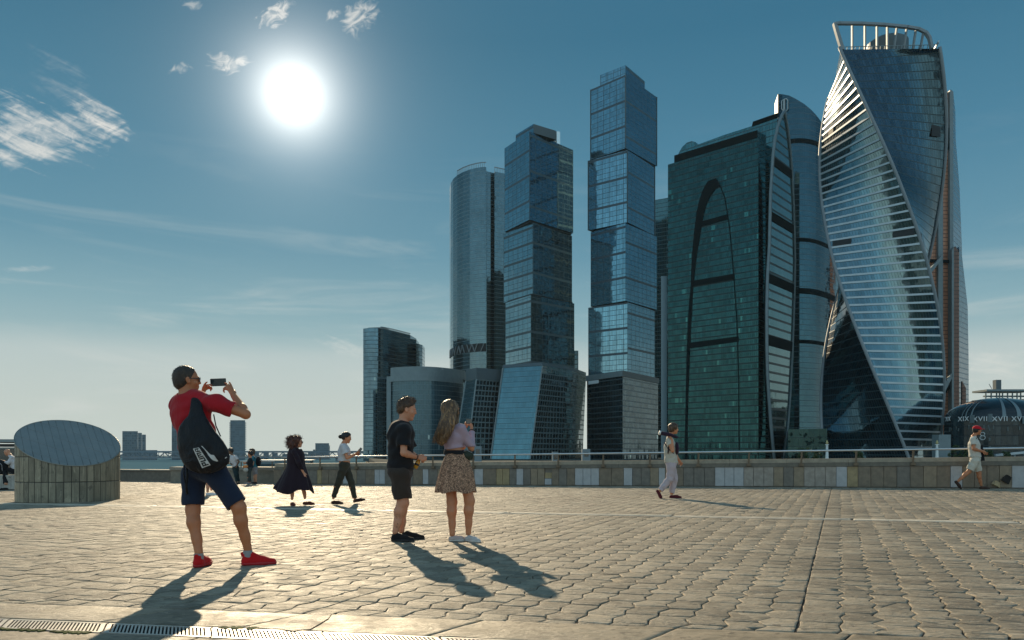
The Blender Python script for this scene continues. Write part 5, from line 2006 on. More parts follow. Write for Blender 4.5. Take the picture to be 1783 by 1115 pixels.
def leafy(name, label, px, ytop, w_px, d, seed, col=None, base=-3.0, group='trees along the far quay'):
    rr_ = random.Random(seed)
    q_ = P(px, ytop, d)
    T_ = thing(name, label, 'tree', (q_.x, d, base), group)
    w_ = w_px * d / F; h_ = q_.z - base
    mb_ = MB()
    mb_.tube([(q_.x, d, base), (q_.x + 0.2, d, base + h_ * 0.45), (q_.x, d, base + h_ * 0.8)], [0.32, 0.2, 0.08], 6)
    for _ in range(5):
        a_ = rr_.uniform(0, 6.28)
        mb_.tube([(q_.x + 0.1, d, base + h_ * rr_.uniform(0.3, 0.5)), (q_.x + math.cos(a_) * w_ * 0.35, d + math.sin(a_) * w_ * 0.35, base + h_ * rr_.uniform(0.6, 0.85))], [0.12, 0.04], 5)
    mb_.build('trunk', M_bark, T_)
    mb_ = MB()
    cl = [(rr_.gauss(0, 0.27), rr_.gauss(0, 0.27), rr_.uniform(0.35, 0.95)) for _ in range(16)]
    for i in range(900):
        c_ = rr_.choice(cl)
        x_ = q_.x + (c_[0] + rr_.gauss(0, 0.09)) * w_; y_ = d + (c_[1] + rr_.gauss(0, 0.09)) * w_; z_ = base + h_ * min(1.0, max(0.22, c_[2] + rr_.gauss(0, 0.055)))
        s_ = rr_.uniform(0.18, 0.42)
        n_ = Vector((rr_.gauss(0, 1), rr_.gauss(0, 1), rr_.gauss(0, 1))).normalized(); u_ = n_.orthogonal().normalized() * s_; v_ = n_.cross(u_)
        o0 = Vector((x_, y_, z_))
        mb_.face([o0 - u_, o0 + v_ * 0.6, o0 + u_, o0 - v_ * 0.6])
    mb_.build('crown', M_leaf, T_)


M_bark = plain('bark', (0.08, 0.06, 0.045), 0.9)
M_leaf, t, p = mat('leaves')
geo = t.new('ShaderNodeNewGeometry')
t.put(p.inputs['Base Color'], t.mix(geo.outputs['Random Per Island'], (0.02, 0.05, 0.018), (0.07, 0.11, 0.03)))
p.inputs['Roughness'].default_value = 0.6
for i, (px, yt, wp_, lab) in enumerate(((1664, 776, 14, 'bright green quay tree nearest the grey block, in front of the black dome'), (1680, 780, 13, 'second green tree in front of the black dome, right of the first'),
                                        (1697, 783, 11, 'small dark quay tree behind the walker in the red cap'), (1722, 784, 14, 'dark quay tree right of the walker in the red cap'),
                                        (1752, 786, 14, 'dark quay tree above the sloping footbridge edge'),
                                        (1399, 778, 15, 'dark quay tree in front of the green glass pavilion'), (1422, 783, 13, 'dark tree just left of the left white quay column'),
                                        (1497, 786, 12, 'dark tree at the foot of the twisted tower'))):
    leafy('quay_tree', lab, px, yt, wp_, 345, 40 + i)


# ================================================================== people: bodies grown from distance fields
class Field:
    def __init__(self, lo, hi, vox):
        self.lo = np.array(lo, dtype=np.float64); self.vox = vox
        self.n = np.ceil((np.array(hi) - self.lo) / vox).astype(int) + 1
        self.f = np.full(self.n, 1.0, dtype=np.float32)

    def box(self, pmin, pmax):
        a = np.maximum(0, np.floor((np.array(pmin) - self.lo) / self.vox).astype(int))
        b = np.minimum(self.n, np.ceil((np.array(pmax) - self.lo) / self.vox).astype(int) + 1)
        if np.any(b <= a):
            return None
        g = [self.lo[i] + np.arange(a[i], b[i]) * self.vox for i in range(3)]
        X = np.stack(np.meshgrid(*g, indexing='ij'), -1).astype(np.float32)
        return (slice(a[0], b[0]), slice(a[1], b[1]), slice(a[2], b[2])), X

    def put(self, sl, d, k, mode='add'):
        a = self.f[sl]
        if mode == 'add':
            if k > 0:
                h = np.maximum(k - np.abs(a - d), 0) / k
                self.f[sl] = np.minimum(a, d) - h * h * k * 0.25
            else:
                self.f[sl] = np.minimum(a, d)
        elif mode == 'cut':
            d = -d
            if k > 0:
                h = np.maximum(k - np.abs(a - d), 0) / k
                self.f[sl] = np.maximum(a, d) + h * h * k * 0.25
            else:
                self.f[sl] = np.maximum(a, d)

    def cap(self, a, b, ra, rb=None, k=0.02, flat=None, fk=1.0, cuts=(), mode='add'):
        """tapered capsule; flat = direction along which the section is scaled by fk"""
        rb = ra if rb is None else rb
        a = np.array(a, dtype=np.float32); b = np.array(b, dtype=np.float32)
        m_ = max(ra, rb) * max(1.0, fk) + k + self.vox * 2
        r_ = self.box(np.minimum(a, b) - m_, np.maximum(a, b) + m_)
        if r_ is None: return
        sl, X = r_
        ab = b - a
        L2 = max(1e-9, float(ab @ ab))
        t = np.clip(((X - a) @ ab) / L2, 0, 1)
        dl = X - a - t[..., None] * ab
        rr_ = ra + (rb - ra) * t
        if flat is not None:
            fv = np.array(flat, dtype=np.float32); fv = fv / np.linalg.norm(fv)
            c = dl @ fv
            dl = dl + (c * (1 / fk - 1))[..., None] * fv
            d = (np.linalg.norm(dl, axis=-1) - rr_) * min(1.0, fk)
        else:
            d = np.linalg.norm(dl, axis=-1) - rr_
        for (cp_, cn) in cuts:
            cn = np.array(cn, dtype=np.float32); cn = cn / np.linalg.norm(cn)
            d = np.maximum(d, (X - np.array(cp_, dtype=np.float32)) @ cn)
        self.put(sl, d.astype(np.float32), k, mode)

    def ell(self, c, R, r, k=0.02, cuts=(), mode='add'):
        """ellipsoid; R rows are its axes"""
        c = np.array(c, dtype=np.float32); R = np.array(R, dtype=np.float32); r = np.array(r, dtype=np.float32)
        m_ = float(r.max()) + k + self.vox * 2
        r_ = self.box(c - m_, c + m_)
        if r_ is None: return
        sl, X = r_
        q = (X - c) @ R.T
        k0 = np.linalg.norm(q / r, axis=-1); k1 = np.linalg.norm(q / (r * r), axis=-1) + 1e-6
        d = k0 * (k0 - 1) / k1
        for (cp_, cn) in cuts:
            cn = np.array(cn, dtype=np.float32); cn = cn / np.linalg.norm(cn)
            d = np.maximum(d, (X - np.array(cp_, dtype=np.float32)) @ cn)
        self.put(sl, d.astype(np.float32), k, mode)

    def plane(self, p, n, k=0.0):
        n = np.array(n, dtype=np.float32); n = n / np.linalg.norm(n)
        sl, X = self.box(self.lo, self.lo + self.n * self.vox)
        d = (X - np.array(p, dtype=np.float32)) @ n
        self.f = np.maximum(self.f, d.astype(np.float32))

    def folds(self, amp, dirs, seed=0):
        """shallow cloth folds: sums of bent waves"""
        sl, X = self.box(self.lo, self.lo + self.n * self.vox)
        r_ = np.random.default_rng(seed)
        acc_ = 0
        for (d_, wl_) in dirs:
            d_ = np.array(d_, dtype=np.float32); d_ /= np.linalg.norm(d_)
            o_ = np.cross(d_, [0.3, 0.5, 0.8]); 
            ph = r_.uniform(0, 6)
            acc_ = acc_ + np.sin((X @ d_) * (6.28 / wl_) + 2.2 * np.sin((X @ o_) * (6.28 / (wl_ * 2.3)) + ph) + ph * 2)
        self.f = self.f + (amp * acc_ / len(dirs)).astype(np.float32)

    def mesh(self):
        f = self.f
        s = f < 0
        c = s[:-1, :-1, :-1].astype(np.int8)
        for (i, j, k) in ((1, 0, 0), (0, 1, 0), (0, 0, 1), (1, 1, 0), (1, 0, 1), (0, 1, 1), (1, 1, 1)):
            c = c + s[i:f.shape[0] - 1 + i, j:f.shape[1] - 1 + j, k:f.shape[2] - 1 + k]
        act = (c > 0) & (c < 8)
        idx = np.argwhere(act)
        if len(idx) == 0:
            return np.zeros((0, 3)), []
        num = np.full(act.shape, -1, dtype=np.int64)
        num[act] = np.arange(len(idx))
        cor = [(0, 0, 0), (1, 0, 0), (0, 1, 0), (1, 1, 0), (0, 0, 1), (1, 0, 1), (0, 1, 1), (1, 1, 1)]
        val = [f[idx[:, 0] + q[0], idx[:, 1] + q[1], idx[:, 2] + q[2]] for q in cor]
        pos = np.zeros((len(idx), 3)); cnt = np.zeros(len(idx))
        for a in range(8):
            for b in range(a + 1, 8):
                if sum(abs(cor[a][i] - cor[b][i]) for i in range(3)) != 1: continue
                cr_ = (val[a] < 0) != (val[b] < 0)
                t = np.where(cr_, val[a] / np.where(cr_, val[a] - val[b], 1), 0)
                pa = np.array(cor[a]); pb = np.array(cor[b])
                pos += np.where(cr_[:, None], pa + t[:, None] * (pb - pa), 0); cnt += cr_
        V = self.lo + (idx + pos / cnt[:, None]) * self.vox
        Fc = []
        for ax in range(3):
            o1, o2 = [(1, 2), (2, 0), (0, 1)][ax]
            sa = [slice(None)] * 3; sb = [slice(None)] * 3
            sa[ax] = slice(0, -1); sb[ax] = slice(1, None)
            A, B = s[tuple(sa)], s[tuple(sb)]
            e = np.argwhere(A != B)
            e = e[(e[:, o1] > 0) & (e[:, o2] > 0) & (e[:, o1] < f.shape[o1] - 1) & (e[:, o2] < f.shape[o2] - 1)]
            if len(e) == 0: continue
            u1 = np.zeros(3, int); u1[o1] = 1; u2 = np.zeros(3, int); u2[o2] = 1
            q = [num[tuple((e - x).T)] for x in (u1 + u2, u2, 0 * u1, u1)]
            q = np.stack(q, 1)
            flip = ~A[tuple(e.T)]
            q[flip] = q[flip][:, ::-1]
            Fc.append(q)
        return V, np.concatenate(Fc)


def fmesh(name, field, mats, parent, smooth_it=1):
    V, Fc = field.mesh()
    if len(V) == 0:
        return None
    # one light relaxation removes voxel stepping
    for _ in range(smooth_it):
        acc_ = np.zeros_like(V); cnt = np.zeros(len(V))
        for i in range(4):
            a, b = Fc[:, i], Fc[:, (i + 1) % 4]
            np.add.at(acc_, a, V[b]); np.add.at(cnt, a, 1)
            np.add.at(acc_, b, V[a]); np.add.at(cnt, b, 1)
        V = V * 0.5 + 0.5 * acc_ / np.maximum(cnt, 1)[:, None]
    V = (V - np.array(wloc(parent))).astype(np.float32)
    me = bpy.data.meshes.new(name)
    me.vertices.add(len(V)); me.vertices.foreach_set('co', V.ravel())
    nf = len(Fc)
    me.loops.add(nf * 4); me.loops.foreach_set('vertex_index', Fc.astype(np.int32).ravel())
    me.polygons.add(nf); me.polygons.foreach_set('loop_start', np.arange(0, nf * 4, 4, dtype=np.int32))
    me.polygons.foreach_set('loop_total', np.full(nf, 4, dtype=np.int32))
    me.polygons.foreach_set('use_smooth', np.ones(nf, dtype=bool))
    me.update(calc_edges=True); me.validate()
    for m__ in (mats if isinstance(mats, (list, tuple)) else [mats]):
        me.materials.append(m__)
    o = bpy.data.objects.new(name, me); COL.objects.link(o); o.parent = parent
    return o


def nv(v):
    v = np.array(v, dtype=float)
    return v / max(1e-9, np.linalg.norm(v))


def head_frame(yaw, pitch=0.0, roll=0.0):
    """yaw 0 = facing picture right, 90 = facing away from the camera, -90 = towards it"""
    y, p_, r = math.radians(yaw), math.radians(pitch), math.radians(roll)
    fw = np.array([math.cos(y) * math.cos(p_), math.sin(y) * math.cos(p_), math.sin(p_)])
    lf = np.array([-math.sin(y), math.cos(y), 0.0])
    up = np.cross(fw, lf)
    lf2 = lf * math.cos(r) + up * math.sin(r)
    return fw, lf2, np.cross(fw, lf2)


class Person:
    def __init__(self, name_label, d0, foot_px, vox, sc=1.0, group=None, loc=None):
        self.d0 = d0; self.vox = vox; self.sc = sc
        g = P(foot_px[0], foot_px[1], d0); g.z = gz(g.x)
        self.gx = g
        self.o = thing('person', name_label, 'person', tuple(g), group)

    def J(self, px, py, dy=0.0):
        return np.array(P(px, py, self.d0 + dy))

    def field(self, lo, hi, vox=None):
        return Field(lo, hi, vox or self.vox)

    def bounds(self, pts, m_=0.16):
        a = np.array(pts)
        return a.min(0) - m_, a.max(0) + m_


def add_head(fd, c, fr, s, ears=True):
    fw, lf, up = fr

    def q(x, y, z): return c + (fw * x + lf * y + up * z) * s
    R = np.array([fw, lf, up])
    fd.ell(q(-.012, 0, .030), R, np.array([.098, .076, .090]) * s, 0.02 * s)
    fd.ell(q(.026, 0, -.028), R, np.array([.066, .058, .080]) * s, 0.03 * s)
    fd.cap(q(.0, 0, -.068), q(.068, 0, -.094), .044 * s, .022 * s, 0.025 * s)
    fd.cap(q(.090, 0, .012), q(.103, 0, -.022), .007 * s, .0115 * s, 0.016 * s)
    for e in (-1, 1):
        fd.ell(q(.082, e * .030, .024), R, np.array([.014, .022, .009]) * s, 0.014 * s)
        fd.ell(q(.062, e * .042, -.025), R, np.array([.022, .018, .020]) * s, 0.02 * s)
        fd.ell(q(.098, e * .030, .004), R, np.array([.012, .014, .009]) * s, 0.010 * s, mode='cut')
        fd.ell(q(.082, e * .030, .004), R, np.array([.011, .013, .0095]) * s, 0.003 * s)
        if ears:
            fd.ell(q(-.004, e * .078, -.006), np.array([nv(fw + up * .15), lf, up]), np.array([.019, .009, .031]) * s, 0.006 * s)
            fd.ell(q(.002, e * .088, -.004), R, np.array([.010, .006, .018]) * s, 0.004 * s, mode='cut')
    fd.cap(q(.088, -.018, -.050), q(.088, .018, -.050), .0075 * s, .0075 * s, 0.008 * s)
    fd.cap(q(.086, -.014, -.064), q(.086, .014, -.064), .008 * s, .008 * s, 0.008 * s)
    return q


def add_hand(fd, wrist, fdir, pnorm, s=1.0, curl=(25, 30, 35, 40), side=1, spread=6, thumb=(40, 20), k=0.006, fl=1.0):
    """fdir towards the fingers, pnorm out of the palm; side = +1 if the thumb is on cross(fdir, pnorm)"""
    fdir = nv(fdir); pnorm = nv(pnorm - fdir * np.dot(pnorm, fdir)); sd = np.cross(fdir, pnorm) * side
    w_ = np.array(wrist)
    pal = w_ + fdir * .045 * s
    fd.cap(w_ - fdir * .005, w_ + fdir * .085 * s, .028 * s, .036 * s, 0.012, flat=pnorm, fk=0.42)
    lens = (.076, .084, .078, .062)
    for i in range(4):
        off = (1.5 - i) * .0195 * s
        base = w_ + fdir * (.086 - abs(i - 1) * .004) * s + sd * off
        ang_ = math.radians((1.5 - i) * spread)
        d0_ = nv(fdir * math.cos(ang_) + sd * math.sin(ang_))
        a_ = 0.0; p0 = base - d0_ * 0.012
        for j, fr_ in enumerate((.46, .30, .24)):
            a_ += math.radians(curl[i] * (0.8, 1.1, 0.8)[j])
            dd = d0_ * math.cos(a_) + pnorm * math.sin(a_)
            p1 = p0 + dd * (lens[i] * fr_ * s * fl + (0.012 if j == 0 else 0))
            fd.cap(p0, p1, (.0092 - j * .0008) * s, (.0086 - j * .0010) * s, k)
            p0 = p1
    tb = w_ + fdir * .028 * s + sd * .028 * s
    a1, a2 = math.radians(thumb[0]), math.radians(thumb[1])
    td = nv(fdir * math.cos(a1) + sd * math.sin(a1) + pnorm * math.sin(a2))
    p1 = tb + td * .036 * s
    td2 = nv(td + fdir * 0.5 + pnorm * 0.15)
    p2 = p1 + td2 * .030 * s
    fd.cap(tb, p1, .0135 * s, .011 * s, k + .004); fd.cap(p1, p2, .0105 * s, .0085 * s, k)


def add_arm(fd, sh, el_, wr, s, r=(.050, .042, .040, .027), k=0.02):
    fd.cap(sh, el_, r[0] * s, r[1] * s * .92, k)
    mid = el_ + (wr - el_) * 0.3
    fd.cap(el_, mid, r[1] * s * .92, r[2] * s, k)
    fd.cap(mid, wr, r[2] * s, r[3] * s, k)


def add_leg(fd, hip, kn, an, s, back, r=(.085, .056, .054, .034), k=0.03):
    fd.cap(hip, kn, r[0] * s, r[1] * s, k)
    c1 = kn + (an - kn) * 0.30 + back * 0.014 * s
    fd.cap(kn, c1, r[1] * s, r[2] * s, k)
    fd.cap(c1, kn + (an - kn) * 0.72, r[2] * s, r[3] * s * 1.08, k)
    fd.cap(kn + (an - kn) * 0.66, an, r[3] * s * 1.15, r[3] * s, k)


def add_foot(fd, an, toe_dir, ground_z, s, L=.255, w_=.046, k=0.015, h=0.0, top=.038, pitch=None):
    """foot or shoe solid: heel under the ankle, sole on the ground"""
    td = nv(np.array([toe_dir[0], toe_dir[1], toe_dir[2] if len(toe_dir) > 2 else 0.0]))
    heel = np.array([an[0], an[1], ground_z + 0.032 * s]) - td * .045 * s
    if len(toe_dir) > 2:
        heel = np.array(toe_dir[3:6]) if len(toe_dir) > 5 else heel
    ball = heel + td * (L * .62) * s; toe = heel + td * (L * .86) * s
    side_ = nv(np.cross(td, [0, 0, 1]))
    upv = np.cross(side_, td)
    fd.cap(an, heel + td * .02 * s, .036 * s, .033 * s, k)
    fd.cap(heel, ball, .034 * s, .040 * s, k, flat=upv, fk=0.85)
    fd.cap(an + td * .02 * s, ball, .034 * s, .026 * s, k)
    fd.cap(ball, toe, .040 * s, .030 * s, k, flat=upv, fk=0.62)
    return heel, ball, toe, td, side_, upv


def shoe(pr, name, an, td, gz_, s, mats, L=.29, collar=.045, sole=None, vox=None, lift=0.0, tilt=0.0, low=False):
    """a shoe with a sole; tilt raises the heel"""
    td = nv([td[0], td[1], 0])
    side_ = nv(np.cross(td, [0, 0, 1]))
    a = math.radians(tilt)
    t3 = nv(td * math.cos(a) + np.array([0, 0, -1.0]) * math.sin(a)); u3 = np.cross(side_, t3)
    if u3[2] < 0: u3 = -u3
    heel = np.array(an) - t3 * .05 * s - u3 * (.085 if not low else .075) * s
    if tilt == 0 and lift == 0:
        heel[2] = gz_ + 0.002
    v_ = vox or pr.vox

    def q(x, y, z): return heel + (t3 * x + side_ * y + u3 * z) * s
    f1 = pr.field(*pr.bounds([q(-.02, 0, 0), q(L, 0, 0), q(0, 0, .15), an], 0.07), v_)
    cut = [(q(0, 0, .012), -u3)]
    f1.cap(q(.035, 0, .035), q(L * .6, 0, .034), .040 * s, .044 * s, .02, flat=u3, fk=.9, cuts=cut)
    f1.cap(q(L * .6, 0, .032), q(L - .04, -0.004, .026), .046 * s, .034 * s, .02, flat=u3, fk=.72, cuts=cut)
    f1.cap(q(.05, 0, .03), q(.045, 0, .03 + collar), .040 * s, .037 * s, .02, cuts=cut + [(q(0.045, 0, .035 + collar), nv(u3 + t3 * .25))])
    f1.cap(q(.07, 0, .035 + collar * .9), q(L * .58, 0, .04), .030 * s, .028 * s, .02, cuts=cut)
    upper = fmesh(name, f1, mats[0], pr.o)
    f2 = pr.field(*pr.bounds([q(-.02, 0, 0), q(L, 0, 0)], 0.07), v_)
    c2 = [(q(0, 0, .024), u3), (q(0, 0, .0), -u3)]
    f2.cap(q(.038, 0, .015), q(L * .6, 0, .015), .044 * s, .050 * s, .02, flat=u3, fk=.8, cuts=c2)
    f2.cap(q(L * .6, 0, .015), q(L - .04, -.004, .015), .050 * s, .040 * s, .02, flat=u3, fk=.8, cuts=c2)
    so = fmesh('sole', f2, mats[1], pr.o)
    if so and upper:
        so.parent = upper
    return upper


def tufts(hair_ob, person_ob, n, ln, mat_, back=(0, 0, 0), seed=1, w_=.0011, spread=.5, name='loose_hair'):
    """short separate hairs standing a little off the hair's surface"""
    me_ = hair_ob.data; rr_ = random.Random(seed); off_ = Vector(wloc(hair_ob)); mb_ = MB()
    npoly = len(me_.polygons); bk_ = Vector(back)
    for _ in range(n):
        p_ = me_.polygons[rr_.randrange(npoly)]
        c_ = p_.center + off_; nn = p_.normal
        d_ = (nn * .55 + bk_ + Vector((rr_.uniform(-1, 1), rr_.uniform(-1, 1), rr_.uniform(-1, 1))) * spread).normalized()
        l_ = ln * rr_.uniform(.5, 1.3); s_ = d_.cross(Vector((0, 1, 0))).normalized() * w_
        m1 = c_ + d_ * l_ * .55; e_ = c_ + (d_ + bk_ * .4).normalized() * l_
        mb_.face([c_ - s_, c_ + s_, m1 + s_ * .8, m1 - s_ * .8]); mb_.face([m1 - s_ * .8, m1 + s_ * .8, e_])
    return mb_.build(name, mat_, person_ob)


# ------------------------------------------------------------------ materials for people
def skin(name, col, sss=0.12):
    m_, t, p = mat(name)
    tcn = t.new('ShaderNodeTexCoord')
    n = t.noise(tcn.outputs['Object'], 9, 4, 0.6)
    t.put(p.inputs['Base Color'], t.mix(n, tuple(x * .86 for x in col), tuple(min(1, x * 1.12) for x in col)))
    p.inputs['Roughness'].default_value = 0.5
    p.inputs['Subsurface Weight'].default_value = sss
    p.inputs['Subsurface Radius'].default_value = (0.012, 0.005, 0.003)
    t.put(p.inputs['Normal'], t.bump(t.noise(tcn.outputs['Object'], 90, 3), 0.3, 0.001))
    return m_


def cloth(name, col, rough=0.85, wrinkle=0.006, ws=14.0, col2=None, sheen=0.12, var=0.15):
    m_, t, p = mat(name)
    tcn = t.new('ShaderNodeTexCoord')
    ob = tcn.outputs['Object']
    n = t.noise(ob, 7, 4, 0.6)
    t.put(p.inputs['Base Color'], t.mix(n, tuple(x * (1 - var) for x in col), col2 or tuple(min(1, x * (1 + var)) for x in col)))
    p.inputs['Roughness'].default_value = rough
    p.inputs['Sheen Weight'].default_value = sheen
    p.inputs['Specular IOR Level'].default_value = 0.25
    wv = t.noise(t.vm('MULTIPLY', ob, (1.0, 1.0, 0.55)), ws, 3, 0.5, 0.8)
    fine = t.noise(ob, 420, 2, 0.5)
    t.put(p.inputs['Normal'], t.bump(t.m('ADD', wv, t.m('MULTIPLY', fine, 0.04)), 0.8, wrinkle))
    return m_


def hairmat(name, cola, colb, stretch=(1, 1, 0.06), scale=160, rough=0.42):
    m_, t, p = mat(name)
    tcn = t.new('ShaderNodeTexCoord')
    v = t.vm('MULTIPLY', tcn.outputs['Object'], stretch)
    n = t.noise(v, scale, 3, 0.6); n2 = t.noise(v, scale * 0.2, 3, 0.6)
    t.put(p.inputs['Base Color'], t.mix(t.ramp(t.m('ADD', t.m('MULTIPLY', n, .5), t.m('MULTIPLY', n2, .5)), .46, .68), cola, colb))
    p.inputs['Roughness'].default_value = rough
    p.inputs['Sheen Weight'].default_value = 0.08
    t.put(p.inputs['Normal'], t.bump(t.m('ADD', n, n2), 1.0, 0.006))
    return m_


SK_tan = skin('tanned skin', (0.50, 0.185, 0.08))
SK_fair = skin('fair skin', (0.62, 0.29, 0.17))
SK_mid = skin('medium skin', (0.58, 0.235, 0.115))  # mid skin tone, between fair and tanned
SK_dark = skin('brown skin', (0.16, 0.085, 0.05))
M_blackcloth = cloth('black cotton', (0.012, 0.012, 0.014))
M_blackplast = plain('black plastic', (0.012, 0.012, 0.014), 0.3, var=0.1)
M_hair_dk = hairmat('dark cropped hair', (0.035, 0.022, 0.013), (0.10, 0.062, 0.036), (1, 1, 1), 220)
M_hair_br = hairmat('short brown hair', (0.05, 0.024, 0.010), (0.20, 0.10, 0.04), (1, 1, 0.6), 160)
M_hair_long = hairmat('long fair brown hair', (0.075, 0.035, 0.012), (0.50, 0.28, 0.11))
M_hair_red = hairmat('curly auburn hair', (0.05, 0.012, 0.006), (0.20, 0.06, 0.03), (1, 1, 1), 90)
M_hair_bk = hairmat('black hair', (0.006, 0.005, 0.005), (0.022, 0.017, 0.015), (1, 1, 1), 150)


def phone(pr, c, w_, h_, t_, R, name='mobile_phone', label=None):
    bm = bmesh.new(); bmesh.ops.create_cube(bm, size=1)
    for v in bm.verts:
        v.co = Vector((v.co.x * w_, v.co.y * t_, v.co.z * h_))
    bmesh.ops.bevel(bm, geom=bm.edges[:], offset=t_ * .3, segments=2, affect='EDGES')
    me = bpy.data.meshes.new(name); bm.to_mesh(me); bm.free()
    me.materials.append(M_blackplast)
    o = bpy.data.objects.new('phone_body', me); COL.objects.link(o)
    T_ = thing(name, label, 'phone', tuple(c))
    T_.rotation_euler = (R[0], R[1], R[2])
    o.parent = T_
    bm = bmesh.new()
    bmesh.ops.create_grid(bm, x_segments=1, y_segments=1, size=0.5)
    for v in bm.verts:
        v.co = Vector((v.co.x * w_ * .93, -t_ / 2 - 0.0006, v.co.y * h_ * .9))
    me = bpy.data.meshes.new('screen'); bm.to_mesh(me); bm.free()
    me.materials.append(M_darkglass)
    o2 = bpy.data.objects.new('screen', me); COL.objects.link(o2); o2.parent = T_
    bm = bmesh.new()
    bmesh.ops.create_cone(bm, cap_ends=True, segments=16, radius1=w_ * .035 + .003, radius2=w_ * .035 + .003, depth=0.002)
    me = bpy.data.meshes.new('lens'); bm.to_mesh(me); bm.free(); me.materials.append(M_darkglass)
    o3 = bpy.data.objects.new('camera_lens', me); COL.objects.link(o3); o3.parent = T_
    o3.location = (w_ * .38, t_ / 2 + .001, h_ * .3); o3.rotation_euler = (math.radians(90), 0, 0)
    return T_


def eyes(pr, c, fr, s, brow=None):
    fw, lf, up = fr
    for e in (-1, 1):
        mb = MB()
        q = c + (fw * .0905 + lf * e * .030 + up * .004) * s
        mb.tube([Vector(q - fw * .003 * s), Vector(q + fw * .0015 * s)], .0055 * s, 8)
        mb.build('eye', M_blackplast, pr.o, smooth=True)
        if brow:
            mb = MB()
            a_ = c + (fw * .094 + lf * e * .016 + up * .026) * s; b_ = c + (fw * .084 + lf * e * .048 + up * .027) * s
            mb.tube([Vector(a_), Vector((a_ + b_) / 2 + up * .003 * s), Vector(b_)], [.003 * s, .0035 * s, .002 * s], 5)
            mb.build('eyebrow', brow, pr.o)


Z3 = np.array([0, 0, 1.0])


def lerp(a, b, t):
    return np.array(a) * (1 - t) + np.array(b) * t


# ------------------------------------------------------------------ 1. man in the red shirt
pr = Person('man in a red shirt, navy shorts and red trainers photographing the towers with his phone', 7.40, (395, 986), 0.0062)
J = pr.J
s = 1.07
hc = J(325.5, 662.5, 0.0)
hf = head_frame(33, 2)
hs_ = 1.12
shR, shL = J(373, 701, -0.10), J(310, 706, 0.11)
elR, wrR = J(428, 722, 0.0), J(407, 689, 0.21)
elL, wrL = J(338, 727, 0.28), J(351.5, 690, 0.30)
nb_ = J(326, 692, 0.0)
chest, belly, pelv = J(334, 722, 0.0), J(344, 768, 0.0), J(356, 812, 0.0)
sv = nv(shR - shL); tf = nv(np.cross(Z3, sv)); tf = tf if tf[1] > 0 else -tf
hipR, hipL = J(376, 824, -0.03), J(337, 826, 0.06)
knR, anR = J(416, 884, -0.05), J(431.5, 957, 0.02)
knL, anL = J(336, 888, 0.02), J(346, 962, -0.08)
RT = np.array([sv, tf, np.cross(sv, tf)])
lo, hi = pr.bounds([hc, anR, anL, elR, elL, wrR, shL], 0.22)
fd = pr.field(lo, hi)
q = add_head(fd, hc, hf, hs_)
fd.cap(q(-.022, 0, -.06), nb_ + tf * -.01, .052 * s, .062 * s, .03)
fd.cap(nb_, shR, .06 * s, .052 * s, .03); fd.cap(nb_, shL, .06 * s, .052 * s, .03)
fd.ell(chest, RT, np.array([.155, .098, .18]) * s, .04); fd.ell(belly, RT, np.array([.135, .09, .16]) * s, .04); fd.ell(pelv, RT, np.array([.155, .10, .11]) * s, .04)
add_arm(fd, shR, elR, wrR, s * 1.0, (.050, .043, .043, .028)); add_arm(fd, shL, elL, wrL, s)
back = np.array([-.3, -.9, 0])
add_leg(fd, hipR, knR, anR, s, back, (.088, .060, .056, .036)); add_leg(fd, hipL, knL, anL, s, back, (.088, .060, .056, .036))
# phone position and hands round it
pc = J(380, 666, 0.285)
phx = nv(J(391, 665, .33) - J(370, 667, .33))
# right hand: seen from behind, fingers over the phone's right end
add_hand(fd, wrR, nv(J(395, 668, .235) - wrR), nv([-.85, .5, -.1]), 1.12, (6, 14, 45, 60), side=-1, spread=9, thumb=(38, 30))
add_hand(fd, wrL, nv(J(359, 668, .29) - wrL), nv([.85, -.1, -.25]), 1.06, (14, 34, 48, 60), side=-1, spread=11, thumb=(75, 40))
fmesh('body', fd, SK_tan, pr.o)
# hair: cropped
fh = pr.field(*pr.bounds([hc], 0.20))
Rh = np.array(hf)
fh.ell(q(-.014, 0, .034), Rh, np.array([.1012, .0805, .0925]) * hs_, 0, cuts=[(q(.055, 0, .075), nv(hf[0] * 1.0 - hf[2] * .55)), (q(-.03, 0, -.035), nv(-hf[2] + hf[0] * .55)), (q(.018, 0, .0), nv(hf[0] * 1.0 - hf[2] * .9))])
fh.ell(q(-.050, 0, -.015), Rh, np.array([.061, .066, .068]) * hs_, .03, cuts=[(q(-.012, 0, 0), hf[0])])
fh.folds(.0015, [((1, .3, .2), .02), ((.2, 1, .3), .017)], 2)
hob = fmesh('hair', fh, M_hair_dk, pr.o)
tufts(hob, pr.o, 900, .011, M_hair_dk, (-.2, -.1, -.1), 3)
# sunglasses
T = thing('sunglasses', 'black sunglasses worn by the man in the red shirt', 'sunglasses', tuple(hc))
mb = MB()
for e in (-1, 1):
    mb.bar(q(.096, e * .066, .012), q(.002, e * .082, .012), .004, .008, up=(0, 0, 1))
mb.bar(q(.108, -.012, .012), q(.108, .012, .012), .006, .006)
mb.build('frame', M_blackplast, T)
for e in (-1, 1):
    mb = MB()
    a_, b_ = q(.107, e * .010, .006), q(.094, e * .064, .006)
    mb.bar(a_, b_, .004, .036 * hs_); mb.build('lens', M_darkglass, T)
# phone
phone(pr, pc, .150, .076, .011, (math.radians(3), math.radians(-3), math.radians(8)), label='black smartphone held sideways by the man in the red shirt')
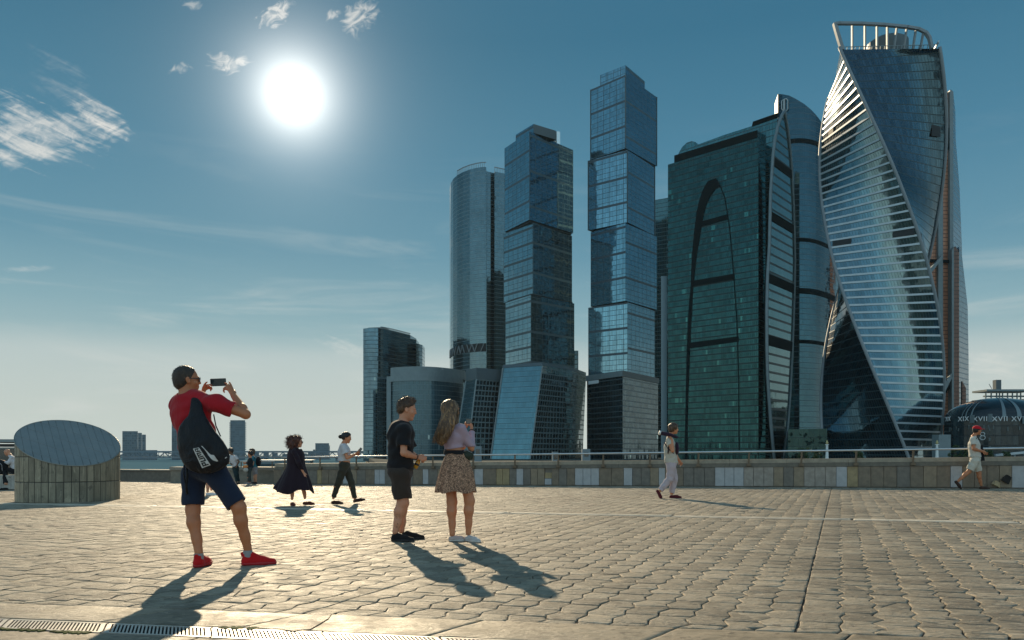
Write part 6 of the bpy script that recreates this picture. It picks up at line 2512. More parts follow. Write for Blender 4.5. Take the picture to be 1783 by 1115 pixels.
# shirt
RED = cloth('red jersey', (0.40, 0.012, 0.020), wrinkle=0.022, ws=9)
fs = pr.field(*pr.bounds([shR, shL, elR, elL, pelv, nb_], 0.2))
fs.cap(nb_ - Z3 * .015, shR, .073 * s, .068 * s, .03); fs.cap(nb_ - Z3 * .015, shL, .073 * s, .068 * s, .03)
fs.ell(chest - sv * .012 + Z3 * .02, RT, np.array([.202, .125, .20]) * s, .08); fs.cap(chest - sv * .015, belly, .185 * s, .17 * s, .05, flat=tf, fk=.68); fs.ell(belly, RT, np.array([.178, .118, .20]) * s, .06)
fs.cap(belly, pelv + Z3 * .0, .165 * s, .178 * s, .05, flat=tf, fk=.70)
cR = lerp(shR, elR, .58); cL = lerp(shL, elL, .58)
fs.cap(shR, lerp(shR, elR, .8), .075 * s, .070 * s, .04, cuts=[(cR, nv(elR - shR))])
fs.cap(shL, lerp(shL, elL, .8), .075 * s, .070 * s, .04, cuts=[(cL, nv(elL - shL))])
fs.ell(q(-.02, 0, -.105), Rh, np.array([.075, .078, .045]) * s, 0.01, mode='cut')
fs.plane(pelv + Z3 * .03, -Z3)
fs.folds(.010, [((.6, .2, .9), .16), ((-.4, .3, .8), .11), ((1, 0, .3), .2)], 3)
fmesh('shirt', fs, RED, pr.o)
# shorts
NAVY = cloth('navy cotton', (0.014, 0.022, 0.045), wrinkle=0.022, ws=8)
fs = pr.field(*pr.bounds([pelv, knR, knL], 0.22))
fs.ell(pelv - Z3 * .01, RT, np.array([.185, .135, .12]) * s, .05, cuts=[(pelv + Z3 * .055, Z3)])
hemR, hemL = lerp(hipR, knR, .90), lerp(hipL, knL, .86)
fs.cap(hipR, lerp(hipR, knR, 1.3), .108 * s, .082 * s, .04, cuts=[(hemR, nv(knR - hipR) * .9 + np.array([.25, 0, -.3]))])
fs.cap(hipL, lerp(hipL, knL, 1.3), .108 * s, .084 * s, .04, cuts=[(hemL, nv(knL - hipL))])
fs.folds(.006, [((.3, .2, 1), .2), ((.9, .3, .5), .15)], 5)
fmesh('shorts', fs, NAVY, pr.o)
REDSHOE = cloth('red mesh', (0.52, 0.010, 0.012), wrinkle=0.003, ws=40); REDSOLE = plain('red sole', (0.42, 0.01, 0.015), 0.5)
SOCK = cloth('grey sock', (0.30, 0.29, 0.29), wrinkle=0.002)
for an_, td_, tz in ((anR, (.90, .30), 0), (anL, (.02, 1.0), 0)):
    sh_ = shoe(pr, 'trainer', an_, td_, gz(an_[0]), s * 1.04, (REDSHOE, REDSOLE), collar=.062)
    f1 = pr.field(*pr.bounds([an_], 0.14))
    f1.cap(an_ - Z3 * .06, an_ + Z3 * .0, .042 * s, .040 * s, 0, cuts=[(an_ - Z3 * .008, Z3)]); fmesh('sock', f1, SOCK, pr.o)
    tdn = nv([td_[0], td_[1], 0]); mb = MB()
    b_ = an_ - tdn * .042; b_[2] = gz(an_[0]) + .085
    mb.bar(b_, b_ - tdn * .012 + Z3 * .04, .03, .01, up=(0, 1, 0)); mb.build('heel_tab', REDSHOE, pr.o)

# the sling bag on his back
BAGM = cloth('black nylon', (0.010, 0.010, 0.012), 0.5, wrinkle=0.05, ws=9, sheen=0.05)
bag = thing('sling_bag', "black drawstring sports bag with a white logo slung on the red shirted man's back", 'bag', tuple(J(352, 775, -.2)))
rows = [(690, 333.5, 351, .045, -.10), (697, 332.5, 351.5, .05, -.135), (706, 331.5, 352, .055, -.16), (716, 330, 354.5, .065, -.175), (724, 327.5, 358, .09, -.185), (733, 319, 363, .12, -.19),
        (743, 312, 369.5, .15, -.195), (755, 309, 378, .17, -.20), (768, 308.5, 388.5, .19, -.205), (782, 309.8, 397, .20, -.21), (795, 313, 400.5, .20, -.21), (806, 318, 399, .19, -.21), (815, 325, 391, .16, -.21), (821, 334, 379, .11, -.21), (824.5, 345, 367, .05, -.205)]
V = []; Fc = []
NB = 40
# finer rows by interpolation
ys = np.linspace(690, 824.5, 56); R_ = np.array(rows)
for iy, y in enumerate(ys):
    xl, xr, th, dy = [np.interp(y, R_[:, 0], R_[:, k]) for k in range(1, 5)]
    cx_ = (xl + xr) / 2; hw = (xr - xl) / 2
    for k in range(NB):
        a = 2 * math.pi * k / NB
        ca, sa = math.cos(a), math.sin(a)
        ex = math.copysign(abs(ca) ** .8, ca); ey = math.copysign(abs(sa) ** .8, sa)
        wr_ = .006 * math.sin(cx_ * .0 + ex * 7 + y * .16) + .005 * math.sin(ex * 11 - y * .09 + 1)
        fade = min(1, max(0, (y - 728) / 25))
        v = J(cx_ + ex * hw, y, dy + ey * th * .5 + (wr_ * fade if ey < 0 else 0))
        V.append(tuple(v))
for i in range(len(ys) - 1):
    for k in range(NB):
        Fc.append((i * NB + k, i * NB + (k + 1) % NB, (i + 1) * NB + (k + 1) % NB, (i + 1) * NB + k))
Fc.append(tuple(range(NB))); Fc.append(tuple(range((len(ys) - 1) * NB, len(ys) * NB)))
bagm = mesh('bag_body', V, Fc, BAGM, bag, smooth=True, normals=True)
mb = MB()
mb.tube([J(336, 700, -.14), J(341, 690, -.06), J(345, 688.5, .03), J(348, 697, .16), J(352, 720, .2)], [.02, .028, .028, .026, .02], 8)
mb.build('shoulder_strap', BAGM, bag, smooth=True)
mb = MB()
mb.tube([J(372, 722, -.12), J(376, 742, -.15), J(384, 760, -.18)], .006, 6)
mb.build('drawcord', BAGM, bag, smooth=True)
mb = MB(); mb.tube([J(325, 812, -.14), J(326, 830, -.12), J(324, 846, -.11), J(326, 861, -.10)], .012, 6)
mb.build('drawcord', BAGM, bag, smooth=True)
mb = MB(); mb.tube([J(321, 805, -.14), J(320, 825, -.13), J(323, 842, -.12)], .007, 6)
mb.build('drawcord', BAGM, bag, smooth=True)
# printed logo, wrapped on to the bag by ray casting along its own normal direction
from mathutils.bvhtree import BVHTree
off_b = np.array(wloc(bag))
bv = BVHTree.FromPolygons([tuple(np.array(v)) for v in V], [tuple(f) for f in Fc])


def onbag(px, py, lift=.003):
    r = Vector(((px - CX) / F, 1, (CY - py) / F)).normalized()
    h_ = bv.ray_cast(Vector((0, 0, H)), r)
    p_ = h_[0] if h_[0] is not None else Vector(J(px, py, -.30))
    return p_ - r * lift


def zpx(u, v): return (310 + u / 15.93, 760 + v / 15.93)


M_print = plain('white print', (0.62, 0.60, 0.56), 0.7)
quad = [zpx(905, 800), zpx(580, 310), zpx(415, 345), zpx(665, 885)]     # baseline start, baseline end, cap line end, cap line start


def bil(a, b):
    p0 = (quad[0][0] * (1 - a) + quad[1][0] * a, quad[0][1] * (1 - a) + quad[1][1] * a)
    p1 = (quad[3][0] * (1 - a) + quad[2][0] * a, quad[3][1] * (1 - a) + quad[2][1] * a)
    return (p0[0] * (1 - b) + p1[0] * b, p0[1] * (1 - b) + p1[1] * b)


mb = MB(); N1, N2 = 14, 6
for i in range(N1):
    for j in range(N2):
        mb.face([onbag(*bil(a, b)) for a, b in ((i / N1, j / N2), ((i + 1) / N1, j / N2), ((i + 1) / N1, (j + 1) / N2), (i / N1, (j + 1) / N2))])
lp = mb.build('logo_panel', M_print, bag, smooth=True, weld=True)
# letters as strokes in a unit box each (x along the word, y up)
LET = {'P': [(0, 0, .30, 1), (.30, .78, 1, 1), (.30, .36, 1, .56), (.70, .56, 1, .78)],
       'U': [(0, .0, .30, 1), (.30, 0, .70, .22), (.70, 0, 1, 1)],
       'M': [(0, 0, .22, 1), (.78, 0, 1, 1), (.39, .2, .61, 1), (.22, .80, .39, 1), (.61, .80, .78, 1)],
       'A': [(0, 0, .30, .8), (.70, 0, 1, .8), (.12, .80, .88, 1), (.30, .32, .70, .50)]}
mb = MB()
x0 = .05
for ch, wd_ in (('P', .19), ('U', .20), ('M', .25), ('A', .19)):
    for (xa, ya, xb, yb) in LET[ch]:
        for i in range(3):
            for j in range(3):
                def mp(x, y):
                    return onbag(*bil(x0 + x * wd_, .14 + y * .70), .0055)
                xs = [xa + (xb - xa) * (i + t_) / 3 for t_ in (0, 1)]; yy = [ya + (yb - ya) * (j + t_) / 3 for t_ in (0, 1)]
                mb.face([mp(xs[0], yy[0]), mp(xs[1], yy[0]), mp(xs[1], yy[1]), mp(xs[0], yy[1])])
    x0 += wd_ + .033
mb.build('logo_letters', plain('print gap', (0.012, 0.012, 0.012), 0.8), lp)
A_ = [(640, 268), (720, 350), (790, 440), (850, 540), (905, 610), (960, 658), (1030, 688), (1080, 697)]
B_ = [(668, 270), (760, 365), (850, 460), (910, 512), (960, 518), (1000, 520), (1050, 600), (1115, 690)]
A3 = resample([Vector((*zpx(*p_), 0)) for p_ in A_], 16); B3 = resample([Vector((*zpx(*p_), 0)) for p_ in B_], 16)
mb = MB()
for i in range(15):
    for j in range(3):
        c_ = [A3[i].lerp(B3[i], j / 3), A3[i].lerp(B3[i], (j + 1) / 3), A3[i + 1].lerp(B3[i + 1], (j + 1) / 3), A3[i + 1].lerp(B3[i + 1], j / 3)]
        mb.face([onbag(p_.x, p_.y) for p_ in c_])
mb.build('logo_stripe', M_print, bag, smooth=True)
mb = MB(); c_ = [zpx(*p_) for p_ in ((1295, 600), (1350, 565), (1360, 585), (1310, 620))]; mb.face([onbag(*p_) for p_ in c_]); mb.build('side_tag', M_print, bag)

# ------------------------------------------------------------------ 2. short haired person in black
pr = Person('person with short brown hair in black T-shirt and grey shorts holding a yellow bottle', 9.46, (700, 941), 0.0068)
J = pr.J
s = 1.0
hc = J(708.5, 713.5); hf = head_frame(8, -10); hs_ = 1.10
shR, shL = J(703, 750, -.15), J(704, 750, .17)
elR, wrR = J(703, 789, -.20), J(726, 796.5, -.04)
elL, wrL = J(708, 786, .22), J(728, 797, .07)
nb_ = J(702, 738)
chest, belly, pelv = J(698, 757), J(697, 790), J(697, 818)
sv = nv(shR - shL); tf = nv([1, -.05, 0]); RT = np.array([sv, tf, Z3])
hipR, hipL = J(697, 826, -.08), J(697, 826, .09)
knR, anR = J(700.5, 876, -.07), J(688.5, 926, -.09)
knL, anL = J(703, 876, .10), J(699, 924, .12)
fd = pr.field(*pr.bounds([hc, anR, anL, elR, elL, wrR, wrL], 0.2))
q = add_head(fd, hc, hf, hs_)
fd.cap(q(-.025, 0, -.06), nb_, .050, .058, .03)
fd.cap(nb_, shR, .055, .050, .03); fd.cap(nb_, shL, .055, .05, .03)
fd.ell(chest, RT, (.145, .10, .17), .04); fd.ell(belly, RT, (.13, .10, .15), .04); fd.ell(pelv, RT, (.15, .11, .11), .04)
add_arm(fd, shR, elR, wrR, 1.0); add_arm(fd, shL, elL, wrL, 1.0)
back = np.array([-1, 0, 0])
add_leg(fd, hipR, knR, anR, 1.0, back, (.09, .062, .060, .038)); add_leg(fd, hipL, knL, anL, 1.0, back, (.09, .062, .060, .038))
add_hand(fd, wrR, nv([.95, .15, -.15]), nv([-.1, .9, -.4]), .98, (40, 50, 55, 60), side=1, thumb=(35, 35))
add_hand(fd, wrL, nv([.9, -.35, -.15]), nv([-.1, -.9, -.4]), .98, (40, 50, 55, 60), side=-1, thumb=(35, 35))
fmesh('body', fd, SK_fair, pr.o)
eyes(pr, hc, hf, hs_, M_hair_br)
fh = pr.field(*pr.bounds([hc], 0.20)); Rh = np.array(hf)
fh.ell(q(-.012, 0, .040), Rh, np.array([.104, .084, .094]) * hs_, 0, cuts=[(q(.066, 0, .07), nv(hf[0] - hf[2] * .1)), (q(0, 0, .012), nv(-hf[2] + hf[0] * .7)), (q(.045, 0, .02), nv(hf[0] - hf[2] * 1.6))])
fh.ell(q(-.052, 0, -.008), Rh, np.array([.055, .070, .060]) * hs_, .03, cuts=[(q(-.016, 0, 0), hf[0])])
fh.ell(q(.02, 0, .118), Rh, np.array([.06, .05, .020]) * hs_, .04)
fh.folds(.003, [((1, .3, .2), .03), ((.2, 1, .3), .025)], 2)
hob = fmesh('hair', fh, M_hair_br, pr.o)
tufts(hob, pr.o, 1100, .020, M_hair_br, (-.1, 0, .1), 4, .0014)
fs = pr.field(*pr.bounds([shR, shL, elR, elL, pelv, nb_], 0.22))
fs.cap(nb_ - Z3 * .02, shR, .066, .072, .04); fs.cap(nb_ - Z3 * .02, shL, .066, .072, .04)
fs.ell(chest - Z3 * .01, RT, (.18, .155, .19), .05)
fs.cap(chest, pelv - Z3 * .01, .150, .162, .05, flat=sv, fk=1.1)
fs.cap(shR, lerp(shR, elR, .85), .085, .082, .04, cuts=[(lerp(shR, elR, .68), nv(elR - shR))])
fs.cap(shL, lerp(shL, elL, .95) + np.array([.06, 0, 0]), .085, .085, .04, cuts=[(lerp(shL, elL, .80), nv(elL - shL))])
fs.ell(q(-.02, 0, -.115), Rh, np.array([.070, .068, .035]), 0.01, mode='cut')
fs.plane(pelv + np.array([0, 0, .005]), nv([-.05, 0, -1]))
fs.folds(.008, [((.7, .2, .9), .17), ((-.5, .3, .8), .12)], 8)
fmesh('t_shirt', fs, M_blackcloth, pr.o)
SH2 = cloth('dark grey shorts', (0.045, 0.034, 0.027), wrinkle=.022, ws=8)
fs = pr.field(*pr.bounds([pelv, knR, knL], 0.24))
fs.ell(pelv - Z3 * .02, RT, (.165, .155, .12), .05)
for h_, k_ in ((hipR, knR), (hipL, knL)):
    fs.cap(h_, lerp(h_, k_, 1.2), .125, .098, .04, cuts=[(lerp(h_, k_, .86), nv([.12, 0, -1]))])
fs.folds(.007, [((.3, .2, 1), .2), ((.9, .3, .5), .15)], 15)
fmesh('shorts', fs, SH2, pr.o)
BLK = cloth('black canvas', (0.012, 0.011, 0.012), wrinkle=.003, ws=40); BSOLE = plain('black sole', (0.015, 0.014, 0.014), .6)
shoe(pr, 'shoe', anR, (.97, -.15), gz(anR[0]), 1.0, (BLK, BSOLE)); shoe(pr, 'shoe', anL + np.array([.05, 0, 0]), (.97, .1), gz(anL[0]), 1.0, (BLK, BSOLE))
# bracelet and tattoo
mb = MB(); c_ = lerp(elR, wrR, .93); d_ = nv(wrR - elR); a_ = np.cross(d_, Z3)
rg = [c_ + (nv(a_) * math.cos(t) + np.cross(d_, nv(a_)) * math.sin(t)) * .033 for t in np.linspace(0, 2 * math.pi, 13)]
mb.tube(rg, .006, 6, cap=False); mb.build('bracelet', M_blackplast, pr.o, smooth=True)
M_ink = plain('ink', (0.03, 0.03, 0.035), .6)
mb = MB(); rr = random.Random(4)
body = [c for c in pr.o.children if c.name.startswith('body')][0]
bw_ = BVHTree.FromPolygons([tuple(v.co + Vector(wloc(body))) for v in body.data.vertices], [tuple(p_.vertices) for p_ in body.data.polygons])
for (cx_, cy_, hx, hy, n_) in ((692, 899.5, 4, 4.5, 26), (690.5, 915.5, 1.6, 4.5, 16)):
    for _ in range(n_):
        x_, y_ = cx_ + rr.uniform(-hx, hx), cy_ + rr.uniform(-hy, hy)
        pts_ = []
        for (ox_, oy_) in ((0, 0), (rr.uniform(.5, 1.6), rr.uniform(-.5, .5)), (rr.uniform(.3, 1.2), rr.uniform(.4, 1.2))):
            r_ = Vector(((x_ + ox_ - CX) / F, 1, (CY - y_ - oy_) / F)).normalized(); h_ = bw_.ray_cast(Vector((0, 0, H)), r_)
            if h_[0] is not None: pts_.append(h_[0] - r_ * .0015)
        if len(pts_) == 3: mb.face(pts_)
mb.build('tattoo', M_ink, pr.o)
T = thing('bottle', 'yellow and dark bottle held at the waist by the person in the black T-shirt', 'bottle', tuple(J(726, 806, .02)))
a_, b_ = J(722.5, 816, .02), J(731.5, 797, .02)
mb = MB(); mb.tube([a_, lerp(a_, b_, .08), lerp(a_, b_, .6), lerp(a_, b_, .8), b_], [.020, .030, .030, .016, .013], 12); mb.build('bottle_body', plain('amber plastic', (0.55, 0.27, 0.03), .25), T, smooth=True)
mb = MB(); mb.tube([lerp(a_, b_, .3), lerp(a_, b_, .46)], .031, 12); mb.build('label_band', M_blackplast, T, smooth=True)

# ------------------------------------------------------------------ 3. girl with long hair
pr = Person('girl with long fair brown hair, lilac crop top and patterned skirt taking a photo', 9.31, (806, 941), 0.0066)
J = pr.J
hc = J(785, 716, .0); hf = head_frame(42, 4); hs_ = 1.04
shR, shL = J(803, 747, -.07), J(772, 747, .10)
elR, wrR = J(820.5, 781, .03), J(821.5, 750, .20)
elL, wrL = J(806, 778, .30), J(808.5, 750, .36)
nb_ = J(787, 739, .0)
chest, belly, pelv = J(788, 761), J(791, 784), J(793, 808)
sv = nv(shR - shL); tf = nv(np.cross(Z3, sv)); tf = tf if tf[1] > 0 else -tf
RT = np.array([sv, tf, Z3])
hipR, hipL = J(806, 818, -.02), J(782, 818, .05)
knR, anR = J(817.5, 872, -.02), J(815.5, 928, -.0)
knL, anL = J(787, 874, .03), J(787.5, 930, .0)
fd = pr.field(*pr.bounds([hc, anR, anL, elR, elL, wrR, wrL], 0.2))
q = add_head(fd, hc, hf, hs_)
fd.cap(q(-.02, 0, -.06), nb_, .042, .048, .03)
fd.cap(nb_, shR, .045, .042, .03); fd.cap(nb_, shL, .045, .042, .03)
fd.ell(chest, RT, (.125, .09, .15), .04); fd.ell(belly, RT, (.107, .08, .11), .05); fd.ell(pelv, RT, (.135, .09, .11), .05)
add_arm(fd, shR, elR, wrR, .9); add_arm(fd, shL, elL, wrL, .9)
back = np.array([-.3, -.9, 0])
add_leg(fd, hipR, knR, anR, 1.0, back, (.080, .060, .057, .034)); add_leg(fd, hipL, knL, anL, 1.0, back, (.080, .060, .057, .034))
add_hand(fd, wrR, nv(J(820.5, 735, .28) - wrR), nv([-.8, .4, 0]), .95, (25, 40, 50, 60), side=-1, thumb=(40, 30))
add_hand(fd, wrL, nv(J(811, 735, .36) - wrL), nv([.8, .1, 0]), .95, (35, 50, 55, 60), side=-1, thumb=(60, 30))
fmesh('body', fd, SK_mid, pr.o)
phone(pr, J(816.5, 734, .33), .072, .062, .02, (0, 0, math.radians(15)), label='small black camera phone held up by the girl with long hair')
# hair: a shell plus loose locks
fh = pr.field(*pr.bounds([hc, J(760, 772, -.1), J(800, 760, -.1)], 0.14))
Rh = np.array(hf)
fh.ell(q(-.014, 0, .036), Rh, np.array([.112, .092, .098]) * hs_, 0, cuts=[(q(.072, 0, .05), nv(hf[0] - hf[2] * .3))])
sp = [(784, 712, -.03, .095), (781, 726, -.08, .098), (778, 740, -.11, .100), (774, 752, -.125, .092), (770, 762, -.13, .075), (768, 768, -.13, .055)]
for i in range(len(sp) - 1):
    a_, b_ = sp[i], sp[i + 1]
    fh.cap(J(a_[0], a_[1], a_[2]), J(b_[0], b_[1], b_[2]), a_[3], b_[3], .03, flat=nv(tf + np.array([.1, 0, 0])), fk=.62)
fh.cap(J(792, 712, .03), J(794, 738, -.05), .045, .035, .03)
fh.ell(hc + hf[0] * .12 - Z3 * .03, Rh, (.07, .075, .10), .01, mode='cut')
fh.folds(.005, [((1, .25, .12), .045), ((1, -.4, .05), .028), ((.9, .5, .2), .07)], 12)
hair = fmesh('hair', fh, M_hair_long, pr.o)
rr = random.Random(21)
mb = MB()
for i in range(420):
    a0 = rr.uniform(-1, 1)
    xt, yt = 785 + a0 * 13, 700 + abs(a0) ** 2 * 8 + rr.uniform(0, 6)
    t2 = rr.uniform(0, 1)
    xe = 753.5 + (a0 + 1) / 2 * 27 + rr.uniform(-2.5, 2.5); ye = 773 - (a0 + 1) / 2 * 13 + rr.uniform(-8, 2)
    xm, ym = 782 + a0 * 14.5 + rr.uniform(-1, 1), 728 + rr.uniform(-3, 3)
    xm2, ym2 = 774 + a0 * 14 + rr.uniform(-1.5, 1.5), 750 + rr.uniform(-3, 3)
    pts_ = [J(xt, yt, -.07 * (1 - a0 * a0)), J(xm, ym, -.02 - .13 * math.sqrt(max(0, 1 - a0 * a0)) + rr.uniform(-.01, .01)), J(xm2, ym2, -.10 - .10 * math.sqrt(max(0, 1 - a0 * a0)) + rr.uniform(-.012, .012)), J(xe, ye, -.14 + rr.uniform(-.05, .04))]
    w0 = rr.uniform(.0022, .005)
    fine = []
    for k in range(9):
        t = k / 8 * 3; i0 = min(2, int(t)); f_ = t - i0
        p0, p1 = pts_[i0], pts_[i0 + 1]; pm = pts_[max(0, i0 - 1)]; pn = pts_[min(3, i0 + 2)]
        fine.append(0.5 * ((2 * p0) + (-pm + p1) * f_ + (2 * pm - 5 * p0 + 4 * p1 - pn) * f_ ** 2 + (-pm + 3 * p0 - 3 * p1 + pn) * f_ ** 3))
    for k in range(8):
        wa = w0 * (1 - k / 8 * .8); wb = w0 * (1 - (k + 1) / 8 * .8)
        X_ = np.array([1, 0, 0])
        mb.face([fine[k] - X_ * wa, fine[k] + X_ * wa, fine[k + 1] + X_ * wb, fine[k + 1] - X_ * wb])
lk = mb.build('loose_locks', M_hair_long, pr.o)
LIL = cloth('lilac knit', (0.42, 0.31, 0.37), wrinkle=.008, ws=12)
fs = pr.field(*pr.bounds([shR, shL, elR, elL, wrR, wrL, belly], 0.16))
fs.cap(nb_ - Z3 * .02, shR, .052, .055, .03); fs.cap(nb_ - Z3 * .02, shL, .052, .055, .03)
fs.ell(chest, RT, (.142, .108, .17), .04); fs.ell(belly, RT, (.132, .10, .10), .04)
for a_, b_, c_ in ((shR, elR, wrR), (shL, elL, wrL)):
    fs.cap(a_, b_, .055, .053, .03); fs.cap(b_, c_, .052, .034, .02, cuts=[(lerp(b_, c_, .93), nv(c_ - b_))])
fs.plane(J(790, 781.5), nv([.12, 0, -1]))
fs.ell(nb_ + Z3 * .04, RT, (.075, .075, .05), .01, mode='cut')
fs.folds(.005, [((.7, .2, .9), .13), ((-.5, .3, .8), .09)], 18)
fmesh('crop_top', fs, LIL, pr.o)
# skirt with pleats
m_, t, p = mat('leopard print')
tcn = t.new('ShaderNodeTexCoord')
vo = t.new('ShaderNodeTexVoronoi'); vo.inputs['Scale'].default_value = 62; t.put(vo.inputs['Vector'], t.vm('ADD', tcn.outputs['Object'], t.vm('SCALE', t.noise(tcn.outputs['Object'], 40, 2, .5, 0, 1), s=.012)))
ringm = t.m('MULTIPLY', t.ramp(vo.outputs['Distance'], .30, .42), t.ramp(vo.outputs['Distance'], .78, .62))
t.put(p.inputs['Base Color'], t.mix(ringm, (0.68, 0.40, 0.25), (0.10, 0.05, 0.03)))
p.inputs['Roughness'].default_value = .8
M_skirt = m_
V = []; Fc = []; NS_ = 96
rowsk = [(790, 776, 813, .0), (797, 773.5, 815.5, .15), (808, 769.5, 819, .4), (822, 766, 823, .65), (838, 762, 825.5, .85), (853, 759, 827.5, 1.0), (856.5, 758.6, 828, 1.0)]
R_ = np.array(rowsk); ys = np.linspace(790, 856.5, 26)
for y in ys:
    xl, xr, pl = [np.interp(y, R_[:, 0], R_[:, k]) for k in (1, 2, 3)]
    cx_ = (xl + xr) / 2; hw = (xr - xl) / 2 / 145.0
    for k in range(NS_):
        a = 2 * math.pi * k / NS_
        ple = 1 + .055 * pl * math.sin(a * 9 + 1.2 * math.sin(a * 2)) + .03 * pl * math.sin(a * 17 + 1)
        c0 = J(cx_, y + (2.2 * math.sin(a * 5) * pl if y > 850 else 0), 0)
        V.append((c0[0] + math.cos(a) * hw * ple, c0[1] + math.sin(a) * hw * .92 * ple, c0[2]))
for i in range(len(ys) - 1):
    for k in range(NS_): Fc.append((i * NS_ + k, i * NS_ + (k + 1) % NS_, (i + 1) * NS_ + (k + 1) % NS_, (i + 1) * NS_ + k))
Fc.append(tuple(range(NS_)))
mesh('skirt', V, Fc, M_skirt, pr.o, smooth=True)
fb = pr.field(*pr.bounds([belly, pelv], 0.16))
fb.cap(J(791, 786), J(791, 791), .138, .142, 0, flat=tf, fk=.76, cuts=[(J(791, 784.2), Z3), (J(791, 792.2), -Z3)])
fmesh('belt', fb, M_blackcloth, pr.o)
CAMO = cloth('dark camouflage', (0.008, 0.014, 0.010), .5, wrinkle=.01, ws=9, col2=(0.035, 0.05, 0.03))
T = thing('waist_bag', "dark green bum bag on the long haired girl's hip", 'bag', tuple(J(815, 793, -.03)))
fb = pr.field(*pr.bounds([J(815, 793, -.03)], 0.16))
fb.ell(J(814.5, 793, -.03), np.array([nv([1, .2, -.25]), nv([-.2, 1, 0]), nv([.25, 0, 1])]), (.075, .05, .062), 0); fb.folds(.003, [((1, .3, .5), .05)], 1)
fmesh('pouch', fb, CAMO, T)
mb = MB(); mb.tube([J(807, 786, -.07), J(814, 785, -.085), J(822, 788.5, -.06)], .003, 5); mb.build('zip', M_steel, T)
mb = MB(); c_ = lerp(elR, wrR, .97); d_ = nv(wrR - elR); a_ = nv(np.cross(d_, [0, 1, 0]))
mb.tube([c_ + (a_ * math.cos(t) + np.cross(d_, a_) * math.sin(t)) * .032 for t in np.linspace(0, 2 * math.pi, 13)], .006, 6, cap=False); mb.build('wristband', M_blackplast, pr.o, smooth=True)
PNK = cloth('floral canvas', (0.50, 0.36, 0.32), wrinkle=.003, col2=(.62, .56, .52)); WSOLE = plain('off white sole', (0.6, 0.57, 0.52), .6); GRC = cloth('grey white canvas', (0.52, 0.50, 0.48), wrinkle=.003)
shoe(pr, 'plimsoll', anL, (.80, .25), gz(anL[0]), .84, (PNK, WSOLE), collar=.02); shoe(pr, 'plimsoll', anR, (.62, -.62), gz(anR[0]), .86, (GRC, WSOLE), collar=.02)

# ------------------------------------------------------------------ farther people: one routine, own pose each


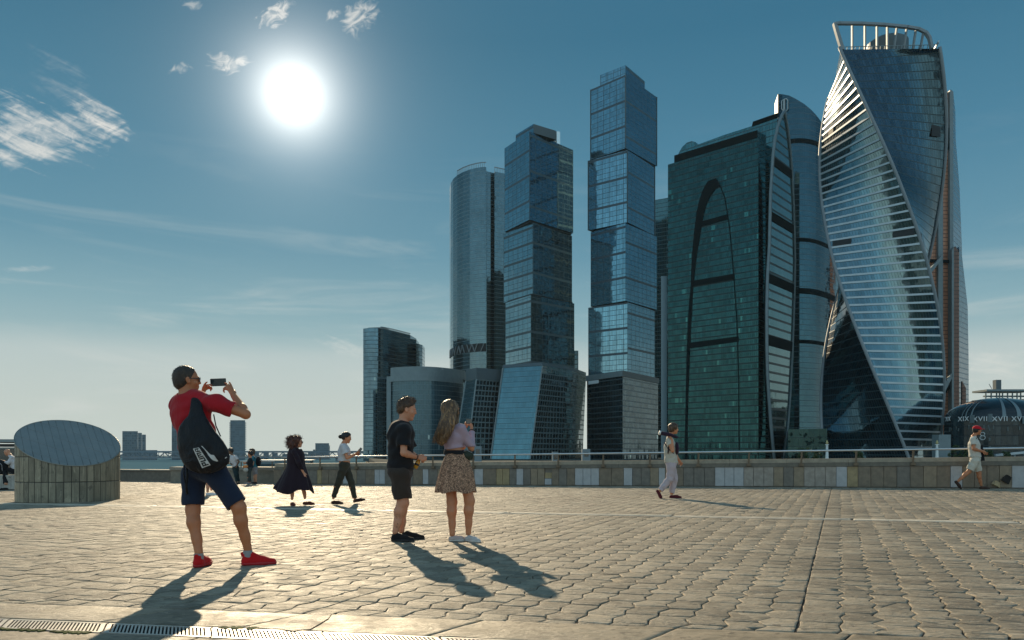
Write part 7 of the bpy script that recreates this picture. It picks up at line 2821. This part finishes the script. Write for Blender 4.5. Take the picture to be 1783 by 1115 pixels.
def figure(label, d0, foot, vox, J_, cols, s=1.0, head=(0, 0), hs=1.0, female=False, bottom='trousers', hair=None, extras=None, top_hem=None, sleeve=.5, group=None, limb=None, shoes=None, hand_curl=(30, 35, 40, 45), hands=None, bare=0.0, loose=0.012):
    """J_ gives joints as (px, py, depth offset); cols: skin, top, bottom, shoe materials"""
    pr_ = Person(label, d0, foot, vox, group=group)
    Q = {k: pr_.J(*v) for k, v in J_.items() if v is not None}
    skin_, top_, bot_, shoe_ = cols
    hf_ = head_frame(*head)
    fd_ = pr_.field(*pr_.bounds(list(Q.values()), 0.2))
    q_ = add_head(fd_, Q['head'], hf_, hs)
    fd_.cap(q_(-.022, 0, -.06), Q['neck'], .048 * s, .054 * s, .03)
    sv_ = nv(Q['shR'] - Q['shL']); tf_ = nv(np.cross(Z3, sv_)); R_ = np.array([sv_, tf_, Z3])
    for k_ in ('shR', 'shL'): fd_.cap(Q['neck'], Q[k_], .05 * s, .046 * s, .03)
    wch = .13 if female else .145
    fd_.ell(Q['chest'], R_, np.array([wch, .095, .17]) * s, .04); fd_.cap(Q['chest'], Q['pelv'], .11 * s, .12 * s, .04); fd_.ell(Q['pelv'], R_, np.array([.15, .11, .11]) * s, .04)
    for sd_ in 'RL':
        add_arm(fd_, Q['sh' + sd_], Q['el' + sd_], Q['wr' + sd_], s * (.88 if female else 1))
        hd = (hands or {}).get(sd_, {})
        add_hand(fd_, Q['wr' + sd_], hd.get('dir', nv(Q['wr' + sd_] - Q['el' + sd_])), hd.get('pn', nv([0, 1 if sd_ == 'R' else -1, .01])), s, hd.get('curl', hand_curl), side=hd.get('side', 1), k=.005)
        add_leg(fd_, Q['hip' + sd_], Q['kn' + sd_], Q['an' + sd_], s, nv([-.9, -.2, 0]))
    fmesh('body', fd_, skin_, pr_.o)
    ft = pr_.field(*pr_.bounds([Q[k_] for k_ in ('neck', 'shR', 'shL', 'elR', 'elL', 'pelv', 'wrR', 'wrL')], 0.2))
    for sd_ in 'RL':
        ft.cap(Q['neck'] - Z3 * .025, Q['sh' + sd_], (.058 + loose * .4) * s, .058 * s, .03)
        a_, b_, c_ = Q['sh' + sd_], Q['el' + sd_], Q['wr' + sd_]
        if sleeve <= 1:
            ft.cap(a_, b_, (.058 + loose) * s, (.052 + loose) * s, .03, cuts=[(lerp(a_, b_, sleeve), nv(b_ - a_))])
        else:
            ft.cap(a_, b_, .060 * s, .055 * s, .03); ft.cap(b_, c_, .054 * s, .044 * s, .02, cuts=[(lerp(b_, c_, sleeve - 1), nv(c_ - b_))])
    ft.ell(Q['chest'], R_, np.array([wch + .015 + loose, .11 + loose, .18]) * s, .05)
    hemz = top_hem if top_hem is not None else Q['pelv']
    ft.cap(Q['chest'], Q['pelv'] - Z3 * .02, (.118 + loose) * s, (.13 + loose) * s, .05, flat=sv_, fk=1.15)
    ft.plane(hemz, nv([0, 0, -1]))
    ft.ell(Q['neck'] + Z3 * .05 * s, R_, np.array([.06, .06, .045]) * s, .01, mode='cut')
    ft.folds(.006, [((.7, .2, .9), .16), ((-.5, .3, .8), .11)], int(foot[0]))
    fmesh('top', ft, top_, pr_.o)
    if bottom in ('trousers', 'shorts'):
        fb_ = pr_.field(*pr_.bounds([Q[k_] for k_ in ('pelv', 'knR', 'knL', 'anR', 'anL')], 0.2))
        fb_.ell(Q['pelv'] - Z3 * .01, R_, np.array([.165, .13, .12]) * s, .05)
        for sd_ in 'RL':
            a_, b_, c_ = Q['hip' + sd_], Q['kn' + sd_], Q['an' + sd_]
            if bottom == 'shorts':
                fb_.cap(a_, lerp(a_, b_, 1.1), .112 * s, .09 * s, .04, cuts=[(lerp(a_, b_, .85), nv(b_ - a_))])
            else:
                fb_.cap(a_, b_, .102 * s, (limb or .074) * s, .04); fb_.cap(b_, c_, (limb or .074) * s, (limb or .07) * .78 * s, .03, cuts=[(lerp(b_, c_, .95), nv(c_ - b_))])
        fb_.folds(.007, [((.3, .2, 1), .14), ((.9, .3, .5), .12)], int(foot[1]))
        fmesh(bottom, fb_, bot_, pr_.o)
    for sd_ in 'RL':
        sp_ = (shoes or {}).get(sd_, {})
        shoe(pr_, sp_.get('name', 'shoe'), Q['an' + sd_], sp_.get('dir', (1, 0)), gz(Q['an' + sd_][0]), s * .97, (shoe_, sp_.get('sole', shoe_)), tilt=sp_.get('tilt', 0), lift=sp_.get('lift', 0), vox=min(vox, .009), collar=sp_.get('collar', .02))
    if hair:
        fh_ = pr_.field(*pr_.bounds([Q['head']], 0.28), vox=min(vox, .008)); hair(fh_, q_, hf_, Q['head'])
        fmesh('hair', fh_, hair.__defaults__[0], pr_.o)
    eyes(pr_, Q['head'], hf_, hs)
    if hair is hair_curly:
        tufts([c_ for c_ in pr_.o.children if c_.name.startswith('hair')][0], pr_.o, 700, .07, M_hair_red, (-.6, 0, .0), 9, .003, .9)
    return pr_, Q, q_, hf_


def hair_short(f, q, fr, c, m=M_hair_bk):
    R_ = np.array(fr)
    f.ell(q(-.014, 0, .038), R_, np.array([.108, .088, .095]), 0, cuts=[(q(.068, 0, .05), nv(fr[0] - fr[2] * .4)), (q(.02, 0, .0), nv(fr[0] - fr[2] * 1.0))])
    f.ell(q(-.05, 0, -.012), R_, np.array([.06, .072, .065]), .03, cuts=[(q(-.012, 0, 0), fr[0])])
    f.folds(.004, [((1, .3, .2), .04), ((.2, 1, .3), .03)], 4)


def hair_mop(f, q, fr, c, m=M_hair_br):
    R_ = np.array(fr)
    f.ell(q(-.010, 0, .042), R_, np.array([.120, .100, .100]), 0, cuts=[(q(.070, 0, .0), nv(fr[0] - fr[2] * .1))])
    f.ell(q(-.045, 0, -.02), R_, np.array([.075, .088, .08]), .03, cuts=[(q(.0, 0, 0), fr[0])])
    f.folds(.007, [((1, .3, .2), .05), ((.2, 1, .3), .04)], 6)


def hair_bun(f, q, fr, c, m=M_hair_bk):
    R_ = np.array(fr)
    f.ell(q(-.014, 0, .036), R_, np.array([.108, .088, .093]), 0, cuts=[(q(.066, 0, .05), nv(fr[0] - fr[2] * .4)), (q(.015, 0, .0), nv(fr[0] - fr[2] * 1.0))])
    f.ell(q(-.05, 0, -.0), R_, np.array([.06, .072, .065]), .03, cuts=[(q(-.012, 0, 0), fr[0])])
    f.ell(q(-.135, 0, -.005), R_, np.array([.048, .045, .045]), .02)
    f.folds(.003, [((1, .3, .2), .03), ((.2, 1, .3), .03)], 4)


def hair_curly(f, q, fr, c, m=M_hair_red):
    rr_ = random.Random(5); R_ = np.array(fr)
    f.ell(q(-.03, 0, .035), R_, np.array([.125, .112, .10]), 0, cuts=[(q(.060, 0, .05), nv(fr[0] - fr[2] * .4))])
    f.ell(q(-.09, 0, -.02), R_, np.array([.125, .125, .125]), .04)
    for _ in range(90):
        x_, y_, z_ = rr_.uniform(-.20, .0), rr_.uniform(-.11, .11), rr_.uniform(-.13, .11)
        if z_ < -.05 and x_ > -.06: continue
        r_ = rr_.uniform(.016, .035)
        f.ell(q(x_, y_, z_), R_, np.array([r_ * 1.4, r_, r_ * .8]), .01)
    f.ell(q(.09, 0, -.03), R_, np.array([.075, .09, .09]), .01, mode='cut')


# walking woman in a black dress coat, auburn curls
DRS = cloth('black plum wool', (0.020, 0.010, 0.016), wrinkle=.012, ws=6)
TANS = cloth('brown sandal leather', (0.12, 0.03, 0.02), wrinkle=.002)
pr, Q, q, hf = figure('woman with windblown auburn curls in a long black dress coat, wearing sunglasses', 16.3, (518, 878), .0085,
    dict(head=(518.5, 770, 0), neck=(514, 780, 0), shR=(512, 787, -.15), shL=(516, 787, .15), elR=(521, 807, -.20), wrR=(528, 823, -.14), elL=(517, 807, .2), wrL=(522, 823, .15),
         chest=(514, 794, 0), pelv=(514, 818, 0), hipR=(513, 821, -.07), hipL=(514, 821, .07), knR=(510, 843, -.07), knL=(528, 843, .08), anR=(508.5, 868.5, -.07), anL=(531, 867, .08)),
    (SK_fair, DRS, DRS, TANS), s=.90, head=(5, -4), hs=.95, female=True, bottom='none', hair=hair_curly, sleeve=1.9,
    hands={'R': dict(dir=nv([.3, 0, -.9]), pn=nv([-.3, .9, 0]))}, shoes={'R': dict(dir=(.45, -.8), name='sandal', collar=.0), 'L': dict(dir=(1, .1), name='sandal', collar=.0)})
J = pr.J
V = []; Fc = []; NS_ = 72
R_ = np.array([(782, 504, 525, 0), (790, 500.5, 529.5, .1), (800, 500, 530.5, .2), (810, 500, 531, .2), (818, 497, 533.5, .35), (828, 492, 536, .6), (840, 485.5, 540, .85), (850, 480.5, 543, 1), (855.5, 479, 544.5, 1)])
ys = np.linspace(782, 855.5, 26)
for y in ys:
    xl, xr, pl = [np.interp(y, R_[:, 0], R_[:, k]) for k in (1, 2, 3)]
    cx_ = (xl + xr) / 2; hw = (xr - xl) / 2 / 82.8
    dep = min(.26 + .10 * pl, hw * .8 + .05)
    for k in range(NS_):
        a = 2 * math.pi * k / NS_
        ple = 1 + .07 * pl * math.sin(a * 6 + 1.5 * math.sin(a * 2)) + .03 * pl * math.sin(a * 13 + 1)
        hem = (3.5 * math.sin(a * 3 + .6) + 1.2 * math.sin(a * 7)) * pl * max(0, (y - 838) / 17.5)
        c0 = J(cx_, y + hem, 0)
        V.append((c0[0] + math.cos(a) * hw * ple, c0[1] + math.sin(a) * dep * ple, c0[2]))
for i in range(len(ys) - 1):
    for k in range(NS_): Fc.append((i * NS_ + k, i * NS_ + (k + 1) % NS_, (i + 1) * NS_ + (k + 1) % NS_, (i + 1) * NS_ + k))
Fc.append(tuple(range(NS_)))
mesh('dress', V, Fc, DRS, pr.o, smooth=True)
mb = MB(); mb.bar(q(.105, -.05, .006), q(.105, .05, .006), .006, .028); mb.bar(q(.1, -.062, .012), q(.0, -.08, .012), .004, .006); o_ = mb.build('sunglasses', M_blackplast, None); o_.location = (0, 0, 0)
tag(o_, 'dark sunglasses worn by the woman in the black dress coat', 'sunglasses')

# walking woman with a bun looking at her phone
WHT = cloth('white cotton', (0.55, 0.54, 0.55), wrinkle=.01, ws=9); OLV = cloth('dark olive trousers', (0.035, 0.033, 0.022), wrinkle=.012, ws=10, col2=(.055, .05, .035)); DKSH = cloth('dark red shoe', (0.05, 0.02, 0.015))
pr, Q, q, hf = figure('walking woman with a black bun, white T-shirt and dark trousers looking at her phone', 16.6, (600, 877), .0085,
    dict(head=(603.5, 762.5, 0), neck=(598.5, 773.5, 0), shR=(598, 779, -.15), shL=(600, 779, .15), elR=(604.5, 797.5, -.20), wrR=(618.5, 791, -.12), elL=(607, 796, .12), wrL=(620, 791, -.0),
         chest=(599, 787, 0), pelv=(600, 808, 0), hipR=(599, 812, -.07), hipL=(601, 812, .07), knR=(589.5, 840, -.06), knL=(611.5, 840, .06), anR=(580.5, 867, -.06), anL=(618, 869, .06)),
    (SK_mid, WHT, OLV, DKSH), s=.93, head=(0, -12), hs=.97, female=True, hair=hair_bun, sleeve=.62, loose=.02, top_hem=np.array([0, 0, P(0, 803, 16.6).z]),
    hands={'R': dict(dir=nv([.8, .1, .35]), pn=nv([-.2, .2, 1]), curl=(40, 45, 50, 55))},
    shoes={'R': dict(dir=(1, 0)), 'L': dict(dir=(1, .1), tilt=-12)})
phone(pr, pr.J(626, 785, -.12), .055, .14, .01, (0, math.radians(38), 0), label='pale edged phone held by the woman with the bun')

# man with a bag strap over the shoulder, in pale trousers
CRM = cloth('cream cotton', (0.50, 0.46, 0.38), wrinkle=.01); PNKT = cloth('pale pink trousers', (0.48, 0.40, 0.42), wrinkle=.012, ws=8); MAR = cloth('maroon sandal', (0.10, 0.012, 0.016)); DKB = cloth('plum black nylon', (0.03, 0.014, 0.03))
pr, Q, q, hf = figure('walker in cream shirt and pale trousers carrying a dark folded tripod over the shoulder', 17.7, (1167, 868), .0085,
    dict(head=(1173, 747, 0), neck=(1166, 761, 0), shR=(1165, 768, -.15), shL=(1168, 768, .15), elR=(1171, 785, -.26), wrR=(1170, 766.5, -.22), elL=(1174, 790, .18), wrL=(1183, 802, .10),
         chest=(1167, 779, 0), pelv=(1168.5, 806, 0), hipR=(1169, 811, -.08), hipL=(1169, 811, .07), knR=(1166, 834, -.07), knL=(1174, 834, .07), anR=(1149, 855, -.08), anL=(1169.5, 859.5, .07)),
    (SK_mid, CRM, PNKT, MAR), s=1.0, head=(0, -4), hs=1.0, hair=hair_mop, sleeve=.45, loose=.02, limb=.082, top_hem=np.array([0, 0, P(0, 806, 17.7).z]),
    hands={'R': dict(dir=nv([-.2, .3, .9]), pn=nv([-.7, .6, .2]), curl=(55, 60, 60, 60)), 'L': dict(dir=nv([.5, -.1, -.8]), pn=nv([-.5, -.8, 0]))},
    shoes={'R': dict(dir=(1, 0), tilt=62, name='sandal', collar=0.0), 'L': dict(dir=(1, -.05), name='sandal', collar=0.0)})
J = pr.J
T = thing('folded_tripod', 'dark folded tripod with a white end on the shoulder of the cream shirted walker', 'tripod', tuple(J(1158, 756, -.2)))
mb = MB(); mb.tube([J(1150, 754.2, -.2), J(1165, 757, -.2), J(1180, 762, -.2)], [.045, .045, .03], 10); mb.build('folded_legs', DKB, T, smooth=True)
mb = MB(); mb.tube([J(1147.4, 753.4, -.2), J(1150.2, 754.2, -.2)], .05, 10); mb.build('head_cap', M_white, T, smooth=True)
T = thing('chest_bag', 'dark bag on the chest of the walker in the cream shirt', 'bag', tuple(J(1179, 782, -.1)))
fb = pr.field(*pr.bounds([J(1178, 782, -.08)], .22), vox=.01)
fb.ell(J(1178, 781, -.06), np.eye(3), (.055, .13, .15), 0); fmesh('bag_body', fb, DKB, T)
mb = MB(); mb.tube([J(1156, 770, -.12), J(1163, 781, -.17), J(1173, 790, -.15)], .012, 6); mb.tube([J(1164, 760, -.16), J(1164.5, 776, -.19), J(1163, 790, -.17)], .014, 6); mb.build('strap', DKB, T, smooth=True)

# walker in the red cap
WH2 = cloth('off white cotton', (0.56, 0.53, 0.46), wrinkle=.01); CR2 = cloth('cream shorts', (0.55, 0.51, 0.42), wrinkle=.012); SAN = cloth('brown sandal', (0.06, 0.03, 0.02))
pr, Q, q, hf = figure('man in a red cap, white T-shirt and cream shorts striding right along the wall', 20.75, (1690, 852), .0095,
    dict(head=(1701.5, 750, 0), neck=(1695, 760.5, 0), shR=(1694, 766.5, -.16), shL=(1697, 766.5, .16), elR=(1695.5, 782, -.22), wrR=(1710.5, 786.5, -.14), elL=(1701, 781, .2), wrL=(1712, 787, .12),
         chest=(1696, 775, 0), pelv=(1698, 799, 0), hipR=(1697, 803, -.08), hipL=(1699, 803, .08), knR=(1687, 821.5, -.06), knL=(1704.5, 824, .07), anR=(1668, 838, -.06), anL=(1708.5, 845, .07)),
    (SK_tan, WH2, CR2, SAN), s=1.0, head=(0, -3), hs=1.0, bottom='shorts', hair=hair_short, sleeve=.55, loose=.02, top_hem=np.array([0, 0, P(0, 796, 20.75).z]),
    shoes={'R': dict(dir=(1, 0), tilt=50, name='sandal', collar=0), 'L': dict(dir=(1, 0), name='sandal', collar=0)})
REDC = cloth('red cap cotton', (0.55, 0.010, 0.02), wrinkle=.002)
T = thing('baseball_cap', 'bright red cap worn by the man striding along the wall', 'cap', tuple(Q['head']))
f1 = pr.field(*pr.bounds([Q['head']], .25), vox=.007)
f1.ell(q(-.012, 0, .040), np.array(hf), (.118, .100, .098), 0, cuts=[(q(0, 0, .036), nv(-hf[2] - hf[0] * .12))]); fmesh('crown', f1, REDC, T)
f1 = pr.field(*pr.bounds([q(.13, 0, .05)], .16), vox=.006)
f1.ell(q(.115, 0, .046), np.array(hf), (.085, .072, .010), 0); fmesh('brim', f1, REDC, T)
J = pr.J
T = thing('shoulder_bag', 'black bag hanging on the far side of the man in the red cap', 'bag', tuple(J(1706, 790, .2)))
mb = MB(); mb.bar(J(1705, 776, .22), J(1709, 803, .2), .13, .09, up=(0, 1, 0)); mb.build('bag_body', M_blackcloth, T)
mb = MB(); mb.tube([J(1690, 760.5, -.05), J(1700, 763.5, -.1), J(1704, 772, .1), J(1706, 780, .2)], .009, 6); mb.build('strap', M_blackcloth, T)

# walker mostly hidden behind the man in red
GRY = cloth('grey marl', (0.25, 0.24, 0.24)); WSH = cloth('white trainer', (0.65, 0.65, 0.64), wrinkle=.002)
figure("walker hidden behind the man in the red shirt, only pale legs and white trainers showing", 20.5, (364, 862), .011,
    dict(head=(366, 762, 0), neck=(363, 773, 0), shR=(362, 780, -.14), shL=(365, 780, .14), elR=(358, 797, -.16), wrR=(364, 811, -.1), elL=(368, 797, .16), wrL=(371, 810, .1),
         chest=(363.5, 787, 0), pelv=(364, 808, 0), hipR=(363, 812, -.07), hipL=(365, 812, .07), knR=(362.5, 832, -.06), knL=(367, 832, .06), anR=(361.5, 856, -.06), anL=(368, 853, .06)),
    (SK_fair, GRY, NAVY, WSH), s=.95, head=(0, 0), hs=.98, bottom='shorts', hair=hair_short, sleeve=.55, shoes={'R': dict(dir=(1, .1), sole=WSOLE), 'L': dict(dir=(1, .2), sole=WSOLE)})

# man in white by the far wall
TEAL = cloth('dark teal trousers', (0.012, 0.03, 0.035))
pr, Q, q, hf = figure('dark haired man in a white T-shirt and dark trousers leaning at the far wall', 28.6, (410, 842), .012,
    dict(head=(401.5, 786, -.0), neck=(404, 793, 0), shR=(410, 796, -.1), shL=(400, 797, .12), elR=(416, 804, -.12), wrR=(412.5, 810.5, -.14), elL=(396, 806, .0), wrL=(402, 808, -.12),
         chest=(406, 800, 0), pelv=(410, 813, 0), hipR=(412, 815, -.05), hipL=(408, 815, .05), knR=(413, 827, -.06), knL=(410.5, 828, -.1), anR=(416, 838.8, -.02), anL=(412, 839, -.1)),
    (SK_dark, WHT, TEAL, BLK), s=.80, head=(205, -18), hs=.85, hair=hair_short, sleeve=.6, shoes={'R': dict(dir=(-.4, -1)), 'L': dict(dir=(-.6, -1))})
# two youngsters beside him
CYAN = cloth('turquoise cotton', (0.05, 0.22, 0.27)); PAT = cloth('patterned shorts', (0.05, 0.05, 0.09), col2=(.5, .45, .42), wrinkle=.004); DKV = cloth('dark jacket', (0.015, 0.018, 0.022)); GTR = cloth('grey green trousers', (0.05, 0.06, 0.055))
kg = 'youngsters by the far wall'
pr, Q, q, hf = figure('youngster in a turquoise T-shirt, patterned shorts and a black backpack by the far wall', 28.8, (445, 843), .012,
    dict(head=(438.5, 787.5, 0), neck=(441, 794.5, 0), shR=(442, 798, -.1), shL=(440, 798, .12), elR=(441, 807, -.16), wrR=(438.5, 815, -.14), elL=(438, 807, .1), wrL=(436, 813, .1),
         chest=(442, 802, 0), pelv=(443.5, 815, 0), hipR=(444, 817, -.06), hipL=(443, 817, .05), knR=(445.5, 828, -.07), knL=(444, 828, .05), anR=(446, 839, -.06), anL=(443, 839, .06)),
    (SK_fair, CYAN, PAT, BLK), s=.76, head=(190, -12), hs=.92, bottom='shorts', hair=hair_mop, sleeve=.6, group=kg, shoes={'R': dict(dir=(-1, -.2)), 'L': dict(dir=(-1, -.2))})
T = thing('backpack', 'black backpack worn by the youngster in turquoise', 'backpack', tuple(pr.J(449.5, 804, 0)))
fb = pr.field(*pr.bounds([pr.J(449.5, 804, 0)], .3), vox=.014)
fb.ell(pr.J(450, 804, 0), np.eye(3), (.095, .14, .19), 0); fmesh('bag_body', fb, M_blackcloth, T)
mb = MB(); mb.tube([pr.J(449, 796, -.12), pr.J(443, 796, -.16), pr.J(442, 803, -.17)], .012, 5); mb.build('strap', M_blackcloth, T)
pr, Q, q, hf = figure('youngster in a dark jacket and grey trousers facing left beside the turquoise T-shirt', 28.3, (434, 844), .012,
    dict(head=(435.5, 791, .1), neck=(436, 798, .1), shR=(436.5, 800, .0), shL=(434.5, 800, .2), elR=(431.5, 806, -.05), wrR=(427.5, 806, -.1), elL=(431, 806, .2), wrL=(427, 807, .1),
         chest=(435.5, 804, .1), pelv=(435.5, 815, .1), hipR=(435, 817, .05), hipL=(434.5, 817, .15), knR=(433.5, 828, .0), knL=(434, 828, .1), anR=(433, 840, .0), anL=(436, 840, .1)),
    (SK_mid, DKV, GTR, GRY), s=.74, head=(195, -12), hs=.85, hair=hair_short, sleeve=1.8, group=kg, shoes={'R': dict(dir=(-1, -.2)), 'L': dict(dir=(-1, -.2))})
T = thing('carrier_bag', 'small orange and white bag held in front of the youngster in the dark jacket', 'bag', tuple(pr.J(427, 814, -.1)))
fb = pr.field(*pr.bounds([pr.J(427.5, 814, -.1)], .25), vox=.012)
fb.ell(pr.J(427.5, 812.5, -.1), np.eye(3), (.10, .06, .055), 0); fmesh('orange_top', fb, plain('orange cloth', (0.6, 0.22, 0.06), .7), T)
fb = pr.field(*pr.bounds([pr.J(427.5, 818, -.1)], .25), vox=.012)
fb.ell(pr.J(428, 818.5, -.1), np.eye(3), (.09, .06, .085), 0); fmesh('bag_body', fb, plain('off white cloth', (0.42, 0.42, 0.38), .7), T)

# seated man on the bench at the far left
d_ = bd + .25
pr, Q, q, hf = figure('bald man in a white shirt and black trousers sitting bent forward on the pale bench', d_, (16, 851), .011,
    dict(head=(12.5, 788, 0), neck=(18, 793, 0), shR=(20, 797, -.12), shL=(21, 797, .14), elR=(14, 806.5, -.2), wrR=(8, 804, -.1), elL=(14, 806, .16), wrL=(8.5, 804, .05),
         chest=(23, 803, 0), pelv=(27, 820, 0), hipR=(26, 821, -.08), hipL=(26, 821, .08), knR=(8, 815.5, -.10), knL=(9, 815, .10), anR=(9, 843, -.30), anL=(12, 843, -.26)),
    (SK_fair, WHT, M_blackcloth, BLK), s=.88, head=(195, -28), hs=.90, sleeve=1.8, limb=.085, shoes={'R': dict(dir=(-.7, -1)), 'L': dict(dir=(-.8, -1))})
T = thing('rucksack', "big black rucksack on the bench by the bald man's knees", 'bag', tuple(P(2, 826, bd + .2)))
fb = Field(np.array(P(2, 815, bd + .15)) - .45, np.array(P(2, 815, bd + .15)) + .45, .015)
fb.ell(np.array(P(1, 814, bd + .15)), np.eye(3), (.24, .17, .25), 0, cuts=[(np.array(P(1, 826.3, bd + .1)), -Z3)]); fb.folds(.01, [((1, .3, .5), .12)], 1)
fmesh('bag_body', fb, M_blackcloth, T)
mb = MB(); mb.tube([P(-2, 805, bd), P(3, 810, bd - .03), P(4, 820, bd)], .012, 5); mb.build('strap', GRY, T)
# little dark pigeon-sized litter box under the bench: a small dark ball of rubbish bag
o_ = thing('litter_bag', 'small black bundle on the ground in front of the pale bench', 'bag', tuple(G(18.5, 850)))
fb = Field(np.array(G(18.5, 850)) - .15, np.array(G(18.5, 850)) + .25, .01)
fb.ell(np.array(G(18.5, 850)) + np.array([0, 0, .07]), np.eye(3), (.07, .05, .08), 0); fb.folds(.006, [((1, .3, .5), .05)], 1); fmesh('bundle', fb, M_blackcloth, o_)
